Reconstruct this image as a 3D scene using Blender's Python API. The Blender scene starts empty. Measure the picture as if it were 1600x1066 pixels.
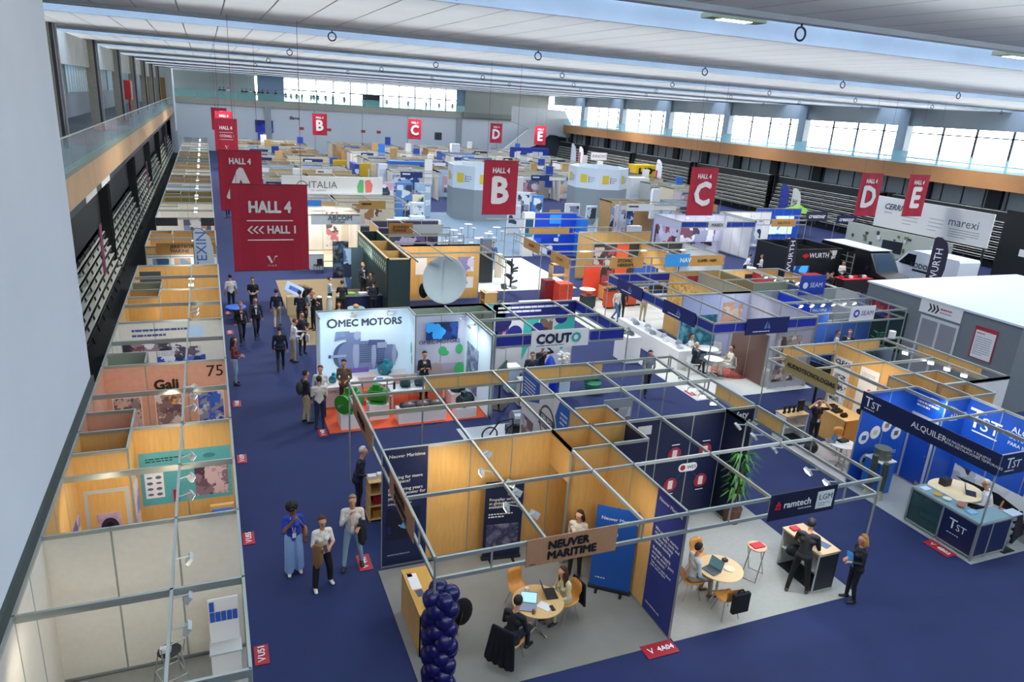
import bpy, math, random
import numpy as np
from mathutils import Vector, Matrix
COL = bpy.context.scene.collection
PI = math.pi
T = 2.96            # top of the stand frames
XA, XB, YF = 3.05, 16.95, 9.7
RND = random.Random(7)

# ------------------------------------------------------------------ materials
def lin(h):
    if not isinstance(h, str): return (h[0], h[1], h[2], 1)
    h = h.lstrip('#'); c = [int(h[i:i+2], 16)/255 for i in (0, 2, 4)]
    return tuple((x/12.92 if x <= .04045 else ((x+.055)/1.055)**2.4) for x in c) + (1,)
_M = {}
def mat(col, rough=.55, metal=0., emit=0., var=0., scale=8., kind='', alpha=1., bump=0.):
    key = (col if isinstance(col, str) else tuple(col), rough, metal, emit, var, scale, kind, alpha, bump)
    if key in _M: return _M[key]
    m = bpy.data.materials.new('mat_%s%s' % (kind, str(col).strip('#'))); m.use_nodes = True
    nt = m.node_tree; b = nt.nodes['Principled BSDF']; L = nt.links
    c = lin(col)
    b.inputs['Base Color'].default_value = c
    b.inputs['Roughness'].default_value = rough; b.inputs['Metallic'].default_value = metal
    if emit:
        b.inputs['Emission Color'].default_value = c; b.inputs['Emission Strength'].default_value = emit
    if alpha < 1: b.inputs['Alpha'].default_value = alpha
    if var or kind:
        tc = nt.nodes.new('ShaderNodeTexCoord'); mp = nt.nodes.new('ShaderNodeMapping')
        L.new(tc.outputs['Object'], mp.inputs['Vector'])
        n = nt.nodes.new('ShaderNodeTexNoise'); n.inputs['Scale'].default_value = scale; n.inputs['Detail'].default_value = 4
        if kind == 'wood': mp.inputs['Scale'].default_value = (6, 6, .7)
        L.new(mp.outputs['Vector'], n.inputs['Vector'])
        r = nt.nodes.new('ShaderNodeValToRGB')
        v = var or .12
        r.color_ramp.elements[0].color = tuple(max(0, x*(1-v)) for x in c[:3])+(1,)
        r.color_ramp.elements[1].color = tuple(min(1, x*(1+v)) for x in c[:3])+(1,)
        r.color_ramp.elements[0].position = .3; r.color_ramp.elements[1].position = .7
        L.new(n.outputs['Fac'], r.inputs['Fac']); L.new(r.outputs['Color'], b.inputs['Base Color'])
        if bump:
            bp = nt.nodes.new('ShaderNodeBump'); bp.inputs['Strength'].default_value = bump
            L.new(n.outputs['Fac'], bp.inputs['Height']); L.new(bp.outputs['Normal'], b.inputs['Normal'])
    _M[key] = m; return m
def collage(seed, cols, scale=3., rough=.5, emit=0., soft=False):
    """a printed picture: irregular patches of a few colours"""
    key = ('collage', seed, tuple(cols), scale, emit, soft)
    if key in _M: return _M[key]
    m = bpy.data.materials.new('print_%d' % seed); m.use_nodes = True
    nt = m.node_tree; b = nt.nodes['Principled BSDF']; L = nt.links
    tc = nt.nodes.new('ShaderNodeTexCoord'); mp = nt.nodes.new('ShaderNodeMapping')
    mp.inputs['Location'].default_value = (seed*1.37, seed*.71, seed*.33)
    L.new(tc.outputs['Object'], mp.inputs['Vector'])
    n = nt.nodes.new('ShaderNodeTexNoise'); n.inputs['Scale'].default_value = scale*1.3; n.inputs['Detail'].default_value = 3
    L.new(mp.outputs['Vector'], n.inputs['Vector'])
    mx = nt.nodes.new('ShaderNodeMix'); mx.data_type = 'VECTOR'; mx.inputs['Factor'].default_value = .25
    L.new(mp.outputs['Vector'], mx.inputs[4]); L.new(n.outputs['Color'], mx.inputs[5])
    v = nt.nodes.new('ShaderNodeTexVoronoi'); v.inputs['Scale'].default_value = scale; v.distance = 'CHEBYCHEV'
    L.new(mx.outputs[1], v.inputs['Vector'])
    sp = nt.nodes.new('ShaderNodeSeparateColor'); L.new(v.outputs['Color'], sp.inputs['Color'])
    r = nt.nodes.new('ShaderNodeValToRGB'); r.color_ramp.interpolation = 'LINEAR' if soft else 'CONSTANT'
    el = r.color_ramp.elements
    while len(el) < len(cols): el.new(.5)
    for i, c in enumerate(cols): el[i].position = i/len(cols); el[i].color = lin(c)
    L.new(n.outputs['Fac'] if soft else sp.outputs[0], r.inputs['Fac'])
    L.new(r.outputs['Color'], b.inputs['Base Color']); b.inputs['Roughness'].default_value = rough
    if emit:
        L.new(r.outputs['Color'], b.inputs['Emission Color']); b.inputs['Emission Strength'].default_value = emit
    _M[key] = m; return m

ALU = mat('#aeb3aa', .38, .55)
WOOD = mat('#d7a862', .5, kind='wood', var=.07, scale=3)
BEECH = mat('#d9b276', .45, kind='wood', var=.08, scale=4)
WHITE = mat('#dcd8cf', .5, var=.03, scale=2)
PUREW = mat('#eceae6', .45)
NAVY = mat('#17204a', .5)
BLACK = mat('#0e0f12', .5)
DARK = mat('#22262b', .5)
GREY = mat('#8a8f92', .5)
LGREY = mat('#b9bcba', .5)
RED = mat('#b01230', .55)
BLUE = mat('#1740b8', .45)
SKY = mat('#2f8fd8', .45)
STEEL = mat('#c4c7c8', .25, .9)
LAMP = mat('#fff4e0', .4, emit=9.)
COOL = mat('#f2f7ff', .4, emit=14.)
GLASS = mat('#bfe0e2', .08, alpha=.22)
CREAM = mat('#e8dcc0', .5)
TEXTW = mat('#f4f4f2', .5)
TEXTK = mat('#15171a', .5)

# ------------------------------------------------------------------ mesh builder
class MB:
    def __init__(s): s.v = []; s.f = []; s.m = []
    def add(s, vs, fs, m=0):
        o = len(s.v); s.v += [tuple(v) for v in vs]; s.f += [tuple(i+o for i in f) for f in fs]; s.m += [m]*len(fs); return s
    def box(s, x0, y0, z0, x1, y1, z1, m=0):
        a = [(x0,y0,z0),(x1,y0,z0),(x1,y1,z0),(x0,y1,z0),(x0,y0,z1),(x1,y0,z1),(x1,y1,z1),(x0,y1,z1)]
        return s.add(a, [(3,2,1,0),(4,5,6,7),(0,1,5,4),(1,2,6,5),(2,3,7,6),(3,0,4,7)], m)
    def cb(s, c, d, m=0):
        return s.box(c[0]-d[0]/2, c[1]-d[1]/2, c[2]-d[2]/2, c[0]+d[0]/2, c[1]+d[1]/2, c[2]+d[2]/2, m)
    def obox(s, mx, d, m=0):
        x, y, z = (k/2 for k in d)
        a = [mx @ Vector(p) for p in ((-x,-y,-z),(x,-y,-z),(x,y,-z),(-x,y,-z),(-x,-y,z),(x,-y,z),(x,y,z),(-x,y,z))]
        return s.add(a, [(3,2,1,0),(4,5,6,7),(0,1,5,4),(1,2,6,5),(2,3,7,6),(3,0,4,7)], m)
    def bar(s, p, q, w, h=None, m=0):
        p, q = Vector(p), Vector(q); d = q-p; L = d.length
        if L < 1e-6: return s
        z = d/L; up = Vector((0,0,1)) if abs(z.z) < .95 else Vector((0,1,0))
        x = up.cross(z).normalized(); y = z.cross(x)
        M = Matrix((x, y, z)).transposed().to_4x4(); M.translation = (p+q)/2
        return s.obox(M, (w, h or w, L), m)
    def cyl(s, p, q, r, r1=None, n=10, m=0, caps=True):
        p, q = Vector(p), Vector(q); r1 = r if r1 is None else r1
        z = (q-p).normalized(); up = Vector((0,0,1)) if abs(z.z) < .95 else Vector((1,0,0))
        x = up.cross(z).normalized(); y = z.cross(x); vs = []
        for c, R in ((p, r), (q, r1)):
            for i in range(n):
                t = 2*PI*i/n; vs.append(c + x*(R*math.cos(t)) + y*(R*math.sin(t)))
        fs = [(i, (i+1) % n, n+(i+1) % n, n+i) for i in range(n)]
        if caps: fs += [tuple(range(n-1, -1, -1)), tuple(range(n, 2*n))]
        return s.add(vs, fs, m)
    def tube(s, pts, r, n=6, m=0):
        for a, b in zip(pts, pts[1:]): s.cyl(a, b, r, n=n, m=m)
        return s
    def sph(s, c, r, n=12, k=8, m=0, mx=None):
        r = (r, r, r) if not hasattr(r, '__len__') else r
        vs = [(0,0,1)]
        for j in range(1, k):
            a = PI*j/k
            for i in range(n):
                t = 2*PI*i/n; vs.append((math.sin(a)*math.cos(t), math.sin(a)*math.sin(t), math.cos(a)))
        vs.append((0,0,-1)); c = Vector(c)
        vs = [Vector((v[0]*r[0], v[1]*r[1], v[2]*r[2])) for v in vs]
        vs = [c + (mx @ v if mx is not None else v) for v in vs]
        fs = [(0, 1+i, 1+(i+1) % n) for i in range(n)]
        for j in range(k-2):
            o = 1+j*n
            fs += [(o+i, o+n+i, o+n+(i+1) % n, o+(i+1) % n) for i in range(n)]
        o = 1+(k-2)*n; fs += [(o+i, len(vs)-1, o+(i+1) % n) for i in range(n)]
        return s.add(vs, fs, m)
    def lathe(s, prof, c=(0,0,0), n=16, m=0):
        vs = []
        for r, z in prof:
            for i in range(n):
                t = 2*PI*i/n; vs.append((c[0]+r*math.cos(t), c[1]+r*math.sin(t), c[2]+z))
        fs = []
        for j in range(len(prof)-1):
            fs += [(j*n+i, j*n+(i+1) % n, (j+1)*n+(i+1) % n, (j+1)*n+i) for i in range(n)]
        fs += [tuple(range(n-1, -1, -1)), tuple(range((len(prof)-1)*n, len(prof)*n))]
        return s.add(vs, fs, m)
    def prism(s, poly, z0, z1, m=0, mx=None):
        n = len(poly); vs = [Vector((p[0], p[1], z0)) for p in poly]+[Vector((p[0], p[1], z1)) for p in poly]
        if mx is not None: vs = [mx @ v for v in vs]
        return s.add(vs, [tuple(range(n-1, -1, -1)), tuple(range(n, 2*n))]+[(i, (i+1) % n, n+(i+1) % n, n+i) for i in range(n)], m)
    def quad(s, a, b, c, d, m=0): return s.add([a, b, c, d], [(0,1,2,3)], m)
    def shift(s, off):
        o = Vector(off); s.v = [tuple(Vector(v)-o) for v in s.v]; return s
    def build(s, name, mats, parent=None, smooth=False, loc=None):
        me = bpy.data.meshes.new(name); me.from_pydata([tuple(v) for v in s.v], [], s.f)
        mats = mats if isinstance(mats, (list, tuple)) else [mats]
        for x in mats: me.materials.append(x)
        if len(mats) > 1: me.polygons.foreach_set('material_index', s.m)
        if smooth: me.polygons.foreach_set('use_smooth', [True]*len(s.f))
        me.update()
        o = bpy.data.objects.new(name, me); COL.objects.link(o)
        if parent is not None: o.parent = parent
        if loc is not None: o.location = loc
        return o
def tag(o, label=None, cat=None, group=None, kind=None):
    for k, v in (('label', label), ('category', cat), ('group', group), ('kind', kind)):
        if v: o[k] = v
    return o
def thing(name, label, cat, loc=(0,0,0), rz=0., group=None):
    o = bpy.data.objects.new(name, None); COL.objects.link(o)
    o.location = loc; o.rotation_euler = (0, 0, rz); o.empty_display_size = .2
    return tag(o, label, cat, group)
def struct(name, mb, mats, **k): return tag(mb.build(name, mats, **k), kind='structure')
_kids = {}
def clone(o, loc=None, rz=None, label=None, group=None, parent=None):
    c = o.copy(); COL.objects.link(c)
    if parent is not None: c.parent = parent
    if loc is not None: c.location = loc
    if rz is not None: c.rotation_euler = (0, 0, rz)
    if label: c['label'] = label
    if group: c['group'] = group
    for ch in list(o.children): clone(ch, parent=c)
    return c
# a scratch scene in which lettering and bodies are evaluated, removed at the end of the script
TMP = bpy.data.scenes.new('scratch')
def evaluated(o):
    TMP.collection.objects.link(o)
    with bpy.context.temp_override(scene=TMP, view_layer=TMP.view_layers[0]):
        dg = TMP.view_layers[0].depsgraph if False else bpy.context.evaluated_depsgraph_get()
        me = bpy.data.meshes.new_from_object(o.evaluated_get(dg))
    TMP.collection.objects.unlink(o); return me
# ------------------------------------------------------------------ text
_T = {}
def text_geo(body, bold=.0):
    k = (body, bold)
    if k in _T: return _T[k]
    cu = bpy.data.curves.new('t', 'FONT'); cu.body = body; cu.size = 1; cu.resolution_u = 2; cu.extrude = 0.0; cu.offset = bold
    cu.space_line = .95
    o = bpy.data.objects.new('t', cu); me = evaluated(o)
    vs = [(v.co.x, v.co.y) for v in me.vertices]; fs = [tuple(p.vertices) for p in me.polygons]
    bpy.data.objects.remove(o); bpy.data.curves.remove(cu); bpy.data.meshes.remove(me)
    xs = [v[0] for v in vs] or [0, 1]; ys = [v[1] for v in vs] or [0, 1]
    _T[k] = (vs, fs, min(xs), max(xs), min(ys), max(ys)); return _T[k]
def put_text(mb, body, M, u, v, h, align='L', bold=.01, m=0, slant=0., width=None):
    """adds flat lettering to mb; M maps (u, v, out) to space; h = height of the block"""
    if bold > .002:                                       # heavier strokes from shifted copies
        d_ = bold*1.3
        for i_, (du, dv) in enumerate(((d_, 0), (0, d_), (-d_, 0), (0, -d_), (d_*.7, d_*.7), (-d_*.7, -d_*.7)) if bold > .015 else ((d_, 0), (0, d_))): put_text(mb, body, M @ Matrix.Translation((du*h/(1+body.count(chr(10))), dv*h/(1+body.count(chr(10))), .002*(i_+1))), u, v, h, align, 0., m, slant, width)
        bold = 0.
    vs, fs, x0, x1, y0, y1 = text_geo(body, 0.)
    k = h/(y1-y0); kx = k if width is None else width/(x1-x0)
    w = (x1-x0)*kx; ox = {'L': 0, 'C': -w/2, 'R': -w}[align]
    mb.add([M @ Vector((u+ox+(a-x0)*kx+slant*(b-y0)*k, v+(b-y0)*k, 0)) for a, b in vs], fs, m)
    return w
def face(P, Q, off=0.):
    """local frame of a vertical face running from P to Q as its viewer reads it, at height 0"""
    d = Vector((Q[0]-P[0], Q[1]-P[1], 0)).normalized(); n = Vector((d.y, -d.x, 0))
    M = Matrix((d, Vector((0,0,1)), n)).transposed().to_4x4()
    M.translation = Vector((P[0], P[1], P[2] if len(P) > 2 else 0)) + n*off
    return M
def dashes(mb, M, u, v, w, n, pitch=.06, h=.025, seed=0, m=0):
    """n rows of small print too fine to read"""
    r = random.Random(seed)
    for i in range(n):
        x = u; y = v-i*pitch; end = u+w*(1 if i < n-1 else .6)
        while x < end-.02:
            l = min(r.uniform(.04, .13)*max(w, .5), end-x)
            mb.add([M @ Vector(p) for p in ((x, y, 0), (x+l, y, 0), (x+l, y+h, 0), (x, y+h, 0))], [(0,1,2,3)], m); x += l+.02
    return mb
def flat(mb, M, poly, m=0, off=0.):
    return mb.add([M @ Vector((p[0], p[1], off)) for p in poly], [tuple(range(len(poly)))], m)
def rect(u0, v0, u1, v1): return [(u0, v0), (u1, v0), (u1, v1), (u0, v1)]
def ell(cu, cv, a, b, n=24, rot=0.):
    return [(cu+a*math.cos(t)*math.cos(rot)-b*math.sin(t)*math.sin(rot), cv+a*math.cos(t)*math.sin(rot)+b*math.sin(t)*math.cos(rot)) for t in [2*PI*i/n for i in range(n)]]

# ------------------------------------------------------------------ exhibition stands
_POST = {}
class Stand:
    """a system stand of posts, rails and panels; coordinates are metres in the hall"""
    def __init__(s, label, x, y, name='exhibition_stand', cat='exhibition stand', group=None):
        s.o = thing(name, label, cat, (x, y, 0), 0, group); s.x = x; s.y = y; s.done = set()
    def add(s, name, mb, mats, parent=None, **k):
        if parent is None or parent is s.o: mb.shift((s.x, s.y, 0)); return mb.build(name, mats, s.o, **k)
        mb.shift((s.x, s.y, 0)); return mb.build(name, mats, parent, **k)
    def post(s, x, y, z1=T, m=ALU, w=.045):
        if (round(x, 2), round(y, 2)) in s.done: return
        s.done.add((round(x, 2), round(y, 2)))
        k = (z1, w, m.name)
        if k not in _POST:
            b = MB(); b.prism([(w/2*math.cos(PI/8+i*PI/4)*1.05, w/2*math.sin(PI/8+i*PI/4)*1.05) for i in range(8)], 0, z1)
            _POST[k] = b.build('post', m); o = _POST[k]
        else:
            o = _POST[k].copy(); COL.objects.link(o)
        o.parent = s.o; o.location = (x-s.x, y-s.y, 0); return o
    def posts(s, *pts, **k):
        for p in pts: s.post(*p, **k)
    def rail(s, x0, y0, x1, y1, z=T, h=.07, w=.045, m=ALU, name='rail'):
        return s.add(name, MB().bar((x0, y0, z-h/2), (x1, y1, z-h/2), w, h) if abs(x1-x0)+abs(y1-y0) > 0 else MB(), m)
    def rails(s, *segs, **k):
        for g in segs: s.rail(*g, **k)
    def wall(s, x0, y0, x1, y1, m=WOOD, z0=.06, z1=T, rail=True, th=.03, posts=True, step=1.0, sill=True):
        d = Vector((x1-x0, y1-y0, 0)); L = d.length; u = d/L
        b = MB().bar((x0, y0, (z0+z1-.06)/2), (x1, y1, (z0+z1-.06)/2), th, z1-.06-z0) if False else MB()
        n = Vector((-u.y, u.x, 0))*th/2
        a = [Vector((x0, y0, z0))-n, Vector((x1, y1, z0))-n, Vector((x1, y1, z0))+n, Vector((x0, y0, z0))+n]
        zt = z1-.05
        a += [Vector((p.x, p.y, zt)) for p in a]
        b.add(a, [(3,2,1,0),(4,5,6,7),(0,1,5,4),(1,2,6,5),(2,3,7,6),(3,0,4,7)])
        o = s.add('wall_panel', b, m)
        if rail:
            s.rail(x0, y0, x1, y1, z1)
            if sill: s.rail(x0, y0, x1, y1, .07, h=.07, name='sill_rail')
        if posts:
            k = max(1, round(L/step))
            for i in range(k+1): s.post(x0+u.x*L*i/k, y0+u.y*L*i/k, z1)
        return o
    def fascia(s, x0, y0, x1, y1, z0=2.5, fill=None, m=WOOD, posts=(), step=1.0, z1=T):
        """two rails with short uprights; fill = [(from, to)] metres along it that carry panels"""
        s.rail(x0, y0, x1, y1, z1); s.rail(x0, y0, x1, y1, z0+.07)
        d = Vector((x1-x0, y1-y0, 0)); L = d.length; u = d/L; b = MB(); k = max(1, round(L/step))
        for i in range(k+1):
            p = Vector((x0, y0, 0))+u*(L*i/k); b.bar((p.x, p.y, z0), (p.x, p.y, z1), .03)
        s.add('fascia_uprights', b, ALU)
        for a, c in (fill or []):
            p, q = Vector((x0, y0, 0))+u*a, Vector((x0, y0, 0))+u*c
            s.add('fascia_panel', MB().bar((p.x, p.y, (z0+z1)/2), (q.x, q.y, (z0+z1)/2), z1-z0-.1, .012) if False else _upright(p, q, z0+.06, z1-.05, .014), m)
        for i in posts: s.post(x0+u.x*i, y0+u.y*i)
    def sign(s, P, Q, z0, z1, m, texts=(), tm=TEXTK, off=.035, name='sign_board', th=.02, back=False):
        """board on the viewer's side of the line P-Q; texts = (body, u, v, h, align[, bold, material])"""
        M = face(P, Q, off); L = (Vector(Q[:2])-Vector(P[:2])).length
        b = MB(); b.prism([(0, z0), (L, z0), (L, z1), (0, z1)], 0, th, mx=M)
        o = s.add(name, b, m)
        if texts: s.letters(P, Q, texts, tm, off+th+.006, o)
        return o
    def letters(s, P, Q, texts, tm=TEXTK, off=.034, parent=None, name='lettering'):
        for t in texts:
            b = MB(); put_text(b, t[0], face(P, Q, off), t[1], t[2], t[3], t[4] if len(t) > 4 else 'L', t[5] if len(t) > 5 else .012)
            s.add(name, b, t[6] if len(t) > 6 else tm, parent)
    def pic(s, P, Q, u0, v0, u1, v1, m, off=.018, name='poster', th=.006, parent=None):
        b = MB(); b.prism(rect(u0, v0, u1, v1), 0, th, mx=face(P, Q, off)); return s.add(name, b, m, parent)
    def shape(s, P, Q, polys, m, off=.027, name='print', parent=None):
        b = MB(); M = face(P, Q, off)
        for i, p in enumerate(polys): flat(b, M, p, off=.0015*(i % 4))
        return s.add(name, b, m, parent)
    def small(s, P, Q, u, v, w, n, m=TEXTW, off=.029, pitch=.06, h=.025, seed=1, parent=None):
        return s.add('small_print', dashes(MB(), face(P, Q, off), u, v, w, n, pitch, h, seed), m, parent)
    def spot(s, x, y, z=T-.1, dx=0, dy=-1, m=None, on=True):
        """arm spotlight clamped to a rail, its lamp turned towards (dx, dy)"""
        d = Vector((dx, dy, 0)).normalized()
        b = MB(); p = Vector((x, y, z)); q = p+d*.22+Vector((0, 0, .02))
        b.tube([p, q], .012); b.cb((p.x, p.y, p.z+.03), (.05, .05, .07))
        R = Matrix.Rotation(math.atan2(d.y, d.x), 4, 'Z') @ Matrix.Rotation(math.radians(35), 4, 'Y'); R.translation = q+Vector((0, 0, -.05))
        b.obox(R, (.06, .2, .13))
        o = s.add('spotlight', b, LGREY)
        if on:
            R2 = R.copy(); R2.translation = R.translation + (R.to_3x3() @ Vector((.034, 0, 0)))
            s.add('lamp', MB().obox(R2, (.01, .17, .11)), m or LAMP, o)
        return o
def _upright(p, q, z0, z1, th):
    d = Vector((q.x-p.x, q.y-p.y, 0)).normalized(); n = Vector((-d.y, d.x, 0))*th/2; b = MB()
    a = [Vector((p.x, p.y, z0))-n, Vector((q.x, q.y, z0))-n, Vector((q.x, q.y, z0))+n, Vector((p.x, p.y, z0))+n]
    a += [Vector((v.x, v.y, z1)) for v in a]
    return b.add(a, [(3,2,1,0),(4,5,6,7),(0,1,5,4),(1,2,6,5),(2,3,7,6),(3,0,4,7)])
def carpet(label, poly, m, z=.012):
    return tag(MB().prism(poly, .001, z).build('carpet', m), label, 'carpet')
# ================================================================== camera, sky, hall shell
def camera():
    yaw, pitch, roll = .4052107, .31636488, .06578926
    cy, sy, cp, sp, cr, sr = math.cos(yaw), math.sin(yaw), math.cos(pitch), math.sin(pitch), math.cos(roll), math.sin(roll)
    F = Vector((sy*cp, cy*cp, -sp)); R = Vector((cy, -sy, 0)); U = R.cross(F)
    R2 = cr*R+sr*U; U2 = -sr*R+cr*U
    cam = bpy.data.cameras.new('camera'); o = bpy.data.objects.new('camera', cam); COL.objects.link(o)
    M = Matrix((R2, U2, -F)).transposed().to_4x4(); M.translation = (0, 0, 10.1); o.matrix_world = M
    cam.sensor_width = 36; cam.lens = 36*1125.08/1600; cam.clip_end = 500; cam.clip_start = .1
    bpy.context.scene.camera = o
camera()
SC = bpy.context.scene
SC.view_settings.view_transform = 'Standard'; SC.view_settings.look = 'None'; SC.view_settings.gamma = 1
SC.view_settings.exposure = 0.38
SC.cycles.max_bounces = 8; SC.cycles.diffuse_bounces = 6; SC.cycles.transparent_max_bounces = 8; SC.cycles.glossy_bounces = 2
SC.cycles.sample_clamp_indirect = 4; SC.cycles.caustics_reflective = False; SC.cycles.caustics_refractive = False
w = bpy.data.worlds.new('overcast_sky'); SC.world = w; w.use_nodes = True
bg = w.node_tree.nodes['Background']; bg.inputs['Color'].default_value = (.95, .98, 1, 1); bg.inputs['Strength'].default_value = 8.0

ORD = ['first', 'second', 'third', 'fourth', 'fifth', 'sixth', 'seventh', 'eighth', 'ninth', 'tenth', 'eleventh', 'twelfth', 'thirteenth']
XL, XR, YB = -4.3, 58., 130.          # balcony edges and back wall
CEIL = 12.1
FLOORM = mat('#1a2755', .85, var=.10, scale=1.2, bump=.0)
struct('floor', MB().box(-9.5, -4, -.1, 70, YB+14, 0), FLOORM)
CONC = mat('#8e9090', .7, var=.12, scale=.6)
WALLW = mat('#d5dadb', .6, var=.03, scale=.4)
FASC = mat('#c09a70', .6, var=.08, scale=.7)
OCHRE = mat('#a8784c', .6, var=.06, scale=.7)
DKSTEEL = mat('#20272a', .55)
SLAB = mat('#3f4446', .7)
CEILM = mat('#e9e8e1', .6, var=.07, scale=.35)
_n = CEILM.node_tree; _tr = _n.nodes.new('ShaderNodeBsdfTranslucent'); _tr.inputs['Color'].default_value = (.86, .9, .92, 1)     # translucency added to the white soffit so sky light brightens it
_mx = _n.nodes.new('ShaderNodeMixShader'); _mx.inputs['Fac'].default_value = .058
_n.links.new(_n.nodes['Principled BSDF'].outputs[0], _mx.inputs[1]); _n.links.new(_tr.outputs[0], _mx.inputs[2]); _n.links.new(_mx.outputs[0], _n.nodes['Material Output'].inputs['Surface'])
SKYLT = mat('#c3d8f2', .3, emit=5.0)

# roof: shallow arched white soffit bands across the hall with glazed strips between them
PITCH = 13.25; Y0 = 12.75
for k in range(-1, 11):
    ye = Y0+PITCH*k; ys = ye-10.0
    b = MB(); n = 10; vs = []
    for i in range(n+1):
        t = i/n; y = ys+(ye-ys)*t; z = CEIL+.05*t*t
        vs += [(-9.5, y, z), (70, y, z)]
    b.add(vs, [(2*i, 2*i+1, 2*i+3, 2*i+2) for i in range(n)])
    struct('ceiling', b, CEILM, smooth=True)
    struct('trim_%d' % (k+220), MB().box(-9.5, ys, CEIL+.03, 70, ys+.1, CEIL+1.3).box(-9.5, ye-.1, CEIL+.05, 70, ye, CEIL+1.3).box(-9.5, ye-3.2, CEIL+.8, 70, ye, CEIL+.9).box(-9.5, ye-.25, CEIL-.06, 70, ye+.03, CEIL+.06).box(-9.5, ys-.02, CEIL-.03, 70, ys+.06, CEIL+.4), mat('#9aa5ae', .5, var=.12, scale=.5))  # dark far-edge lip and unseen cover above it, added to darken the band's end
    j = MB()                                                       # panel joints across the band
    if k < 5:
        x = -8.6
        while x < 66:
            vs = []
            for i in range(n+1):
                t = i/n; y = ys+(ye-ys)*t; z = CEIL+.05*t*t
                vs += [(x, y, z-.006), (x+.035, y, z-.006)]
            j.add(vs, [(2*i, 2*i+1, 2*i+3, 2*i+2) for i in range(n)]); x += 1.15
        struct('trim_%d' % (k+2), j, mat('#a6aca9', .7))
    # skylight over the strip, its glazing bars, and pipes along the strip's edge
    g = MB().box(-9.5, ye, CEIL+1.2, 70, ye+PITCH-10.0, CEIL+1.24); struct('window_%d' % (k+20), g, SKYLT)
    g = MB(); x = -9
    while x < 68:
        g.box(x, ye, CEIL+1.08, x+.09, ye+3.25, CEIL+1.2); x += 2.3
    g.box(-9.5, ye+1.3, CEIL+1.1, 70, ye+1.4, CEIL+1.2)
    struct('trim_%d' % (k+40), g, mat('#6d7c8c', .6))
    if k > 8: continue
    g = MB(); g.bar((-9, ye+.3, CEIL+.45), (66, ye+.3, CEIL+.45), .22, .12); g.bar((-9, ye+2.6, CEIL+.7), (66, ye+2.6, CEIL+.7), .1, .1)
    o = g.build('cable_tray', mat('#8b8178', .6, .3)); tag(o, 'long cable tray hung in the %s glazed roof strip from the camera' % ORD[k+1], 'cable tray', 'cable trays under the roof')
# high-bay lamps hanging in the strips
lampo = thing('ceiling_lamp', 'lit white roof lamp, first from the left in the first glazed strip', 'lamp', (0, 0, 0), 0, 'lamps in the roof strips')
MB().box(-.75, -.2, 0, .75, .2, .1).build('housing', mat('#7d8468', .5), lampo)
MB().box(-.4, -.14, -.012, .4, .14, -.001).build('diffuser', mat('#ffffff', .4, emit=5.), lampo)
MB().tube([(0, 0, .1), (0, 0, 1.1)], .015).build('cord', DARK, lampo)
first = True
for k in range(0, 8):
    for i, x in enumerate((2, 11, 20.5, 30, 40, 49, 53)):  # the rightmost lamps are added to brighten the right grandstand
        if (k + i) % 2 and k > 0: continue
        if k == 0 and x > 21: continue
        loc = (x, Y0+PITCH*k+1.6, CEIL+.08)
        if first: lampo.location = loc; first = False
        else: clone(lampo, loc, label='lit white roof lamp, %s from the left in the %s glazed strip' % (ORD[i], ORD[k]))
        _l = bpy.data.lights.new('high_bay', 'SPOT'); _l.energy = (100, 3300, 3900, 3400, 3400, 4200, 5600, 6500)[k]; _l.color = (1, .97, .92); _l.spot_size = 2.5; _l.spot_blend = .9; _l.shadow_soft_size = .5
        _o = bpy.data.objects.new('high_bay', _l); COL.objects.link(_o); _o.location = (x, loc[1], CEIL+.02)
# hooks below the soffit edge
hook = None
for k in range(0, 5):
    for i in range(8):
        x = 4+i*7.4
        b = MB()
        if hook is None:
            pts = [(0, 0, .02), (0, 0, -.12)]+[(.13*math.sin(t)-.0, 0, -.25+.13*math.cos(t)) for t in [i*PI/6 for i in range(13)]]
            hook = tag(b.tube(pts, .022, 5).build('ceiling_hook', DARK), 'dark rigging hook, first from the left under the first roof band edge', 'hook', 'rigging hooks along the roof edges')
            hook.location = (x, Y0+PITCH*k-.1, CEIL+.0)
        else: clone(hook, (x, Y0+PITCH*k-.1, CEIL+.0), label='dark rigging hook, %s from the left under the %s roof band edge' % (ORD[i], ORD[k]))
# green exit sign in the second strip
t = thing('exit_sign', 'small green lit emergency sign hanging in the nearest roof strip', 'sign', (26.9, Y0+1.0, CEIL+.02))
MB().box(-.35, -.03, 0, .35, .03, .5).build('panel', mat('#3fc79a', .4, emit=.6), t)
MB().tube([(-.25, 0, .5), (-.25, 0, 1)], .012).tube([(.25, 0, .5), (.25, 0, 1)], .012).build('hanger', DARK, t)

# ---- left side: tribune, balcony, rear wall of the balcony
SLABT, SLABB = 7.15, 5.95
struct('wall_left', MB().box(-9.6, -4, 0, -9.4, YB+14, CEIL+1.4), mat('#8f979b', .6, var=.05))
b = MB().box(-9.4, -4, SLABT-.35, XL-.05, 124, SLABT-.02); struct('trim_101', b, SLAB)
struct('trim_102', MB().box(XL-.08, -4, SLABB, XL+.1, 124, SLABT-.12), FASC)
struct('trim_103', MB().box(XL-.12, -4, SLABT-.14, XL+.14, 124, SLABT+.02), mat('#77806f', .6))
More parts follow.
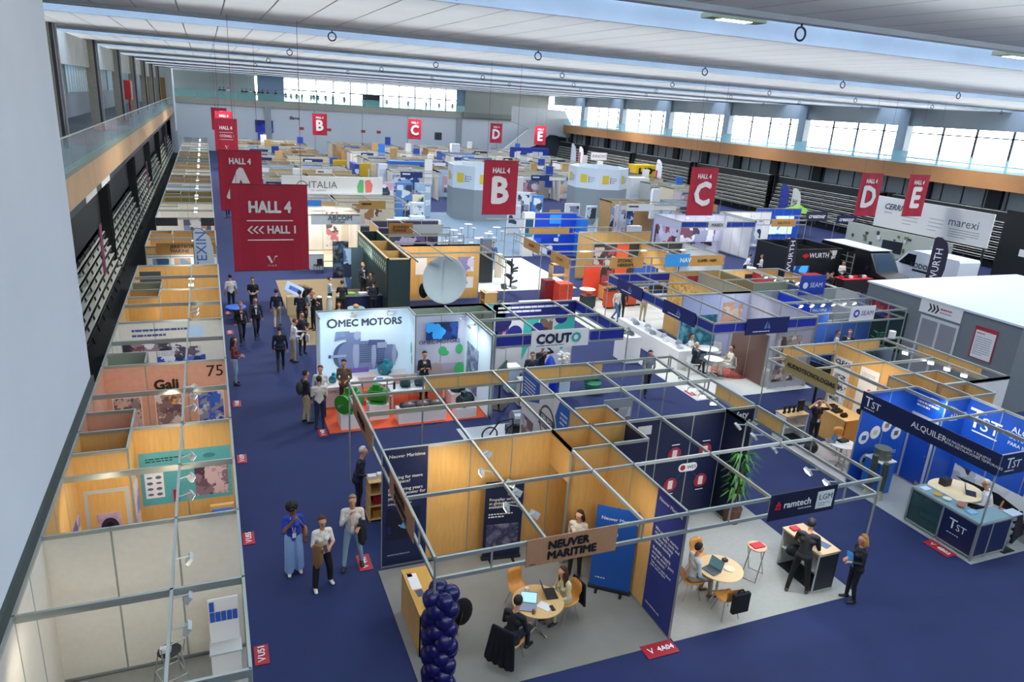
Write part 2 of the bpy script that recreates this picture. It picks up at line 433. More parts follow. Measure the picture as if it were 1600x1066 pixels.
# balcony glass: one pane per 3 m
GLASSC = mat('#a4dbe6', .12, alpha=.5)
def balustrade(name, label, x, y0, y1, z, group, step=3., m=None):
    n = int((y1-y0)/step); proto = None
    t = thing(name, label, 'balustrade', (x, y0, z))
    for i in range(n):
        if proto is None: proto = MB().box(-.012, .02, 0, .012, step-.02, 1.0).build('glass_pane', m or GLASS, t)
        else:
            c = proto.copy(); COL.objects.link(c); c.parent = t; c.location = (0, i*step, 0)
    MB().box(-.025, 0, 1.0, .025, n*step, 1.04).build('handrail', ALU, t)
balustrade('glass_balustrade', 'long glass balustrade above the beige beam beside the tall white pier', XL+.02, 8, 124, SLABT+.02, None)
colp = None
for k in range(0, 9):
    y = 10.6+PITCH*k
    b = MB()
    b.box(-.55, -.45, 0, -.1, .45, CEIL-SLABT+.2); b.box(-.1, -.3, 0, .02, .3, CEIL-SLABT+.2, 1); b.box(.02, .26, 0, .08, .34, CEIL-SLABT+.2, 2)
    o = b.build('pillar_%d' % (k+1), [mat('#9a978c', .7, var=.1), mat('#3a3d45', .5), LGREY]); tag(o, kind='structure'); o.location = (-5.6, y, SLABT)
# lintel panels between the columns and strip windows in the balcony's rear wall
for k in range(0, 9):
    y = 10.6+PITCH*k
    b = MB().box(-6.15, y+.5, 10.6, -5.95, y+PITCH-.5, 12.05); struct('trim_%d' % (110+k), b, mat('#a9aca6', .7, var=.12, scale=1.))
    g = MB()
    for i in range(9): g.box(-9.38, y+1.2+i*1.3, 8.9, -9.33, y+1.2+i*1.3+1.05, 11.3)
    struct('window_%d' % (60+k), g, mat('#8ba3ad', .3, emit=.12))
# fire hose cabinet on the balcony
t = thing('fire_hose_cabinet', 'red fire hose cabinet on the left balcony between two columns', 'fire cabinet', (-5.7, 70, SLABT))
MB().box(-.5, -.8, 1.4, .2, .8, 2.9).build('cabinet', mat('#a11919', .5), t); MB().box(.2, -.6, 1.6, .23, .6, 2.7).build('door', mat('#8c1414', .4), t)
MB().tube([(0, 0, 0), (0, 0, 1.4)], .09).build('pipe', mat('#a11919', .5), t)
# ochre shutter and white return wall at the far end of the balcony
struct('wall_far_left', MB().box(-9.4, 124, 0, XL+.25, 124.4, CEIL+1).box(XL-.4, 118, 3.4, XL+.25, 124, CEIL+.2), WALLW)
struct('door_1', MB().box(-8.2, 123.85, SLABT, -5.2, 123.98, 10.7), mat('#a8763a', .6))

# folded telescopic seating: stacks of slatted decks that step back as they rise
def tribune(name, label, x, y0, y1, sgn, group, rows=12, z0=.5, z1=5.0, skew=1.3):
    """x = face at the floor, sgn = +1 when the face looks to +x"""
    t = thing(name, label, 'tribune', (x, y0, 0), 0, group); L = y1-y0; dz = (z1-z0)/rows
    for i in range(rows):
        z = z0+dz*i; o = -sgn*skew*i/rows
        b = MB(); b.box(min(o, o-sgn*.55), 0, z+dz*.45, max(o, o-sgn*.55), L, z+dz*.8)
        b.box(min(o, o-sgn*.06), 0, z+dz*.38, max(o, o-sgn*.06), L, z+dz*.95)
        b.build('seat_row', mat('#bfc0b2' if sgn > 0 else '#d8d9cf', .55, .1), t)
    b = MB()
    for y in (0, L-.1): b.box(min(-sgn*.2, -sgn*2.2), y, 0, max(-sgn*.2, -sgn*2.2), y+.1, z1)
    b.box(min(-sgn*.65, -sgn*2), 0, 0, max(-sgn*.65, -sgn*2), L, z1-.05)
    b.build('frame', mat('#12171a', .6), t)
    b = MB()
    for i in range(0, int(L/1.6)):
        y = .6+i*1.6; b.bar((sgn*.05, y, z0-.2), (-sgn*(skew-.05), y, z1), .07, .05)
    b.build('struts', mat('#39444a', .5, .4), t)
    return t
y = 11.; i = 0
ordn = ('nearest', 'second', 'third', 'fourth', 'fifth', 'sixth', 'seventh')
while y < 118:
    tribune('folded_tribune', '%s folded grandstand of slatted grey rows under the left balcony from the white pier' % ordn[i], XL-.25, y, y+15.0, 1, 'folded grandstands along the left side'); y += 15.6; i += 1
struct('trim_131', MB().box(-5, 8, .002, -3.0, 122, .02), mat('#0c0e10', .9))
struct('wall_under_balcony', MB().box(-7.9, -4, 0, -7.6, 124, SLABT-.3), DKSTEEL)
# dark rail band and white notice boards above the tribune
struct('trim_130', MB().box(XL-.45, 8, 5.3, XL-.3, 120, 5.85), mat('#2b3a44', .5))
for i, yy in enumerate((33, 38)):
    tag(MB().box(XL-.3, yy, 5.32, XL-.27, yy+3.2, 5.82).build('notice_board', PUREW), '%s white notice strip above the left grandstand rows' % ('nearer' if i == 0 else 'farther'), 'notice board', 'white strips over the grandstand')
for i, yy in enumerate((34., 62., 92.)):
    t = thing('hanging_banner', '%s small plum banner hung on the left grandstand gap' % ('nearest', 'middle', 'farthest')[i], 'banner', (XL-.05, yy, 2.2), 0)
    MB().box(0, -.35, 0, .03, .35, 2.1).build('cloth', mat('#7c2a52', .6), t); MB().tube([(.015, -.4, 2.1), (.015, .4, 2.1)], .02).build('rod', DARK, t)
# tall white pier at the edge of the camera's gallery, dark rim along its foot
struct('pillar_front', MB().box(-2.6, -3, 6.62, -1.5, 9.52, CEIL+.2), mat('#cfd6dc', .6, var=.05, scale=.5))
struct('trim_140', MB().box(-2.62, -3, 6.5, -1.47, 9.55, 6.62), mat('#3a4440', .6))

# ---- back wall, terrace and its windows
struct('wall_back', MB().box(-9.4, YB, 0, 62, YB+.3, 7.2), mat('#eef2f3', .6, var=.02))
struct('trim_150', MB().box(XL, YB-.25, 7.2, 60, YB+.2, 8.15), mat('#b5b2a4', .6, var=.06))
struct('trim_151', MB().box(XL, YB+.2, 7.8, 60, YB+13, 8.1), SLAB)
b = MB()
for x in (9.5, 42.5): b.box(x-.5, YB-.3, 0, x+.5, YB, 7.4)
for x in (2, 17, 25, 33, 50): b.box(x-.04, YB-.02, 0, x+.04, YB, 7.2)
struct('pillar_back', b, mat('#a8aeae', .6))
t = thing('glass_balustrade', 'long glass balustrade along the terrace on the back wall with people behind it', 'balustrade', (XL, YB-.1, 8.15))
proto = None
for i in range(16):
    if proto is None: proto = MB().box(.03, -.012, 0, 2.97, .012, 1.15).build('glass_pane', mat('#8fd0cc', .12, alpha=.45), t)
    else: c = proto.copy(); COL.objects.link(c); c.parent = t; c.location = (i*3., 0, 0)
MB().box(0, -.03, 1.15, 48, .03, 1.2).build('handrail', mat('#7fa8a0', .4), t)
struct('wall_terrace', MB().box(-9.4, YB+9, 8, 8.2, YB+9.2, CEIL+1.3).box(46, YB+9, 8, 62, YB+9.2, CEIL+1.3).box(43.5, YB-.2, 8.0, 60, YB, CEIL+1.3), mat('#9aa09a', .6))
struct('wall_terrace_blue', MB().box(8.2, YB+2, 8, 12.4, YB+2.2, CEIL+1.3).box(42.2, YB+1, 8, 44.2, YB+1.2, CEIL+1.3), mat('#8fa9c9', .6))
b = MB()
for i in range(12): b.box(12+i*2.9, YB+4, 8, 12.2+i*2.9, YB+4.15, 12.3)
for z in (8.1, 10.1, 12.1): b.box(12, YB+4, z, 44, YB+4.12, z+.2)
struct('window_back', b, mat('#6d787c', .5))
# ---- right side
struct('trim_160', MB().box(XR, 8, SLABB+.1, XR+.2, 122, SLABT+.2), OCHRE)
struct('trim_161', MB().box(XR+.1, 8, SLABT-.3, 68, YB, SLABT), SLAB)
balustrade('glass_balustrade', 'long pale glass balustrade above the ochre beam in front of the bright windows', XR+.05, 12, 120, SLABT+.2, None, m=GLASSC)
for k in range(0, 9):
    y = 12.75+PITCH*k
    b = MB().box(61.6, y-.55, SLABT, 62.4, y+.55, CEIL+.3); struct('pillar_right_%d' % k, b, mat('#8d99a4', .6))
    b = MB().box(61.9, y+.5, 10.55, 62.1, y+PITCH-.5, CEIL+.5); struct('trim_%d' % (170+k), b, mat('#9aa1a8', .6))
    b = MB()
    for i in range(1, 4): b.box(63.0, y+i*PITCH/4-.1, SLABT, 63.1, y+i*PITCH/4+.1, 11)
    for z in (7.6, 9.9): b.box(63.0, y, z, 63.08, y+PITCH, z+.11)
    struct('window_right_%d' % k, b, mat('#333d45', .5))
struct('wall_right', MB().box(60.6, -4, 0, 60.9, YB, SLABT-.2), mat('#b4bec2', .6, var=.08))
b = MB(); 
for k in range(0, 18): b.box(60.2, 14+k*6.6, 0, 60.58, 15.2+k*6.6, SLABT-.2)
struct('pillar_under_right', b, mat('#2a3236', .6))
b = MB()
for k in range(0, 60): b.box(60.5, 8+k*2, 3.6, 60.59, 8.08+k*2, SLABT-.3)
b.box(60.5, 8, 5.9, 60.58, 124, 5.97)
struct('trim_190', b, mat('#3b464a', .6))
y = 20.; i = 0
while y < 112:
    tribune('folded_tribune', '%s folded grandstand of grey slatted rows under the right balcony from the near end' % ordn[i], XR-.5, y, y+14.2, -1, 'folded grandstands along the right side', rows=10, z0=.6, z1=4.5, skew=.9); y += 15; i += 1
# the enclosed stair in the far right corner
b = MB()
M = Matrix(((1,0,0,0),(0,0,-1,0),(0,1,0,0),(0,0,0,1)))
b.prism([(48.2, 9.9), (58, 9.7), (59.4, 7.6), (59.4, 5.2), (55.5, 5.6), (52.8, 3.6), (46.5, 1.6), (45.5, 1.6), (51.5, 6.4), (48.2, 7.4)], -119.0, -118.6, mx=M)
tag(b.build('wall_stair', mat('#c6cdd0', .6)), kind='structure')
b = MB().prism([(52.8, 3.5), (55.5, 5.5), (59.4, 5.1), (59.4, 0), (50, 0), (50, 2.7)], -120.2, -120, mx=M)
tag(b.build('wall_stair_dark', mat('#384146', .6)), kind='structure')
struct('trim_195', MB().box(43, YB-1, 7.5, 60, YB-.4, 8.3), mat('#7f867f', .6))
struct('wall_front', MB().box(-9.6, -4.3, 0, 70, -4, 10.7), WALLW)
# ================================================================== people
def _shell(kind, a, b, ra, rb, flat=1., n=12):
    """a closed tapered limb (two round ends) as vertices and faces"""
    mb = MB(); a, b = Vector(a), Vector(b); d = b-a; L = max(d.length, 1e-4); z = d/L
    up = Vector((1, 0, 0)) if abs(z.x) < .9 else Vector((0, 1, 0))
    y = z.cross(up).normalized(); x = y.cross(z)
    prof = []
    for i in range(4): t = -PI/2+PI/2*i/3; prof.append((ra*math.cos(t), ra*math.sin(t)))
    for i in range(4): t = PI/2*i/3; prof.append((rb*math.cos(t), L+rb*math.sin(t)))
    vs = []
    for r, h in prof:
        r = max(r, .002)
        for i in range(n):
            t = 2*PI*i/n; vs.append(a+x*(r*math.cos(t))+y*(r*flat*math.sin(t))+z*h)
    fs = []
    for j in range(7): fs += [(j*n+i, j*n+(i+1) % n, (j+1)*n+(i+1) % n, (j+1)*n+i) for i in range(n)]
    fs += [tuple(range(n-1, -1, -1)), tuple(range(7*n, 8*n))]
    return mb.add(vs, fs)
SKIN = ('#c98f6c', '#8a5a3c', '#dba683')
ARMS = {   # elbow and wrist relative to the shoulder: (out, forward, up)
 'down': ((.06, -.02, -.28), (.07, .06, -.52)), 'swing': ((.05, .10, -.27), (.05, .24, -.47)), 'back': ((.06, -.14, -.26), (.05, -.10, -.50)),
 'phone': ((.06, .06, -.28), (-.08, .30, -.22)), 'chin': ((.05, .10, -.27), (-.14, .20, .02)), 'head': ((.20, .12, .06), (-.06, .10, .28)),
 'type': ((.06, .10, -.26), (-.02, .36, -.26)), 'cross': ((.05, .05, -.28), (-.20, .20, -.20)), 'hip': ((.20, -.05, -.24), (.03, .04, -.44)),
 'hold': ((.04, .02, -.28), (-.06, .22, -.30)), 'lap': ((.06, .06, -.27), (-.02, .28, -.40)), 'behind': ((.09, -.12, -.26), (-.08, -.17, -.42)),
 'reach': ((.06, .18, -.22), (.0, .42, -.18)), 'carry': ((.05, .0, -.28), (-.04, .22, -.24)),
}
def person(label, x, y, look, top='#2a2f3a', low='#1b1d24', shoe='#15151a', pose='stand', arms=('down', 'down'), h=1.74, skin=0, hair='#2a1c14',
           style='short', sleeves=True, fem=False, coat=False, wide=1., lean=0., near=0, z=0., turn=0., shirt=None, extra=(), bulk=1.):
    """look = (dx, dy) the way the body faces; pose = stand / walk / sit; near: 0 far, 1 mid, 2 close; turn = head turn in degrees"""
    k = h/1.74; S = []                                   # segments: a, b, ra, rb, flat, material index
    SK, TP, LW, SH = 0, 1, 2, 3
    sit = pose == 'sit'
    pz = .50 if sit else .93
    ln = math.radians(lean)
    def tor(px, pf, pu): return Vector((px, pf*math.cos(ln)+pu*math.sin(ln), pz+pu*math.cos(ln)-pf*math.sin(ln)))
    sw = .165 if fem else .19
    hw = .085
    # legs
    for sx in (-1, 1):
        hip = Vector((sx*hw, 0, pz))
        if sit: kn = Vector((sx*.12, .42, .50)); an = Vector((sx*.12, .40 + (.06 if sx > 0 else -.05), .09)); 
        elif pose == 'walk': kn = Vector((sx*.09, .10+.14*sx, .50)); an = Vector((sx*.085, -.02+.27*sx, .10+(0 if sx > 0 else .03)))
        elif pose == 'wide': kn = Vector((sx*.15, .03, .50)); an = Vector((sx*.19, .0+.08*sx, .085))
        else: kn = Vector((sx*.10, .025, .50)); an = Vector((sx*.11, -.01+.03*sx, .085))
        S += [(hip, kn, .092*wide**.3*bulk, .062*wide, 1, LW), (kn, an+Vector((0, 0, .03)), .062*wide, .047*wide**1.5, 1, LW)]
        S += [(an+Vector((0, -.04, -.035)), an+Vector((sx*.02, .14, -.045)), .045, .040, .8, SH), (an, an+Vector((0, 0, -.01)), .045, .047, 1, SH)]
    # trunk
    S += [(tor(-.06, 0, .0), tor(.06, 0, .0), .115*bulk, .115*bulk, .9, LW), (tor(-.05, .0, .10), tor(.05, .0, .10), .10*bulk, .10*bulk, .95, TP),
          (tor(0, .0, .02), tor(0, .01, .40), .125*bulk, .135*bulk, .85, TP), (tor(-.09, .0, .36), tor(.09, .0, .36), .10*bulk, .10*bulk, .95, TP),
          (tor(-sw+.03, -.01, .475), tor(sw-.03, -.01, .475), .066, .066, 1, TP)]
    if fem: S += [(tor(-.065, .085, .34), tor(-.065, .09, .34), .062, .06, 1, TP), (tor(.065, .085, .34), tor(.065, .09, .34), .062, .06, 1, TP)]
    if coat: S += [(tor(-.07, -.01, -.02), tor(.07, -.01, -.02), .135*bulk, .135*bulk, .95, TP), (tor(-.05, 0, .1), tor(.05, 0, .1), .135*bulk, .135*bulk, .95, TP)]
    nk = tor(0, -.005, .50); hd = tor(0, .03, .72)
    S += [(nk, tor(0, .02, .62), .055, .05, 1, SK)]
    hands = []
    for i, sx in ((0, -1), (1, 1)):
        e, w = ARMS[arms[i]]
        sh = tor(sx*sw, -.01, .475)
        el = tor(sx*(sw+e[0]), e[1]-.01, .475+e[2]); wr = tor(sx*(sw+w[0]), w[1]-.01, .475+w[2])
        S += [(sh, el, .056*bulk**.5, .044, 1, TP)]
        mid = el.lerp(wr, .5)
        S += [(el, wr, .043, .031, 1, TP if sleeves else SK)]
        dr = (wr-el).normalized(); pm = wr+dr*.06
        S += [(wr, pm+dr*.015, .030, .036, .55, SK)]
        hands.append((wr, pm, dr, sx))
    # head, jaw, nose, ears
    tr = Matrix.Rotation(math.radians(turn), 3, 'Z')
    def hp(a, b, c): v = tr @ Vector((a, b, c)); return hd+Vector((v.x, v.y*math.cos(ln)+v.z*math.sin(ln)*.6, v.z))
    S += [(hp(0, -.015, .035), hp(0, .01, .03), .088, .082, .84, SK), (hp(0, .02, -.02), hp(0, .035, -.075), .072, .044, .85, SK),
          (hp(0, .088, .0), hp(0, .105, -.025), .010, .014, 1, SK), (hp(-.076, -.005, -.01), hp(-.076, -.005, .02), .013, .015, .6, SK), (hp(.076, -.005, -.01), hp(.076, -.005, .02), .013, .015, .6, SK)]
    m = MB()
    for (a, b, ra, rb, fl, mi) in S:
        q = _shell('', a, b, ra, rb, fl, 10); m.add(q.v, q.f)
    vox = (.026, .019, .0135)[near]
    me = bpy.data.meshes.new('body'); me.from_pydata([tuple(v) for v in m.v], [], m.f); me.update()
    tmp = bpy.data.objects.new('tmp', me)
    r = tmp.modifiers.new('r', 'REMESH'); r.mode = 'VOXEL'; r.voxel_size = vox; r.use_smooth_shade = True
    s = tmp.modifiers.new('s', 'SMOOTH'); s.factor = .5; s.iterations = (1, 3, 4)[near]
    me2 = evaluated(tmp)
    bpy.data.objects.remove(tmp); bpy.data.meshes.remove(me)
    nv = len(me2.vertices); co = np.empty(nv*3, np.float32); me2.vertices.foreach_get('co', co); co = co.reshape(-1, 3)
    best = np.full(nv, 9., np.float32); idx = np.zeros(nv, np.int32)
    for (a, b, ra, rb, fl, mi) in S:
        a = np.array(a, np.float32); b = np.array(b, np.float32); d = b-a; L2 = float(d@d) or 1e-6
        t = np.clip(((co-a)@d)/L2, 0, 1); dist = np.linalg.norm(co-(a+t[:, None]*d), axis=1)-(ra+(rb-ra)*t)
        w = dist < best; best[w] = dist[w]; idx[w] = mi
    fm = np.empty(len(me2.polygons), np.int32)
    ls = np.empty(len(me2.polygons), np.int32); me2.polygons.foreach_get('loop_start', ls)
    lv = np.empty(len(me2.loops), np.int32); me2.loops.foreach_get('vertex_index', lv)
    fm = idx[lv[ls]]
    for c, ro in ((SKIN[skin], .55), (top, .75), (low, .75), (shoe, .5)): me2.materials.append(mat(c, ro))
    me2.polygons.foreach_set('material_index', fm.astype(np.int32)); me2.polygons.foreach_set('use_smooth', [True]*len(fm)); me2.update()
    if near:                                             # five separate fingers on each hand
        bmx = MB()
        for wr, pm, dr, sx in hands:
            side = dr.cross(Vector((0, 0, 1))); side = side.normalized() if side.length > .2 else Vector((1, 0, 0))
            nn = side.cross(dr).normalized(); curl = -nn if nn.z > 0 else nn
            for j, L in enumerate((.062, .072, .068, .052)):
                p0 = pm+side*((j-1.5)*.018)+dr*.02; p1 = p0+dr*L*.55+curl*.012; p2 = p1+dr*L*.3+curl*.035
                for a, b, r0, r1 in ((p0, p1, .0095, .0085), (p1, p2, .0085, .007)):
                    q = _shell('', a, b, r0, r1, 1, 6); bmx.add(q.v, q.f)
            p0 = wr+dr*.02-side*sx*.03; p1 = p0+dr*.035-side*sx*.018+curl*.01; p2 = p1+dr*.03+curl*.02
            for a, b in ((p0, p1), (p1, p2)):
                q = _shell('', a, b, .0105, .0085, 1, 6); bmx.add(q.v, q.f)
        v0 = nv; nv2 = len(bmx.v)
        import bmesh
        bm = bmesh.new(); bm.from_mesh(me2)
        vv = [bm.verts.new(v) for v in bmx.v]
        for f in bmx.f:
            ff = bm.faces.new([vv[i] for i in f]); ff.material_index = 0; ff.smooth = True
        bm.to_mesh(me2); bm.free()
    t = thing('person', label, 'person', (x, y, z), math.atan2(-look[0], look[1])); t.scale = (k, k, k)
    body = bpy.data.objects.new('body', me2); COL.objects.link(body); body.parent = t
    # hair
    if style != 'bald':
        hb = MB(); R3 = tr
        c = hp(0, -.022, .045)
        if style == 'afro':
            for i in range(46):
                a = i*2.399; zz = 1-i/23.; zz = max(-.85, zz); rr = math.sqrt(max(0, 1-zz*zz))
                p = R3 @ Vector((rr*math.cos(a)*.085, rr*math.sin(a)*.085-.03, zz*.085+.045))
                if p.y > .05 and p.z < .06: continue
                hb.sph(hd+p, .05, 8, 6)
        else:
            vs = MB().sph((0, 0, 0), (.095, .107, .108), 16, 12)
            for i, v in enumerate(vs.v):                 # cap ends on a slanted hairline
                p = Vector(v); lo = -.055 if style in ('short', 'thin') else -.085
                lim = max(lo, .012+.95*p.y) if p.y > -.06 else lo
                if p.z < lim:
                    z_ = min(lim, .1); rr = math.hypot(p.x/.095, p.y/.107); rm = math.sqrt(max(.02, 1-(z_/.108)**2))*.97
                    s_ = min(1, rm/max(rr, 1e-4)); p = Vector((p.x*s_, p.y*s_, z_))
                vs.v[i] = tuple(c+R3 @ p)
            hb.add(vs.v, vs.f)
            if style in ('long', 'bob'):
                L = .34 if style == 'long' else .15
                for i in range(13):
                    a = PI*(.93+1.14*i/12.); p = R3 @ Vector((.083*math.cos(a), .088*math.sin(a)-.02, .02))
                    q = R3 @ Vector((.105*math.cos(a), .10*math.sin(a)-.05, -L+.05*abs(math.cos(a))))
                    g = _shell('', hd+p, hd+q, .030, .022, 1, 7); hb.add(g.v, g.f)
            if style == 'bun': hb.sph(hd+R3 @ Vector((0, -.10, .10)), .05, 10, 8)
            if style == 'pony':
                g = _shell('', hd+R3 @ Vector((0, -.11, .06)), hd+R3 @ Vector((0, -.15, -.2)), .032, .015, 1, 8); hb.add(g.v, g.f)
        hb.build('hair', mat(hair, .7), t, smooth=True)
    if near:
        fb = MB()
        for sx in (-1, 1): fb.sph(hp(sx*.031, .077, .018), (.012, .007, .008), 8, 6)
        fb.build('eyes', mat('#1d1512', .3), t)
        MB().obox(Matrix.Translation(hp(0, .079, -.062)) @ tr.to_4x4(), (.042, .008, .009)).build('mouth', mat('#8c4a42', .6), t)
    if shirt:                                            # shirt front seen between the lapels
        b = MB(); p = [tor(-.055, .105*bulk, .50), tor(.055, .105*bulk, .50), tor(.012, .142*bulk, .12), tor(-.012, .142*bulk, .12)]
        b.add(p, [(0, 1, 2, 3)])
        q = [v+Vector((0, -.05, 0)) for v in p]; b.add(q, [(3, 2, 1, 0)])
        b.add(p+q, [(0, 3, 7, 4), (1, 5, 6, 2), (0, 4, 5, 1), (3, 2, 6, 7)])
        b.build('shirt_front', mat(shirt, .7), t)
    for e in extra:
        if e[0] == 'lanyard':
            b = MB(); c1 = mat(e[1], .6)
            for sx in (-1, 1): b.bar(tor(sx*.06, .06, .53), tor(sx*.012, .162, .18), .014, .006)
            o = b.build('lanyard', c1, t)
            MB().bar(tor(0, .165, .18), tor(0, .165, .07), .08, .006).build('badge', PUREW, o)
        elif e[0] == 'backpack':
            MB().sph(tor(0, -.20, .30), (.15, .11, .22), 12, 9).box(-.02, -.1, pz+.4, .02, -.08, pz+.5).build('backpack', mat(e[1], .7), t, smooth=True)
        elif e[0] == 'bag':
            s = e[2]; b = MB(); wr = tor(s*(sw+.09), .02, .10)
            b.sph(wr, (.05, .15, .13), 10, 8); b.tube([tor(s*.07, .04, .53), tor(s*(sw+.07), .1, .25), wr+Vector((0, .1, .08))], .012)
            b.tube([tor(s*.07, -.06, .53), tor(s*(sw+.07), -.1, .25), wr+Vector((0, -.1, .08))], .012)
            b.build('shoulder_bag', mat(e[1], .6), t, smooth=True)
        elif e[0] == 'coat_on_arm':
            i = 0 if e[2] < 0 else 1; wr, pm, dr, sx = hands[i]; b = MB()
            for j in range(5):
                p = wr-dr*(.02+.045*j)
                g = _shell('', p+Vector((0, 0, .03)), p+Vector((e[2]*.03, .0, -.36-.05*(j % 3))), .05, .055, .6, 8); b.add(g.v, g.f)
            b.build('coat', mat(e[1], .85), t, smooth=True)
        elif e[0] == 'phone':
            wr, pm, dr, sx = hands[e[1]]; MB().obox(Matrix.Translation(pm+dr*.03+Vector((0, .01, .03))) @ Matrix.Rotation(math.radians(50), 4, 'X'), (.075, .01, .15)).build('phone', BLACK, t)
        elif e[0] == 'folder':
            wr, pm, dr, sx = hands[e[2]]; MB().obox(Matrix.Translation(tor(.02*sx, .2, .2)) @ Matrix.Rotation(math.radians(18), 4, 'Y'), (.24, .02, .31)).build('folder', mat(e[1], .4), t)
        elif e[0] == 'tote':
            wr, pm, dr, sx = hands[e[2]]; b = MB(); c = pm+Vector((0, 0, -.38)); b.cb(c, (.06, .26, .32)); b.tube([c+Vector((0, -.08, .16)), pm, c+Vector((0, .08, .16))], .01)
            b.build('tote_bag', mat(e[1], .7), t)
        elif e[0] == 'paper':
            wr, pm, dr, sx = hands[e[1]]; MB().obox(Matrix.Translation(pm+dr*.06) @ Matrix.Rotation(math.radians(-35), 4, 'X'), (.21, .005, .29)).build('papers', PUREW, t)
        elif e[0] == 'hems':                               # flared trouser hems
            pass
    return t
# ================================================================== furniture kit
def shell_chair(label, x, y, look, col='#c98a3e', z=0., group=None, metal=True):
    """one-piece shell chair on four thin legs; look = where the sitter faces"""
    t = thing('chair', label, 'chair', (x, y, z), math.atan2(-look[0], look[1]), group)
    m = mat(col, .42, kind='wood' if metal else '', var=.05, scale=3); b = MB(); n = 7
    prof = [(.22, .46), (.16, .445), (0, .44), (-.14, .45), (-.2, .49), (-.235, .58), (-.26, .72), (-.28, .84)]
    wd = [.19, .215, .22, .21, .17, .155, .19, .16]
    vs = []
    for off in (0, .014):
        for (py, pz), w in zip(prof, wd):
            for i in range(n):
                u = -1+2*i/(n-1); vs.append((u*w, py+(abs(u)**2*.03 if pz > .5 else 0), pz-off+(abs(u)**3*.012 if pz < .5 else 0)-(.03*abs(u)**3 if pz > .8 else 0)))
    k = len(prof)
    q = lambda o: [(o+j*n+i, o+j*n+i+1, o+(j+1)*n+i+1, o+(j+1)*n+i) for j in range(k-1) for i in range(n-1)]
    b.add(vs, q(0)+[tuple(reversed(f)) for f in q(k*n)]+[(j*n, (j+1)*n, k*n+(j+1)*n, k*n+j*n) for j in range(k-1)]+[(k*n+j*n+n-1, k*n+(j+1)*n+n-1, (j+1)*n+n-1, j*n+n-1) for j in range(k-1)]
          +[(k*n+i, k*n+i+1, i+1, i) for i in range(n-1)]+[((k-1)*n+i, (k-1)*n+i+1, k*n+(k-1)*n+i+1, k*n+(k-1)*n+i) for i in range(n-1)])
    b.build('seat_shell', m, t, smooth=True)
    lm = STEEL if metal else m
    for sx, sy in ((-1, -1), (1, -1), (-1, 1), (1, 1)):
        MB().tube([(sx*.12, sy*.1, .43), (sx*.21, sy*.2+(-.02 if sy < 0 else 0), .0)], .012, 7).build('leg', lm, t)
    return t
def plain_chair(label, x, y, look, col='#e6e4df', z=0., group=None):
    t = thing('chair', label, 'chair', (x, y, z), math.atan2(-look[0], look[1]), group); m = mat(col, .5)
    MB().box(-.21, -.2, .43, .21, .22, .47).build('seat', m, t)
    b = MB(); b.prism([(-.19, .0), (.19, .0), (.17, .36), (-.17, .36)], 0, .03, mx=Matrix(((1,0,0,0),(0,.15,-1,-.2),(0,1,.15,.5),(0,0,0,1)))); b.build('backrest', m, t)
    for sx, sy in ((-1, -1), (1, -1), (-1, 1), (1, 1)): MB().tube([(sx*.17, sy*.16, .43), (sx*.2, sy*.2, 0)], .013).build('leg', STEEL if col != '#17181c' else DARK, t)
    for sx in (-1, 1): MB().tube([(sx*.17, -.19, .47), (sx*.17, -.24, .6)], .012).build('back_stay', STEEL, t)
    return t
def round_table(label, x, y, r=.45, h=.74, top=BEECH, base=STEEL, z=0., group=None, feet=4):
    t = thing('round_table', label, 'table', (x, y, z), 0, group)
    MB().lathe([(r-.01, h-.028), (r, h-.02), (r, h-.006), (r-.01, h)], n=32).build('tabletop', top, t)
    MB().cyl((0, 0, .05), (0, 0, h-.028), .03).build('column', base, t)
    for i in range(feet):
        a = 2*PI*i/feet+.4; MB().tube([(0, 0, .12), (.3*math.cos(a), .3*math.sin(a), .02)], .02).build('foot', base, t)
    return t
def bar_stool_table(label, x, y, h=.8, r=.2):
    """tall round stool with crossed folding legs"""
    t = thing('folding_stool', label, 'stool', (x, y, 0), .5)
    MB().lathe([(r-.02, h-.05), (r, h-.03), (r, h-.01), (r-.02, h)], n=24).build('seat', mat('#d8a986', .5), t)
    for s in (-1, 1):
        b = MB(); b.tube([(s*.14, -.15, h-.05), (-s*.24, -.17, .0)], .014); b.tube([(s*.14, .15, h-.05), (-s*.24, .17, .0)], .014); b.tube([(-s*.24, -.17, .02), (-s*.24, .17, .02)], .014); b.build('leg_frame', STEEL, t)
    return t
def high_stool(label, x, y, rz=0., col='#1a1b1e'):
    t = thing('bar_stool', label, 'stool', (x, y, 0), rz)
    MB().sph((0, 0, .76), (.2, .19, .045), 16, 8).build('seat', mat(col, .5), t, smooth=True)
    b = MB(); b.tube([(-.17, -.16, .76), (-.2, -.22, 1.05), (.2, -.22, 1.05), (.17, -.16, .76)], .013, 7); b.build('back_frame', STEEL, t)
    for sx, sy in ((-1, -1), (1, -1), (-1, 1), (1, 1)): MB().tube([(sx*.14, sy*.13, .73), (sx*.24, sy*.23, 0)], .013, 7).build('leg', STEEL, t)
    b = MB(); b.tube([(.2*c, .2*s, .3) for c, s in ((-1, -1), (1, -1), (1, 1), (-1, 1), (-1, -1))], .01); b.build('footrest', STEEL, t)
    return t
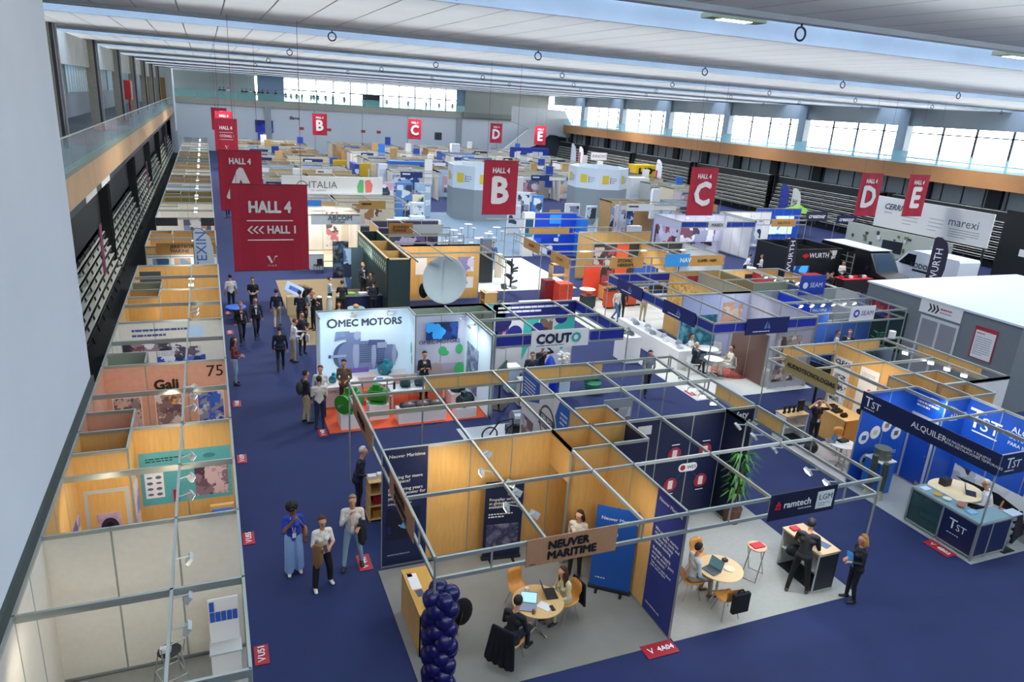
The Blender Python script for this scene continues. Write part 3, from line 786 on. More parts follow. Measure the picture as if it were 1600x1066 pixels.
def laptop(label, x, y, z, look, screen='#6fa8e8', col='#2a2c30', group=None):
    """open laptop; look = direction its screen faces"""
    t = thing('laptop', label, 'laptop', (x, y, z), math.atan2(-look[0], look[1]), group)
    MB().box(-.17, -.0, .0, .17, .24, .016).build('keyboard_half', mat(col, .4), t)
    R = Matrix.Translation((0, 0, .016)) @ Matrix.Rotation(math.radians(18), 4, 'X')
    o = MB().obox(R @ Matrix.Translation((0, 0, .115)), (.34, .012, .23)).build('lid', mat(col, .4), t)
    MB().obox(R @ Matrix.Translation((0, .0075, .117)), (.31, .003, .195)).build('screen', mat(screen, .3, emit=.8), o)
    return t
def counter(label, x0, y0, x1, y1, h=1.0, m=WOOD, top=BEECH, open_side=None, name='counter', group=None, front=None):
    t = thing(name, label, 'counter', (x0, y0, 0), 0, group); w, d = x1-x0, y1-y0
    MB().box(-.015, -.015, h-.035, w+.015, d+.015, h).build('worktop', top, t)
    sides = {'s': (0, 0, w, .025), 'n': (0, d-.025, w, d), 'w': (0, 0, .025, d), 'e': (w-.025, 0, w, d)}
    for k, s in sides.items():
        if k == open_side: continue
        MB().box(s[0], s[1], .03, s[2], s[3], h-.035).build('side_panel', m, t)
    if open_side: MB().box(.025, .025, .5, w-.025, d-.025, .52).build('shelf', m, t)
    MB().box(.02, .02, 0, w-.02, d-.02, .03).build('plinth', DARK, t)
    return t
def plinth(label, x0, y0, x1, y1, h, m=PUREW, name='plinth'):
    return tag(MB().box(x0, y0, 0.013, x1, y1, h).build(name, m), label, 'plinth')
def rollup(label, x, y, look, w=.85, h=2., m=SKY, texts=(), name='roll_up_banner'):
    t = thing(name, label, 'banner', (x, y, 0), math.atan2(-look[0], look[1])+PI)   # local -y faces the viewer
    MB().box(-w/2, -.01, .08, w/2, .0, h).build('print_panel', m, t)
    MB().box(-w/2-.02, -.05, .02, w/2+.02, .05, .09).build('cassette', DARK, t)
    for s in (-1, 1): MB().box(s*w*.3-.03, -.2, 0, s*w*.3+.03, .2, .025).build('foot', BLACK, t)
    MB().cyl((0, .03, .09), (0, .03, h), .012).build('pole', STEEL, t)
    M = face((-w/2, -.015), (w/2, -.015), .0)
    for tx in texts:
        b = MB()
        if isinstance(tx[0], int): dashes(b, M, tx[1], tx[2], tx[3], tx[0], .07, .03, 3); b.build('small_print', TEXTW, t)
        else: put_text(b, tx[0], M, tx[1], tx[2], tx[3], tx[4] if len(tx) > 4 else 'L'); b.build('lettering', tx[5] if len(tx) > 5 else TEXTW, t)
    return t
def feather_flag(label, x, y, rz, h=4., w=.75, m=NAVY, text='', tm=TEXTW, th=.34, strip=None, z=0.):
    """curved-top sail flag on a pole; local +x is the sail, its face looks to local -y"""
    t = thing('feather_flag', label, 'flag', (x, y, z), rz)
    pts = [(0, .55), (w*.8, .75), (w*.98, h*.5), (w*.95, h*.78), (w*.78, h*.92), (w*.4, h*.995), (.12, h), (0, h*.97)]
    b = MB(); b.prism(pts, -.008, .008, mx=Matrix(((1,0,0,0),(0,0,-1,0),(0,1,0,0),(0,0,0,1)))); b.build('sail', m, t)
    MB().tube([(0, 0, 0), (0, 0, h*.97), (.12, 0, h), (w*.4, 0, h*.995), (w*.78, 0, h*.92)], .015).build('pole', DARK, t)
    MB().box(-.3, -.3, 0, .3, .3, .04).build('base', DARK, t)
    if text:
        M = Matrix(((0,-1,0,w*.62),(0,0,-1,-.012),(1,0,0,h*.28),(0,0,0,1)))
        b = MB(); put_text(b, text, M, 0, 0, th); b.build('lettering', tm, t)
    if text == 'WURTH' or text == 'HTRUW'[::-1]:
        b = MB(); b.prism(ell(w*.52, h*.21, .17, .17, 16), .009, .013, mx=Matrix(((1,0,0,0),(0,0,-1,0),(0,1,0,0),(0,0,0,1)))); b.build('emblem', mat('#c01828', .5), t)
    if strip:
        MB().box(.06, -.014, h*.25, w*.35, -.01, h*.8).build('stripe', strip, t)
    return t
def tv(label, x, y, z, look, w=1.2, h=.7, m=None, stand=True, tilt=0.):
    t = thing('television', label, 'screen', (x, y, 0), math.atan2(-look[0], look[1])+PI)
    MB().box(-w/2, -.0, z, w/2, .05, z+h).build('casing', BLACK, t); MB().box(-w/2+.02, -.006, z+.02, w/2-.02, -.001, z+h-.02).build('screen', m or mat('#123a68', .2, emit=.5), t)
    if stand:
        MB().box(-.04, .05, 0, .04, .1, z+h*.6).build('pole', BLACK, t); MB().box(-.35, -.2, 0, .35, .3, .03).build('base', BLACK, t)
    return t
def paper(label, x, y, z, w=.21, d=.3, rz=0., m=PUREW, name='leaflet', group=None, th=.006):
    o = MB().box(-w/2, -d/2, 0, w/2, d/2, th).build(name, m); o.location = (x, y, z); o.rotation_euler = (0, 0, rz)
    return tag(o, label, name.replace('_', ' '), group)
# ================================================================== left row of stands, x -2.9 .. 0.1
L0, L1 = -2.9, .1
LW = mat('#ddd6c6', .55, var=.03)
SAL = mat('#d39a7f', .55, var=.05)
GRN = mat('#8d9a83', .55)
def left_base(S, y0, y1, back, mid=True, long_rail=True):
    S.wall(L0, y0, L0, y1, back)
    if long_rail: S.rail(-.9, y0, -.9, y1)
    S.rail(L1, y0, L1, y1); S.posts((L1, y0), (L1, (y0+y1)/2), (L1, y1))
    if mid: S.rail(L0, (y0+y1)/2, L1, (y0+y1)/2, h=.12)
# -- white stand with the bar stool
S = Stand('empty white panelled stand with three dark spotlights beside the near end of the aisle', L0, 8.1)
left_base(S, 8.1, 12.1, LW); S.wall(L0, 12.1, L1, 12.1, LW, step=1.); S.rail(L0, 8.1, L1, 8.1, h=.12)
for yy in (9.3, 10.0, 11.0): S.spot(-.9, yy, dx=1, dy=0, on=False)
carpet('pale grey carpet of the white stand', [(L0, 6), (L1, 6), (L1, 12.05), (L0, 12.05)], mat('#8d8c86', .9, var=.05))
t = high_stool('black seated bar stool with chrome legs in the white stand', -1.15, 11.45, .4)
tag(MB().box(-.09, -.06, 0, .09, .06, .07).build('card_box', LGREY, loc=(-1.2, 11.4, .806)), 'small grey box left on the black bar stool', 'box')
t = thing('brochure_rack', 'white board with blue brochures over a low shelf at the aisle edge', 'rack', (-.5, 11.4, 0))
MB().box(0, 0, 0, .5, .35, .5).build('cabinet', PUREW, t); MB().box(0, .3, .5, .5, .33, 1.45).build('back_board', PUREW, t)
MB().box(-.02, -.02, .5, .52, .35, .53).build('shelf', LGREY, t)
k = 0
for r_, n in ((1.2, 1), (.98, 5)):
    for i in range(n):
        b = MB().box(.02+i*.095, .285, r_, .1+i*.095, .297, r_+.2); o = b.build('brochure', mat('#2a56b0', .5)); o.location = (-.5, 11.4, 0)
        tag(o, 'blue brochure pinned %s on the white brochure board' % ('alone above the row', ) if n == 1 else '%s blue brochure in the row on the white brochure board' % ('leftmost', 'second', 'middle', 'fourth', 'rightmost')[i], 'brochure', 'blue brochures on the white board')
# -- wood stand with turquoise posters
S = Stand('beech stand with turquoise wall posters and a storage closet behind the white stand', L0, 12.1)
left_base(S, 12.15, 16.1, WOOD); S.wall(L0, 16.1, L1, 16.1, WOOD)
S.wall(L0, 15.1, -1.9, 15.1, WOOD); S.wall(-1.9, 15.1, -1.9, 16.1, WOOD)
P, Q = (L0, 16.1), (L1, 16.1); AQ = mat('#5aa7a9', .5, var=.05); PUR = '#6b5360'
S.pic(P, Q, 1.07, 1.02, 2.95, 2.32, AQ, name='turquoise_poster')
S.pic(P, Q, 1.15, 1.2, 1.53, 1.82, PUREW, off=.025, name='logo_sheet')
r = random.Random(3)
S.shape(P, Q, [ell(1.25+.18*(i % 2), 1.29+.14*(i//2), .06, .025+.02*r.random()) for i in range(8)], mat('#5a6480'), off=.034)
S.pic(P, Q, 2.17, 1.12, 2.87, 1.88, collage(11, (PUR, '#8a6d78', '#b58f96', '#4a3540', '#d0b2b0'), 6), off=.026, name='photo_print')
S.small(P, Q, 1.2, 2.15, .9, 2, TEXTK, off=.03); S.shape(P, Q, [ell(2.5, 2.12, .13, .06)], mat('#3f7f86'), off=.03)
S.pic(P, Q, 1.7, 1.05, 1.82, 1.35, RED, off=.028)
# closet door with a round-hole picture
P, Q = (L0, 15.1), (-1.9, 15.1)
S.pic(P, Q, .12, .06, .95, 2.1, LGREY, name='door_frame'); d = S.pic(P, Q, .2, .08, .87, 2.02, WOOD, off=.026, name='door')
S.pic(P, Q, .32, .85, .75, 1.55, mat('#b9a0b4', .5, var=.2), off=.034); S.shape(P, Q, [ell(.54, 1.2, .17, .24)], mat('#2e2434'), off=.042); S.shape(P, Q, [ell(.53, 1.2, .09, .14)], BLACK, off=.044)
P, Q = (L0, 12.1), (L0, 16.1)
S.pic(P, Q, .6, .2, 2.9, 1.7, collage(12, ('#8d80c8', '#c9b6d8', '#e8d8d0', '#6a5cae', '#d8c07a'), 3), name='violet_poster')
P, Q = (-1.9, 15.1), (-1.9, 16.1)
S.pic(P, Q, .1, .1, .9, 2.0, collage(13, ('#e6d8d8', '#b8a8d8', '#e8c8b0', '#8090c8'), 4), name='flow_poster')
for yy in (13.0, 13.7, 14.6): S.spot(-.9, yy, dx=1, dy=.3)
t = thing('literature_stand', 'beech literature stand with blue leaflets against the wood wall', 'stand', (-.45, 15.5, 0))
MB().box(0, .2, 0, .5, .3, 1.0).build('back_board', WOOD, t)
for i in range(3): MB().box(.03, .12, .25+i*.25, .47, .2, .42+i*.25).build('pocket', mat('#2a66c0', .5), t)
# -- salmon stand
S = Stand('salmon walled stand with machinery photos behind the turquoise poster stand', L0, 16.1)
left_base(S, 16.2, 20.2, SAL); S.wall(L0, 20.2, L1, 20.2, SAL); S.wall(L0, 17.15, -1.9, 17.15, SAL); S.wall(-1.9, 16.15, -1.9, 17.15, SAL)
P, Q = (L0, 20.2), (L1, 20.2)
S.letters(P, Q, [('Gali', 1.18, 2.2, .27, 'L', .05), ('75', 2.5, 2.47, .32, 'L', .012)], mat('#241310'), off=.02)
for i, (u, cs) in enumerate(((.14, ('#8c7a78', '#b9a49c', '#5a4a4c', '#caa790')), (1.15, ('#a48478', '#d8c6b8', '#6a5058', '#e0a050', '#8a6a64')), (2.2, ('#2a48a0', '#3c62b8', '#8c8a98', '#c8c0b8')))):
    S.pic(P, Q, u, 1.0, u+.7, 2.06, mat('#e7c9b4', .5), name='picture_frame'); S.pic(P, Q, u+.03, 1.03, u+.67, 2.02, collage(20+i, cs, 7), off=.026, name='photo_print')
for yy in (17.2, 17.9, 18.5): S.spot(-.9, yy, dx=1, dy=.3)
# -- white printed stand
S = Stand('white stand with printed ship pictures behind the salmon stand', L0, 20.2)
left_base(S, 20.3, 24.2, LW); S.wall(L0, 24.2, L1, 24.2, LW); S.wall(L0, 21.2, -1.9, 21.2, GRN); S.wall(-1.9, 20.3, -1.9, 21.2, GRN)
P, Q = (L0, 24.2), (L1, 24.2)
S.small(P, Q, .35, 2.62, 1.6, 2, mat('#41508c'), pitch=.17, h=.07); S.pic(P, Q, 1.95, 2.25, 2.42, 2.75, mat('#bcd3e6'), name='logo_panel')
S.pic(P, Q, .05, 1.95, 1.75, 2.35, collage(30, ('#4a3d4e', '#2c2a3a', '#8d7c86', '#d8d2d0', '#7a4648'), 5), name='ship_print')
S.pic(P, Q, 1.0, 1.15, 2.42, 1.75, collage(31, ('#3b4fa8', '#5a74c8', '#d8dce8', '#28306a', '#e0e4ee'), 4), off=.026, name='sea_print')
S.pic(P, Q, 1.5, 1.72, 2.3, 2.05, collage(32, ('#4a4048', '#c8c4c4', '#6a5860'), 7), off=.03)
S.letters(P, Q, [('HELP', 1.05, 1.78, .14)], mat('#b9b6d0'), off=.034)
t = thing('display_rack', 'tall white shelf rack with a lit top at the aisle corner of the printed stand', 'rack', (-.5, 24.3, 0))
MB().box(0, 0, 0, .03, .5, 2.7).box(.52, 0, 0, .55, .5, 2.7).build('side_panel', PUREW, t)
for i in range(6): MB().box(.03, 0, .1+i*.48, .52, .5, .13+i*.48).build('shelf', PUREW, t)
MB().box(0, 0, 2.7, .55, .5, 2.75).build('lit_top', mat('#e8fbff', .4, emit=.7), t)
# -- beech stands behind
S = Stand('beech stand with two spotlights and open closets behind the tall white rack', L0, 24.2)
left_base(S, 24.3, 28.2, WOOD); S.wall(L0, 28.2, L1, 28.2, WOOD); S.wall(L0, 27.2, -1.9, 27.2, WOOD); S.wall(-1.9, 27.2, -1.9, 28.2, WOOD)
for yy in (25.3, 25.8, 26.6): S.spot(-.9, yy, dx=1, dy=.3)
S = Stand('beech stand with a dark lamp pile and a blue back frame near the sail flag', L0, 28.2)
left_base(S, 28.3, 32.2, WOOD); S.wall(L0, 32.2, L1, 32.2, WOOD); S.wall(L0, 29.3, -1.9, 29.3, GRN); S.wall(-1.9, 28.3, -1.9, 29.3, GRN)
P, Q = (L0, 32.2), (L1, 32.2); S.pic(P, Q, .0, .3, .8, 2.7, mat('#3e4b5a', .4), name='dark_panel')
plain_chair('black chair in the beech stand near the sail flag', -.7, 29.6, (-1, -.3), '#17181c')
round_table('white round table in the beech stand near the sail flag', -1.2, 30.1, .4, top=PUREW)
S.spot(-.9, 29.5); S.spot(-.9, 30.6)
S = Stand('beech marine stand with white photo boards under its brown sign', L0, 36.2)
left_base(S, 36.2, 40.2, WOOD); S.wall(L0, 36.2, L1, 36.2, PUREW, z1=2.6); S.wall(L0, 40.2, L1, 40.2, WOOD); S.wall(L0, 39.2, -1.9, 39.2, WOOD); S.wall(-1.9, 39.2, -1.9, 40.2, WOOD)
P, Q = (L0, 36.2), (L1, 36.2)
S.fascia(L0, 36.2, L1, 36.2, z0=2.42, fill=[(0, 3)])
S.sign((L0+.45, 36.2), (L1-.05, 36.2), 2.56, 3.1, mat('#a9793c', .55, kind='wood', var=.06), [('JERRYBORG\nMARINE', 1.15, 2.65, .36, 'C', .02)])
for i, u in enumerate((.25, 1.15, 2.05)):
    S.pic(P, Q, u, 1.9, u+.7, 2.38, collage(40+i, ('#33506a', '#7d95a8', '#c8a080', '#5a6478', '#2c3a4c'), 3)); S.pic(P, Q, u, 1.35, u+.33, 1.8, collage(45+i, ('#b0687c', '#4a3c66', '#9aa8c0'), 4)); S.pic(P, Q, u+.37, 1.35, u+.7, 1.8, collage(48+i, ('#88a8b8', '#4a3c86', '#c06070'), 4))
S.letters(P, Q, [('75', .08, 1.9, .2)], GREY)
S.spot(-.9, 37.5); S.spot(-.9, 38.6)
flag = feather_flag('tall white sail flag with blue lettering at the left edge of the aisle', -.85, 34.9, .0, 4.0, .85, mat('#c8d2da', .6), 'BALTEXIN', mat('#2e79c0'), .42)
# -- far stands of the row: walls, lamps and signs only a few pixels high
WOODK = mat('#b9915c', .5, kind='wood', var=.1)
ords = ['nearest', 'second', 'third', 'fourth', 'fifth', 'sixth', 'seventh', 'eighth', 'ninth', 'tenth', 'eleventh', 'twelfth', 'thirteenth', 'fourteenth', 'fifteenth']
farL = [(44.3, 50.2, LW, 'white', DARK), (50.3, 56, mat('#8c7a3f'), 'olive', None), (56.2, 61, PUREW, 'white', None), (61.2, 66, WOODK, 'beech', 'brown'), (66.2, 71, LW, 'cream', None), (71.2, 77, WOODK, 'beech', 'brown'),
        (77.2, 83, GRN, 'grey green', None), (83.2, 90, WOODK, 'beech', None), (90.2, 97, mat('#b9c4c4'), 'pale grey', NAVY), (97.2, 105, LW, 'cream', None), (105.2, 114, mat('#a8b6c2'), 'blue grey', NAVY)]
for i, (a, b_, m, nm, sg) in enumerate(farL):
    S = Stand('%s walled stand, %s along the left row beyond the brown marine sign' % (nm, ords[i]), L0, a)
    S.wall(L0, a, L0, b_-.1, m, posts=False); S.wall(L0, b_-.1, L1, b_-.1, m, step=1.5); S.rail(L0, (a+b_)/2, L1, (a+b_)/2, h=.12); S.rail(L1, a, L1, b_-.1); S.rail(-.9, a, -.9, b_-.1); S.rail(L0, a, L1, a, h=.12)
    S.wall(L0, b_-1.5, -1.9, b_-1.5, m, posts=False); S.wall(-1.9, b_-1.5, -1.9, b_-.1, m, posts=False)
    S.posts((L1, a))
    P, Q = (L0, b_-.1), (L1, b_-.1)
    S.pic(P, Q, 1.2, .4, 2.8, 1.9, collage(60+i, ('#8d9ab0', '#d8cfc4', '#5a5f72', '#b88a6c', '#c8d0dc'), 3))
    if sg == 'brown': S.sign((L0, a), (L1, a), 2.45, 2.98, mat('#a9793c', .55, kind='wood', var=.06), [('MARINE', 1.5, 2.6, .2, 'C', .02)])
    elif sg: S.sign((L0, a), (L0+1.1, a), 2.5, 2.95, sg); S.sign((L1-.7, a), (L1, a), 2.5, 2.95, sg)
    S.spot(-.9, (a+b_)/2+.4); S.spot(-.9, b_-1.2)
# -- red row stickers on the aisle floor
def sticker(x, y, rz, txt, label, w=.34):
    t = thing('floor_sticker', label, 'sticker', (x, y, .014), rz)
    MB().box(-w, -w/2, 0, w, w/2, .004).build('vinyl', mat('#a8202c', .5), t)
    b = MB(); put_text(b, 'V', Matrix.Translation((-w*.72, -.07, .006)), 0, 0, .14, bold=.01); put_text(b, txt, Matrix.Translation((-w*.15, -.06, .006)), 0, 0, .12, bold=.03); b.build('lettering', TEXTW, t)
for x, y, n, l in ((.33, 11.73, 'U51', 'beside the white stand'), (.31, 15.71, 'U55', 'beside the turquoise poster stand'), (.34, 19.84, 'U59', 'beside the salmon stand'), (.36, 23.89, 'U63', 'beside the white printed stand'), (.39, 31.86, 'U71', 'beside the two walking suited men'), (.39, 34.84, 'U73', 'beside the sail flag')):
    sticker(x+.02, y, PI/2, n, 'red aisle number sticker on the blue floor '+l, .26)
sticker(2.72, 14.0, PI/2, '441', 'red aisle number sticker by the jeans man and the maritime stand', .3)
sticker(7.7, 9.5, 0, '4A04', 'red aisle number sticker in front of the navy wall panel', .36)
sticker(16.7, 10.35, -PI/2, '4B02', 'red aisle number sticker in front of the blue rental counter', .36)
sticker(2.78, 20.95, PI/2, '443', 'red aisle number sticker at the orange carpet corner', .26)
sticker(16.6, 21.0, PI/2, '4B06', 'red aisle number sticker by the pale stand corner', .26)
# ================================================================== near island: maritime, marine tech and two stands behind (x 3.05..13.05, y 9.7..17.7)
X = lambda k: 3.05+k
Y = lambda k: 9.7+k
GC = mat('#83817a', .9, var=.05, scale=2)
INK = mat('#14204a', .5, var=.05)
ROY = mat('#23307c', .5, var=.04)
TAN = mat('#a97e5c', .55, kind='wood', var=.05)
# ---- stand A
carpet('warm grey carpet of the maritime stand', [(2.95, 9.6), (8.05, 9.6), (8.05, 13.6), (2.95, 13.6)], GC)
S = Stand('beech maritime stand with navy print panels at the aisle corner', X(0), Y(0))
S.wall(X(0), Y(4), X(4), Y(4), WOOD); S.wall(X(5), Y(0), X(5), Y(4), WOOD)
S.wall(X(4), Y(3), X(5), Y(3), WOOD, posts=False)
S.wall(X(4), Y(2.95), X(4), Y(4), WOOD, z0=2.1); S.posts((X(4), Y(3)))
S.fascia(X(0), Y(0), X(5), Y(0), posts=(0, 5)); S.fascia(X(0), Y(0), X(0), Y(4), posts=(4,))
S.rail(X(0), Y(2), X(5), Y(2)); S.rail(X(2), Y(0), X(2), Y(4)); S.rail(X(4), Y(0), X(4), Y(4), m=mat('#d8d4c6', .4))
P, Q = (X(0), Y(0)), (X(5), Y(0))
S.sign((X(1.62), Y(0)), (X(3.42), Y(0)), 2.46, 3.0, TAN, [('NEUVER\nMARITIME', .9, 2.55, .36, 'C', .05), ('4A04', .08, 2.48, .035)])
S.sign((X(0), Y(3.1)), (X(0), Y(1.2)), 2.46, 3.0, TAN, [('NEUVER\nMARITIME', .95, 2.55, .36, 'C', .02)])
# navy print on the back wall, left bay
P, Q = (X(0), Y(4)), (X(4), Y(4))
S.pic(P, Q, .0, .05, 1.0, 2.94, INK, name='print_panel')
S.letters(P, Q, [('Neuver Maritime', .14, 2.74, .08, 'L', .012)], TEXTW, off=.03)
S.letters(P, Q, [('Looking for more\nthan space?', .12, 2.1, .2, 'L', .015), ('Engineering years\nforward power for\nyour fleet', .12, 1.7, .31, 'L', .015), ('Sailing beyond today', .12, 1.58, .06, 'L', .01)], TEXTW, off=.03)
S.pic(P, Q, .1, .7, .85, 1.48, collage(101, ('#0d1a4a', '#1a3fae', '#0a1026', '#0d1838'), 2.2, soft=True), off=.026, name='photo_print')
S.shape(P, Q, [ell(.5, 1.05, .07, .09), ell(.43, 1.03, .03, .04)], mat('#5aa6d8'), off=.034); S.shape(P, Q, [ell(.38, 1.06, .02, .02)], mat('#d8a0b0'), off=.036)
S.letters(P, Q, [('neuvermaritime.com', .12, .3, .04, 'L', .008)], mat('#b9c4e0'), off=.03)
# navy print on the right wall's front bay (its viewer stands in the stand, at -x)
P, Q = (X(5), Y(1)), (X(5), Y(0))
S.pic(P, Q, .0, .05, .98, 2.94, ROY, name='print_panel')
S.letters(P, Q, [('Neuver Maritime', .1, 2.72, .08, 'L', .012)], TEXTW, off=.03)
S.letters(P, Q, [('We provide marine\ncrews with tools and\nservices to keep\nvessels moving', .1, 1.74, .38, 'L', .01), ('Reliable supply\nacross every port\nand season', .1, 1.38, .28, 'L', .01), ('Talk to our team about\nyour next project', .1, 1.18, .14, 'L', .01)], TEXTW, off=.03)
S.letters(P, Q, [('neuvermaritime.com', .1, .27, .04, 'L', .008)], TEXTW, off=.03)
for yy, on in ((13.1, False), (12.35, True), (11.75, False), (11.4, False), (10.95, True), (10.55, False)): S.spot(X(2), yy, dx=(-.8 if on else .7), dy=.3, on=on)
# closet behind the doorway
S.wall(X(4), Y(4), X(5), Y(4), WOOD)
rollup('bright blue roll-up banner by the doorway of the maritime stand', 7.62, 11.42, (-.62, -.78), .9, 2.1, mat('#1d55a8', .45), [('Neuver Maritime', .12, 1.78, .08), ('Trusted\nvessels', .12, 1.3, .2), (1, .12, .3, .35)])
t = rollup('dark navy roll-up banner with a sea photo against the beech wall', 5.75, 13.25, (-.12, -1), .9, 2.05, mat('#101c3c', .5), [('Propeller service\nat global marine\navailability', .1, 1.35, .28), (2, .1, 1.2, .6)])
MB().box(-.38, -.022, .35, .38, -.016, .95).build('photo_print', collage(102, ('#3a3f66', '#8d8fb4', '#23264a', '#a8a4c0'), 2, soft=True), t)
# counter with leaflets
c = counter('beech counter with leaflets beside the balloon column', 3.12, 10.75, 3.62, 12.15, 1.0, WOOD, mat('#c99a4a', .45, kind='wood', var=.05))
for i, (dx, dy, w, d, m, l) in enumerate(((.14, .98, .2, .5, PUREW, 'white leaflet sheet'), (.1, 1.2, .1, .14, mat('#a05a64'), 'rose leaflet'), (.16, .6, .14, .2, mat('#4a4f66'), 'dark leaflet'), (.25, .3, .22, .26, mat('#9fb0b4'), 'pale box'))):
    paper(l+' on the beech counter by the balloon column', 3.12+dx, 10.75+dy, 1.001, w, d, .05*i, m)
shell_chair('black coated beech chair behind the leaflet counter', 3.75, 10.95, (-.9, .3), '#8c6a3a')
tag(MB().sph((0, 0, 0), (.22, .06, .32), 12, 8).build('jacket', mat('#0f0f16', .9), loc=(3.98, 10.85, .78), smooth=True), 'black jacket hung over the chair behind the leaflet counter', 'jacket')
# balloon column
t = thing('balloon_column', 'column of dark blue balloons at the front corner of the maritime stand', 'balloons', (3.2, 9.78, 0))
BAL = mat('#1b1858', .18); r = random.Random(5); proto = None
for lv in range(11):
    for i in range(4):
        a = i*PI/2+(lv % 2)*PI/4+r.uniform(-.1, .1); R_ = .17
        loc = (R_*math.cos(a), R_*math.sin(a), .17+lv*.195+r.uniform(-.02, .02)); s = r.uniform(.9, 1.08)
        if proto is None:
            proto = MB().sph((0, 0, 0), (.165, .165, .17), 18, 12).cyl((0, 0, -.17), (0, 0, -.19), .012, .02, 6).build('balloon', BAL, t, smooth=True); o = proto
        else: o = proto.copy(); COL.objects.link(o); o.parent = t
        o.location = loc; o.scale = (s, s, s)
MB().cyl((0, 0, 0), (0, 0, 2.2), .015).lathe([(.18, 0), (.18, .03)]).build('stand_pole', DARK, t)
# table with two laptops
round_table('round beech table with two open laptops in the maritime stand', 5.55, 10.75, .52)
laptop('open silver laptop with a lit blue page on the maritime table', 5.32, 10.72, .745, (-.5, -1), '#9cc8f4', '#8b8f96')
laptop('open black laptop used by the long haired woman', 5.75, 10.88, .745, (1, -.15), '#20242c', '#202226')
paper('white note sheet between the laptops on the maritime table', 5.6, 10.55, .745, .2, .28, .6)
tag(MB().box(-.04, -.08, 0, .04, .08, .012).build('phone', BLACK, loc=(5.72, 10.45, .745)), 'black phone on the maritime table edge', 'phone')
tag(MB().lathe([(.03, 0), (.032, .09), (.026, .1)], n=12).build('glass_bottle', mat('#7d5a3c', .3), loc=(5.3, 10.42, .745)), 'small brown cup near the front of the maritime table', 'cup')
tag(MB().lathe([(.035, 0), (.04, .07)], n=12).build('coffee_cup', PUREW, loc=(5.45, 11.1, .745)), 'white coffee cup at the back of the maritime table', 'cup')
shell_chair('empty orange beech chair at the back of the maritime table', 5.5, 11.55, (.15, -1))
shell_chair('beech chair under the man in the navy suit', 4.75, 10.2, (.85, .6))
shell_chair('beech chair under the long haired woman in cream', 6.3, 10.95, (-1, -.15))
person('person seated from behind in a navy suit at the maritime laptop table', 4.75, 10.2, (.85, .6), '#11131f', '#11131f', pose='sit', arms=('type', 'type'), near=2, hair='#1a120d', lean=14, coat=True)
b = MB()
for i in range(9):
    u = -1+i*.25; q = _shell('', (u*.2, -.29, .84), (u*.27, -.37-.03*(i % 2), .2), .06, .07, .6, 8); b.add(q.v, q.f)
o = b.build('coat', mat('#0e0f18', .95), smooth=True); o.location = (4.75, 10.2, 0); o.rotation_euler = (0, 0, math.atan2(-.85, .6)); tag(o, 'long black coat draped over the navy suit man chair', 'coat')
person('person with long brown hair in a cream jacket typing at the maritime table', 6.3, 10.95, (-1, -.15), '#d9caa0', '#b9a97c', pose='sit', arms=('type', 'type'), near=2, hair='#4a2a18', style='long', fem=True, h=1.68, lean=12, skin=2)
b = MB()
for i in range(6):
    u = -1+i*.4; q = _shell('', (u*.17, -.30, .8), (u*.19, -.33, .33), .05, .05, .6, 8); b.add(q.v, q.f)
o = b.build('coat', mat('#10121c', .95), smooth=True); o.location = (6.3, 10.95, 0); o.rotation_euler = (0, 0, math.atan2(1, -.15)); tag(o, 'dark jacket hung behind the long haired woman', 'coat')
person('person in a cream sweater leaning out of the maritime closet doorway', 7.12, 12.15, (-.6, -.7), '#e2d6c4', '#16161c', arms=('cross', 'back'), near=2, hair='#2c1a14', style='bob', fem=True, h=1.70, skin=2, turn=-25, lean=4)
# ---- stand B: marine tech
carpet('white grey carpet of the marine tech stand', [(8.1, 9.6), (13.06, 9.6), (13.06, 13.6), (8.1, 13.6)], mat('#a9a79e', .9, var=.04))
NV2 = mat('#141c3e', .45, var=.06)
S = Stand('navy walled marine tech stand with red round emblems and a palm', X(5.05), Y(0))
S.wall(X(5.1), Y(3), X(6), Y(3), NV2); S.wall(X(6), Y(3), X(6), Y(4), NV2); S.wall(X(6), Y(4), X(9), Y(4), NV2); S.wall(X(9), Y(4), X(9.95), Y(4), mat('#0f1830', .5)); S.wall(X(5.1), Y(4), X(6), Y(4), WOOD, posts=False)
S.wall(X(9), Y(3.98), X(9), Y(3.2), mat('#0f1830', .5))
S.fascia(X(5), Y(0), X(10), Y(0), posts=(5,)); S.fascia(X(10), Y(0), X(10), Y(4), fill=[(3, 3.9)], posts=(4,))
S.rail(X(5), Y(2), X(10), Y(2), m=mat('#c8cac0', .4)); S.rail(X(7), Y(0), X(7), Y(4)); S.rail(X(9), Y(0), X(9), Y(4))
S.sign((X(6.95), Y(0)), (X(8.7), Y(0)), 2.42, 3.02, mat('#121731', .5), [('ramtech', .36, 2.68, .15, 'L', .02, TEXTW), ('marine systems', .75, 2.58, .05, 'L', .005, TEXTW)])
P = (X(6.95), Y(0)); Q = (X(8.7), Y(0))
S.pic(P, Q, 1.22, 2.52, 1.66, 2.92, mat('#cfd6d2', .5), off=.06, name='logo_panel'); S.letters(P, Q, [('LGM', 1.28, 2.72, .13, 'L', .012)], mat('#3a4648'), off=.07); S.small(P, Q, 1.28, 2.63, .3, 2, mat('#5a6668'), off=.07, pitch=.05, h=.02)
S.shape(P, Q, [[(.14+a, 2.66+b), (.2+a, 2.66+b), (.2+a, 2.72+b), (.14+a, 2.72+b)] for a, b in ((0, 0), (.075, .075), (.075, -.0), (0, .075), (.037, .13))], mat('#c2202c', .5), off=.062)
P, Q = (X(6), Y(4)), (X(10), Y(4))
REDS = mat('#a8303e', .5)
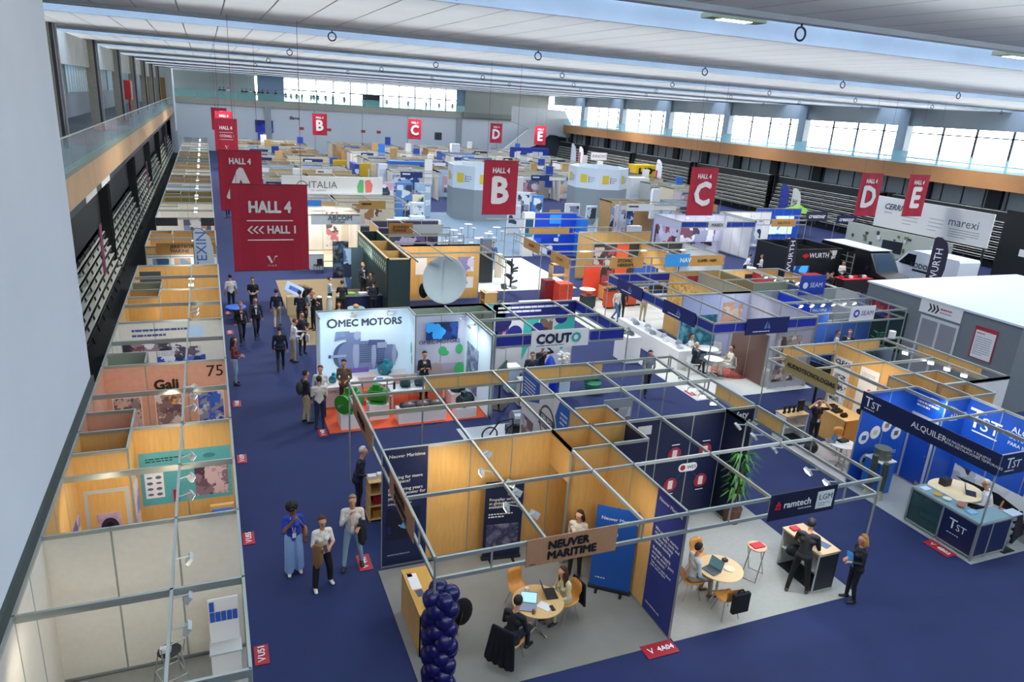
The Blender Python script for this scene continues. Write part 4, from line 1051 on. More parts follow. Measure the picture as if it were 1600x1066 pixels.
for u, v in ((1.55, 1.85), (2.5, 1.85), (1.55, .97), (2.5, .97)):
    S.shape(P, Q, [ell(u, v, .2, .2)], REDS, off=.03); S.shape(P, Q, [ell(u, v, .165, .165)], mat('#3a1a30'), off=.034); S.shape(P, Q, [ell(u, v, .15, .15)], REDS, off=.038); S.shape(P, Q, [rect(u-.075, v-.12, u+.065, v+.13)], mat('#e6d8d4'), off=.042)
    S.shape(P, Q, [rect(u-.12, v+.26 if v > 1.3 else v-.28, u+.12, v+.285 if v > 1.3 else v-.255)], TEXTW, off=.03)
S.shape(P, Q, [ell(1.86, 1.42, .12, .12), ell(2.2, 1.42, .12, .12), rect(1.86, 1.3, 2.2, 1.54)], TEXTW, off=.03); S.shape(P, Q, [ell(1.87, 1.42, .08, .08)], mat('#a02838'), off=.036); S.letters(P, Q, [('WES', 2.0, 1.37, .1, 'L', .015)], NV2, off=.036)
b = MB(); M_ = face(P, Q, .024)
for a in ((1.55, 1.85), (2.5, 1.85), (1.55, .97), (2.5, .97)):
    d = Vector((2.03-a[0], 1.42-a[1])); n_ = Vector((-d.y, d.x)).normalized()*.006; flat(b, M_, [(a[0]+n_.x, a[1]+n_.y), (2.03+n_.x, 1.42+n_.y), (2.03-n_.x, 1.42-n_.y), (a[0]-n_.x, a[1]-n_.y)])
S.add('print_lines', b, mat('#4a5a86'))
S.letters(P, Q, [('Safety\nSimplified', 3.1, 2.34, .5, 'L', .02)], TEXTW, off=.03)
P, Q = (X(5.1), Y(3)), (X(6), Y(3)); S.letters(P, Q, [('STRACY', .3, 1.95, .12, 'L', .012)], TEXTW, off=.03); b = MB()
S.shape(P, Q, [ell(.5, 2.01, .4, .11)], mat('#2a3358'), off=.024)
S.pic(P, Q, 1.0, 1.0, 1.01, 1.01, NV2) if False else None
S.pic((X(6), Y(4)), (X(10), Y(4)), .35, 2.52, .75, 2.76, mat('#d8d4d0', .5), name='logo_card')
for yy in (9.95, 10.5, 11.6, 12.3, 12.9): S.spot(X(9), yy, dx=-1, dy=.2, on=yy in (9.95, 10.5))
round_table('round beech table with a laptop and a notebook in the marine tech stand', 9.85, 10.55, .5, top=mat('#e0bd8c', .45, kind='wood', var=.05))
laptop('open green grey laptop on the marine tech table', 9.7, 10.55, .745, (-1, -.25), '#3a5a5e', '#5a6264')
tag(MB().lathe([(.11, 0), (.12, .012)], n=20).build('plate', mat('#e4cfae', .5), loc=(10.02, 10.45, .745)), 'round cream plate on the marine tech table', 'plate')
tag(MB().box(-.05, -.05, 0, .05, .05, .06).build('card_box', DARK, loc=(10.1, 10.72, .745)), 'small dark box on the marine tech table', 'box')
shell_chair('orange beech chair behind the marine tech table', 9.95, 11.35, (0, -1)); shell_chair('beech chair under the man in the pale shirt', 9.25, 10.75, (1, -.2)); shell_chair('beech chair with a black bag in front of the marine tech table', 9.65, 9.98, (.1, .99))
o = MB().box(-.2, -.09, -.5, .2, .0, -.05).tube([(-.1, -.03, -.08), (-.05, 0, .0), (.05, 0, .0), (.1, -.03, -.08)], .02).build('tote_bag', mat('#101216', .9), loc=(9.68, 9.66, .84)); tag(o, 'black tote bag hung on the chair in front of the marine tech table', 'bag')
person('person in a pale blue shirt seated with folded hands at the marine tech table', 9.25, 10.75, (1, -.2), '#b9c4cc', '#8b7f70', '#6a3c22', pose='sit', arms=('lap', 'lap'), near=2, hair='#15100c', lean=6)
bar_stool_table('tall wooden stool with crossed steel legs and red leaflets', 11.15, 10.9, .82, .22)
o = MB().box(-.15, -.1, 0, .15, .1, .03).build('leaflet_tray', mat('#c02030', .5), loc=(11.15, 10.9, .813)); tag(o, 'flat red leaflet tray on the tall folding stool', 'tray')
c = counter('white framed counter open at the back with black panel and beech top', 12.05, 9.95, 12.65, 11.1, 1.02, mat('#c9cbc6', .5), mat('#d9b68a', .45, kind='wood', var=.05), open_side='w'); MB().box(.03, -.008, .06, .57, -.001, .95).build('front_panel', DARK, c)
paper('blue grey booklet on the beech topped counter', 12.45, 10.25, 1.021, .22, .28, .3, mat('#5a6a86')); paper('blue leaflet on the beech topped counter', 12.3, 10.45, 1.021, .14, .2, .2, mat('#3a62a8')); paper('red leaflet at the far end of the beech topped counter', 12.25, 10.95, 1.021, .2, .16, 0, mat('#c03040'), th=.05)
tag(MB().sph((0, 0, .12), (.22, .16, .13), 12, 8).build('black_bag', mat('#141418', .9), loc=(12.1, 10.7, .52), smooth=True), 'black bag stuffed on the counter shelf beside the man in black', 'bag')
person('person in black seen from behind writing at the beech topped counter', 11.75, 10.1, (.75, .55), '#1c1c1e', '#151517', '#4a342a', arms=('reach', 'type'), near=2, hair='#120d0a', h=1.80, lean=12, pose='wide')
person('person with blond hair holding a blue folder outside the marine tech stand', 12.72, 9.5, (-.9, .3), '#1a1a20', '#17171c', arms=('hold', 'hold'), near=2, hair='#b9803c', style='bob', fem=True, h=1.66, coat=True, extra=(('folder', '#2a86c8', 1),))
# potted palm
t = thing('potted_palm', 'tall green palm in a brown pot beside the navy wall', 'plant', (12.2, 13.0, 0))
MB().lathe([(.14, 0), (.2, .02), (.24, .38), (.25, .42), (.21, .42)], n=18).build('pot', mat('#5a3a2a', .7), t)
b = MB(); r = random.Random(9)
for i in range(4): b.tube([(.04*math.cos(i*1.6), .04*math.sin(i*1.6), .38), (.09*math.cos(i*1.6), .09*math.sin(i*1.6), 1.0+.2*i)], .015)
b.build('stem', mat('#6a5a34', .8), t); b = MB()
for i in range(120):
    a = r.uniform(0, 2*PI); z = r.uniform(.75, 2.0); L = r.uniform(.25, .5); c0 = Vector((.05*math.cos(a), .05*math.sin(a), z)); d = Vector((math.cos(a), math.sin(a), 0)); s = Vector((-d.y, d.x, 0))*.035
    p1 = c0+d*L*.5+Vector((0, 0, .12)); p2 = c0+d*L-Vector((0, 0, .08*r.random()))
    b.add([c0, p1-s, p2, p1+s], [(0, 1, 2, 3)])
b.build('leaves', mat('#3f7a2c', .6, var=.25, scale=5), t)
# ---- stand C (behind A): group sign wall, shelf
S = Stand('open grey framed stand with a tilted blue and white poster wall behind the maritime stand', X(0), Y(4.05))
S.wall(X(5), Y(5), X(5), Y(8), PUREW); S.wall(X(5), Y(4.1), X(5), Y(5), WOOD, posts=False)
S.fascia(X(0), Y(4), X(0), Y(8), posts=(4,)); S.fascia(X(0), Y(8), X(5), Y(8), fill=[(2.05, 4.5)], posts=(0, 2)); S.rail(X(0), Y(6), X(5), Y(6), h=.12); S.rail(X(4), Y(4), X(4), Y(8)); S.rail(X(2), Y(4), X(2), Y(8))
S.sign((X(0), Y(7.2)), (X(0), Y(4.9)), 2.46, 3.0, TAN, [('OTMIN', 1.1, 2.62, .2, 'C', .02)])
P, Q = (X(5), Y(8)), (X(5), Y(5))
S.pic(P, Q, .02, .1, 2.98, 2.9, PUREW, name='print_panel')
S.shape(P, Q, [[(0.02, 2.9), (1.15, 2.9), (1.2, 2.35), (.02, 1.95)], [(2.98, .9), (2.98, 2.9), (2.4, 2.9), (2.2, 2.4), (2.6, 1.6)]], mat('#1f62b4', .5), off=.03)
S.small(P, Q, .12, 2.7, .8, 5, TEXTW, off=.036, pitch=.1, h=.05); S.small(P, Q, 2.5, 2.6, .4, 3, TEXTW, off=.036, pitch=.13, h=.06)
S.shape(P, Q, [ell(1.75, 2.0, .5, .5)], mat('#5a544c'), off=.03); S.shape(P, Q, [ell(1.75, 2.0, .43, .43)], PUREW, off=.036); S.shape(P, Q, [rect(1.25, 1.8, 2.25, 2.2)], mat('#5a544c'), off=.04); S.letters(P, Q, [('GRUPO\nOTMIN', 1.75, 1.84, .32, 'C', .03)], PUREW, off=.046)
S.pic(P, Q, .1, .2, .9, 1.6, collage(110, ('#5a3a34', '#8c6a60', '#c8b8b0', '#3f4a8c', '#e0d8d0'), 4), off=.03, name='photo_print'); S.pic(P, Q, 1.2, .25, 1.9, .9, collage(111, ('#3a4aa0', '#c8ccdc', '#6a74b8'), 4), off=.03, name='photo_print')
t = thing('open_shelf', 'white open shelf with red and brown goods behind the maritime stand', 'shelf', (3.15, 15.6, 0))
MB().box(0, 0, 0, .04, .45, 1.1).build('side_panel', BEECH, t); MB().box(.66, 0, 0, .7, .45, 1.1).build('side_panel', BEECH, t)
for z in (.05, .42, .75, 1.08): MB().box(-.01, -.01, z, .71, .46, z+.03).build('shelf_board', BEECH, t)
MB().box(.04, .42, .05, .66, .45, 1.08).build('back_board', mat('#8a6a44', .6), t)
for i, (dx, z, w, h_, c_, l) in enumerate(((.12, .46, .3, .22, '#a01828', 'red folded cloth'), (.1, .08, .25, .2, '#c8923c', 'yellow carton'), (.42, .08, .2, .25, '#26282c', 'black case'), (.3, .79, .18, .2, '#d8d4cc', 'white carton'), (.5, .46, .14, .16, '#7a4a2a', 'brown carton'))):
    tag(MB().box(0, .05, 0, w, .35, h_).build('carton', mat(c_, .6), loc=(3.15+dx, 15.6, z)), l+' on the white open shelf', 'box')
for i, (dx, dy) in enumerate(((.1, .1), (.35, .2), (.5, .05))): tag(MB().box(-.1, -.07, 0, .1, .07, .1).build('paper_stack', PUREW, loc=(3.15+dx, 15.75+dy*.5, 1.11)), '%s white paper stack on top of the open shelf' % ('left', 'middle', 'right')[i], 'paper')
bar_stool_table('tall stool with crossed legs in front of the open shelf', 3.95, 14.9, .78, .19)
tag(MB().box(-.2, -.05, 0, .2, .05, 1.3).build('panel_stack', mat('#14161c', .6), loc=(3.75, 14.05, .013)), 'black leaning panel beside the navy print wall', 'panel')
person('person with white hair in a navy suit standing by the open shelf', 3.0, 16.2, (.8, -.35), '#161a2e', '#141829', arms=('down', 'hold'), near=2, hair='#c8c2b8', h=1.80, coat=True, lean=8)
# ---- stand D (behind B)
S = Stand('grey framed stand with a beech closet and a navy partition behind the marine tech stand', X(5.05), Y(4.1))
S.wall(X(5.1), Y(5), X(6), Y(5), WOOD, posts=False); S.wall(X(6), Y(4.1), X(6), Y(5), WOOD); 
S.fascia(X(5.05), Y(8), X(9.4), Y(8), fill=[(.05, 2.5)], posts=(4,)); S.rail(X(5), Y(6), X(10), Y(6), h=.12, m=mat('#c8cac0', .4)); S.rail(X(7), Y(4), X(7), Y(8)); S.rail(X(9), Y(4), X(9.4), Y(8)); S.rail(X(5), Y(7), X(9.4), Y(7), h=.12)
S.fascia(X(10), Y(4.1), X(10), Y(8), fill=[(0, 1.6)], posts=(0, 4)); S.rail(X(9.4), Y(8), X(10), Y(8))
for yy in (14.6, 15.1, 15.6, 16.1): S.spot(X(9.2), yy, dx=-.3, dy=-1, m=COOL)
tag(MB().box(0, 0, .013, .9, .5, .95).build('display_counter', mat('#2a3450', .5), loc=(11.4, 14.3, 0)), 'dark display counter behind the navy emblem wall', 'counter')
for i, (dx, c_, l, d) in enumerate(((.15, '#d8c020', 'yellow model buoy', (.14, .14, .2)), (.45, '#e4e2dc', 'white paper box', (.26, .2, .12)), (.72, '#2a66b0', 'blue model', (.16, .14, .1)))):
    tag(MB().sph((0, 0, d[2]/2), (d[0]/2, d[1]/2, d[2]/2), 10, 8).box(-d[0]*.4, -d[1]*.4, 0, d[0]*.4, d[1]*.4, d[2]*.6).build('exhibit', mat(c_, .5), loc=(11.4+dx, 14.5, .955)), l+' on the dark display counter', 'exhibit')
tag(MB().sph((0, 0, .1), (.3, .16, .1), 12, 8).cyl((-.28, 0, .1), (.3, 0, .12), .06).build('red_exhibit', mat('#c01c28', .4), loc=(12.55, 14.15, .955), smooth=True), 'red model boat near the lit spotlights', 'model')
tag(MB().box(-.3, -.25, 0.013, .3, .25, .95).build('display_counter', mat('#23304e', .5), loc=(12.55, 14.2, 0)), 'small dark counter under the red model boat', 'counter')
person('person in black leaning by the red model boat under the spotlights', 13.0, 15.3, (-.5, -1), '#191a20', '#15161c', near=1, arms=('hold', 'hold'), hair='#4a3024', extra=(('lanyard', '#c8c8c8'),))

for i, (x_, y_) in enumerate(((9.7, 16.6), (11.0, 17.2))):
    t = thing('info_board', '%s grey standing panel in the open stand behind the navy closet' % ('left', 'right')[i], 'panel', (x_, y_, 0)); MB().box(-.5, -.02, .08, .5, .02, 1.9).build('panel', mat('#8f979c', .5), t); MB().box(-.45, -.024, .7, .45, -.021, 1.6).build('print_panel', collage(115+i, ('#a8a8a6', '#5a4a4c', '#d0d0d0', '#3a3c44', '#8c7a7a'), 3), t)
    for s_ in (-.4, .4): MB().box(s_-.03, -.25, 0, s_+.03, .25, .08).build('foot', BLACK, t)
counter('grey equipment cabinet between the two grey standing panels', 9.9, 15.9, 10.9, 16.4, 1.0, mat('#8d9499', .5), mat('#a9b0b4', .4))
# ================================================================== motor stand (x 3..8.2, y 20.8..24.5)
ORA = mat('#e0582c', .85, var=.05)
LIT = mat('#dfeef4', .5); LITW = mat('#d5ecf8', .45, emit=.12)
TEAL = mat('#2f8fa0', .4); TEALD = mat('#2c4f5c', .45); GRNM = mat('#2f8f24', .35); STL = mat('#7f8fb8', .4); STL2 = mat('#566790', .4); STL3 = mat('#aab6d4', .4); DKT = mat('#24353c', .45)
carpet('orange carpet of the electric motor stand', [(2.98, 20.85), (8.2, 20.85), (8.2, 24.4), (2.98, 24.4)], ORA)
S = Stand('lit white motor stand with a big printed motor and an orange floor', 3.1, 24.45)
S.wall(3.1, 24.45, 6.35, 24.45, LITW, th=.12, step=1.6); S.wall(6.35, 23.4, 6.35, 24.45, LITW, step=1.05); S.wall(6.35, 23.4, 8.2, 23.4, mat('#cfd2e2', .5), step=.95); S.wall(8.2, 20.75, 8.2, 23.4, LITW, step=1.3)
S.wall(3.1, 23.6, 3.1, 24.45, LITW, posts=False); S.rails((6.35, 24.45, 9.2, 24.45), (9.2, 23.4, 9.2, 24.45), (8.2, 23.4, 9.2, 23.4), (7.7, 23.4, 7.7, 24.45)); S.wall(6.35, 24.45, 9.2, 24.45, GRN, z0=2.0); S.wall(9.2, 23.4, 9.2, 24.45, GRN, posts=False)
P, Q = (3.1, 24.45), (6.35, 24.45)
S.letters(P, Q, [('O', .35, 2.33, .34, 'L', .02), ('MEC MOTORS', .75, 2.37, .25, 'L', .04)], mat('#3c4a5a'), off=.08)
e = .085
def pr(polys, m, o=0.): S.shape(P, Q, polys, m, off=e+o)
pr([ell(1.0, 1.28, .46, .52)], STL2, .0); pr([ell(1.85, 1.2, .62, .52), rect(1.05, .75, 1.95, 1.8)], STL, .004); pr([ell(1.05, 1.28, .36, .5)], STL, .008); pr([ell(1.35, 1.32, .12, .56)], STL3, .010)
pr([ell(2.4, 1.2, .46, .42)], STL2, .012); pr([ell(2.6, 1.2, .24, .42)], STL, .014); pr([ell(2.72, 1.2, .08, .42)], STL3, .016); pr([ell(1.98, 1.22, .09, .5)], STL3, .016)
pr([rect(.4, 1.24, 1.0, 1.34)], STL3, .018); pr([ell(.42, 1.29, .05, .07)], STL2, .02)
for i in range(9): pr([rect(1.45, 1.0+i*.08, 1.9, 1.03+i*.08)], STL2, .018)
for i in range(6): pr([rect(2.12, 1.0+i*.08, 2.5, 1.03+i*.08)], STL, .018)
pr([[(.6, 1.85), (1.1, 1.95), (1.12, 2.2), (.65, 2.2)], rect(1.0, 1.7, 1.5, 2.15)], STL, .02); pr([[(.62, 1.95), (.95, 1.98), (.95, 2.18), (.66, 2.18)]], mat('#7f9ac8'), .024); pr([ell(1.38, 2.02, .12, .16)], STL3, .024); pr([[(1.75, 1.62), (2.4, 1.66), (2.38, 1.8), (1.8, 1.84)]], STL2, .022); pr([rect(2.1, 1.5, 2.45, 1.72)], STL3, .026)
pr([rect(1.0, .62, 1.8, .8)], mat('#7a5fb0'), .022)
P, Q = (6.35, 24.45), (6.35, 23.4); S.shape(P, Q, [ell(.6, 1.6, .1, .22), ell(.7, 1.2, .08, .2)], mat('#7fc8a8'), off=.03)
P, Q = (6.35, 23.4), (8.2, 23.4)
S.letters(P, Q, [('OMEC MOTORS', .12, 1.86, .15, 'L', .012)], mat('#4a4f7a'), off=.03)
S.shape(P, Q, [rect(.02, .1, 1.83, 1.1)], mat('#b3b2cc'), off=.022)
S.shape(P, Q, [ell(1.0, 1.58, .16, .17), ell(1.1, 1.5, .14, .1)], mat('#49c07a'), off=.026); S.shape(P, Q, [ell(.75, .85, .27, .3), rect(.9, .75, 1.5, .83)], mat('#b0a6a4'), off=.028); S.shape(P, Q, [ell(1.62, 1.62, .14, .2), ell(1.65, .85, .2, .25)], mat('#49c07a'), off=.03)
S.pic(P, Q, .35, 2.05, 1.5, 2.68, collage(130, ('#0e2a66', '#1f5fb0', '#2f8fd0', '#103a78', '#0a1a40'), 2.5, emit=.4), name='screen', off=.1, th=.05)
P, Q = (8.2, 23.4), (8.2, 20.75)
S.pic(P, Q, .3, .3, 1.5, 2.0, collage(131, ('#7f95b4', '#c0d2e4', '#4a5f86', '#a8bcd4', '#dfeaf4'), 2.4, soft=True), name='photo_print')
for x_ in (4.3, 5.6): S.spot(x_, 24.3, dx=0, dy=-1, on=False)
for yy in (23.0, 22.2): S.spot(8.1, yy, dx=-1, dy=0, on=False)
t = thing('display_bench', 'low white bench with lettering under the big printed motor', 'bench', (3.25, 23.82, 0))
MB().box(0, 0, .013, 3.0, .55, .62).box(-.1, -.95, .013, 1.1, .0, .72).build('bench', mat('#e2d5d0', .5), t); b = MB(); put_text(b, 'OMEC MOTORS', face((-.02, -.956), (1.1, -.956)), 0, .52, .1); b.build('lettering', mat('#7a6a80'), t)
def motor(label, x, y, z, s, m, rz=0., name='electric_motor'):
    t = thing(name, label, 'motor', (x, y, z), rz)
    b = MB(); b.cyl((-s*.5, 0, s*.45), (s*.45, 0, s*.45), s*.36, n=18)
    for i in range(10):
        a = PI*i/9; b.bar((-s*.4, s*.37*math.cos(a), s*.45+s*.37*math.sin(a)), (s*.3, s*.37*math.cos(a), s*.45+s*.37*math.sin(a)), s*.03, s*.06)
    b.build('housing', m, t, smooth=False)
    MB().cyl((s*.45, 0, s*.45), (s*.52, 0, s*.45), s*.42, n=18).build('flange', m, t); MB().cyl((s*.5, 0, s*.45), (s*.8, 0, s*.45), s*.07, n=10).build('shaft', STEEL, t)
    MB().box(-s*.25, -s*.16, s*.78, s*.12, s*.16, s*1.05).build('terminal_box', m, t); MB().box(-s*.35, -s*.3, 0, s*.3, s*.3, s*.12).build('foot', m, t)
    return t
motor('teal electric motor standing on the white lettered bench', 5.45, 24.05, .62, .5, TEAL, -2.2)
motor('small teal motor at the left end of the white lettered bench', 3.5, 23.4, .72, .3, TEAL, -2.0)
plinth('white plinth under the larger green motor block', 3.35, 21.0, 4.05, 21.7, .5); motor('larger bright green motor block by the orange carpet edge', 3.7, 21.35, .5, .75, GRNM, -2.4)
plinth('white plinth under the smaller green motor block', 4.35, 21.5, 5.0, 22.05, .5); motor('smaller bright green motor block behind the larger one', 4.68, 21.8, .5, .62, GRNM, -.4)
plinth('long white plinth with dark pump castings on the orange carpet', 5.2, 20.98, 6.8, 21.5, .45)
for i in range(3): tag(MB().sph((0, 0, .09), (.3, .2, .12), 12, 8).cyl((-.25, 0, .12), (.3, .05, .16), .08).build('pump_casting', mat('#4a3f40', .4), loc=(5.55+i*.48, 21.22, .46), smooth=True), '%s dark pump casting on the long white plinth' % ('left', 'middle', 'right')[i], 'pump')
t = thing('display_table', 'white display table with teal motors on the orange carpet', 'table', (5.2, 22.1, 0)); MB().box(0, 0, .68, 1.9, .6, .72).build('tabletop', PUREW, t)
for a, c in ((.05, .05), (1.85, .05), (.05, .55), (1.85, .55)): MB().box(a-.03, c-.03, .013, a+.03, c+.03, .68).build('leg', LGREY, t)
for i in range(3): motor('%s teal motor in the row on the white display table' % ('left', 'middle', 'right')[i], 5.75+i*.5, 22.4, .72, .34, TEALD, -.3)
tag(MB().lathe([(.04, 0), (.045, .2), (.015, .27), (.015, .33)], n=10).build('bottle', DARK, loc=(5.35, 22.3, .72)), 'dark bottle at the left end of the teal motor table', 'bottle')
motor('black pump with a grey flange on the right of the orange carpet', 7.6, 22.2, .5, .55, DARK, -2.5); plinth('white plinth under the black pump', 7.25, 21.85, 7.95, 22.5, .5)
motor('black pump near the front right corner of the orange carpet', 7.5, 21.2, .35, .5, DKT, .5); plinth('low plinth under the front right pump', 7.15, 20.95, 7.85, 21.45, .35)
plain_chair('white chair in front of the teal motor table', 4.95, 22.35, (.2, 1)); plain_chair('white chair at the far side of the teal motor table', 6.2, 23.05, (0, -1), '#e8e2dc')
round_table('white round table with brochures in the motor stand', 5.2, 23.15, .38, top=PUREW)
paper('yellow brochure on the round table of the motor stand', 5.3, 23.1, .742, .22, .3, .4, mat('#c8b03a')); paper('blue brochure on the round table of the motor stand', 5.05, 23.25, .742, .22, .3, -.3, mat('#2f6fb8'))
shell_chair('orange chair by the round table of the motor stand', 4.65, 23.1, (1, -.1), '#c0562c')
# ================================================================== technology stand (x 8.3..13.1, y 20.7..24.4)
FB = mat('#1d2a8c', .45); TEALP = '#46c4b4'
S = Stand('white technology stand with navy fascia and teal wall prints', 8.3, 20.7)
S.wall(9.28, 24.4, 13.1, 24.4, PUREW); S.wall(8.32, 20.8, 8.32, 23.3, PUREW, step=1.25); S.wall(9.28, 23.3, 9.28, 24.4, PUREW, posts=False)
S.fascia(8.3, 20.7, 13.1, 20.7, fill=[(0, 1.3), (3.5, 4.8)], m=FB, posts=(0, 5), step=.96); S.fascia(13.1, 20.7, 13.1, 24.4, fill=[(0, 3.7)], m=FB, posts=(3.7,)); S.rail(8.3, 22.5, 13.1, 22.5, h=.1); S.rail(12.1, 20.7, 12.1, 24.4); S.rail(9.9, 20.7, 9.9, 24.4)
S.sign((9.55, 20.7), (11.7, 20.7), 2.42, 3.04, PUREW, [('COUT', .2, 2.58, .32, 'L', .06, mat('#1c2440')), ('O', 1.5, 2.58, .32, 'L', .06, mat('#3fb0a8'))])
S.small((9.55, 20.7), (11.7, 20.7), .2, 2.49, 1.7, 1, mat('#6a7080'), off=.065, h=.03)
P, Q = (8.3, 24.4), (13.1, 24.4)
S.pic(P, Q, 1.3, 2.4, 4.8, 2.9, mat('#1c2270'), name='header_panel'); S.small(P, Q, 1.5, 2.72, 3.0, 2, TEXTW, pitch=.16, h=.08)
TL = mat(TEALP); NVY = mat('#1e1f62')
S.shape(P, Q, [[(1.0, 1.2), (1.0, 2.9), (2.0, 2.9), (1.4, 1.4)], [(2.6, .6), (2.6, 2.35), (3.3, 2.35), (2.9, 1.2)], [(3.9, 1.9), (4.8, 2.4), (4.8, 1.5), (4.3, .9)]], TL, off=.024)
S.shape(P, Q, [ell(1.6, 2.1, .5, .28, rot=.3)], NVY, off=.03); S.shape(P, Q, [ell(4.2, 2.3, .28, .28), ell(2.25, 1.75, .3, .3), ell(3.2, 1.85, .26, .26)], mat('#2a2f8a'), off=.034); S.pic(P, Q, 1.2, 1.1, 2.0, 2.2, collage(140, ('#d89ab4', '#e8d8e4', '#b0547a', '#4a3a78', '#f0e8ee'), 4)); S.pic(P, Q, 3.3, 1.5, 3.85, 2.25, collage(141, ('#5a4038', '#8a6a58', '#3a7a5a', '#d8c8b8'), 5))
S.letters(P, Q, [('+', 4.16, 2.25, .12, 'L', .03)], TEXTW, off=.04)
P, Q = (8.32, 23.3), (8.32, 20.8); S.shape(P, Q, [[(.2, 1.0), (1.2, 2.8), (2.3, 2.8), (1.0, .3)]], TL, off=.024); S.shape(P, Q, [ell(1.8, 1.8, .45, .9, rot=-.5)], NVY, off=.028)
tv('black television on a stand at the left wall of the technology stand', 8.95, 21.5, 1.0, (.75, -.6), 1.0, .6, mat('#5a7f74', .3))
def stack(x0, y, l):
    t = thing('info_pillar', l, 'pillar', (x0, y, 0)); MB().box(-.22, -.22, .013, .22, .22, .95).build('body', mat('#cfe0ea', .5), t); MB().box(-.25, -.25, .95, .25, .25, 1.0).build('top', PUREW, t); return t
stack(9.9, 22.9, 'white podium behind the two men in the technology stand')
t = thing('flower_vase', 'white flower bunch in a tall vase on a podium', 'flowers', (11.55, 22.0, 1.0)); MB().lathe([(.06, 0), (.09, .15), (.05, .3)], n=12).build('vase', mat('#5a7a3c', .4), t)
b = MB(); r = random.Random(2)
for i in range(22): b.sph((r.uniform(-.2, .2), r.uniform(-.2, .2), .42+r.uniform(-.1, .22)), .07, 8, 6)
b.build('flowers', mat('#ece6d6', .7), t)
stack(11.55, 22.0, 'white podium under the flower vase')
t = thing('blue_drape', 'shiny royal blue drape over a stand in the technology stand', 'drape', (11.0, 22.0, 0)); b = MB(); b.lathe([(.34, .013), (.3, .5), (.33, .8), (.22, 1.2), (.1, 1.5), (.03, 1.6)], n=18); b.v = [(v[0]*(1+.14*math.sin(v[2]*9+math.atan2(v[1], v[0])*5)), v[1]*(1+.14*math.cos(v[2]*7+math.atan2(v[1], v[0])*4)), v[2]) for v in b.v]; b.build('cloth', mat('#1238c8', .3), t, smooth=True)
t = thing('armchair', 'green tub chair on the blue floor of the technology stand', 'chair', (12.85, 22.0, 0)); MB().lathe([(.28, .02), (.32, .35), (.32, .4)], n=18).build('seat', mat('#2f7a5a', .6), t); b = MB()
for i in range(12):
    a = PI*.1+PI*.8*i/11; b.cyl((.3*math.cos(a), .3*math.sin(a), .38), (.31*math.cos(a), .31*math.sin(a), .75), .05, n=8)
b.build('backrest', mat('#2f7a5a', .6), t)
counter('white counter inside the technology stand beside the drape', 9.6, 21.35, 10.7, 21.75, 1.0, PUREW, PUREW)
tag(MB().sph((0, 0, .16), (.2, .2, .16), 12, 9).cyl((0, 0, 0), (0, 0, .1), .14).build('model_engine', mat('#8f9aa0', .3, .5), loc=(9.9, 21.55, 1.001), smooth=True), 'grey model engine on the white technology counter', 'model')
person('person with grey hair in a dark shirt bent over at the technology counter', 10.35, 22.25, (-.2, -1), '#2d3346', '#23262e', near=1, arms=('hold', 'hold'), hair='#6a6460', lean=12)
person('person with red collar in black raising both hands in the technology stand', 10.95, 22.65, (.1, -1), '#26262a', '#1e2026', near=1, arms=('head', 'chin'), hair='#b98a6a', style='thin', h=1.8)
# stuff under the rails of the stand behind: machines left of the poster wall
t = thing('machine', 'grey pump machine with hoses behind the tilted blue poster wall', 'machine', (8.9, 19.4, 0)); MB().box(-.5, -.3, .013, .5, .3, .25).build('frame', DARK, t); MB().cyl((-.4, 0, .55), (.4, 0, .55), .26, n=18).build('drum', mat('#a8acae', .3, .6), t); MB().tube([(.3, 0, .8), (.5, .1, 1.2), (.1, .2, 1.4), (-.3, .1, 1.1)], .03).build('hose', BLACK, t)
t = thing('machine', 'black bicycle frame like rig left of the grey pump machine', 'machine', (8.0, 19.0, 0)); b = MB()
for cx in (-.4, .4): b.tube([(cx+.25*math.cos(i*PI/8), 0, .28+.25*math.sin(i*PI/8)) for i in range(17)], .025)
b.tube([(-.4, 0, .28), (-.1, 0, .7), (.35, 0, .75), (.4, 0, .28)], .025); b.build('frame', BLACK, t)
carpet('pale grey floor mat under the machines behind the poster wall', [(6.9, 18.3), (9.6, 18.3), (9.6, 20.2), (6.9, 20.2)], mat('#b4b6b8', .9))
person('person in grey walking in the cross aisle beside the pale counter', 14.75, 21.3, (-.3, -1), '#7d838a', '#1a1c22', pose='walk', near=1, arms=('hold', 'hold'), hair='#2a1a12')
plinth('tall white plinth with model boats at the pale carpet edge', 15.75, 24.5, 16.45, 25.5, 1.15)
for i, (dx, dy, l) in enumerate(((-.15, .2, 'left'), (.05, -.1, 'middle'), (.15, .3, 'right'))): tag(MB().sph((0, 0, .06), (.13, .2, .06), 10, 6).box(-.05, -.1, .06, .05, .1, .16).build('model_boat', mat(('#6f7a70', '#4a524e', '#9aa09a')[i], .5), loc=(16.1+dx, 25+dy, 1.152)), l+' small model boat on the tall white plinth', 'model')
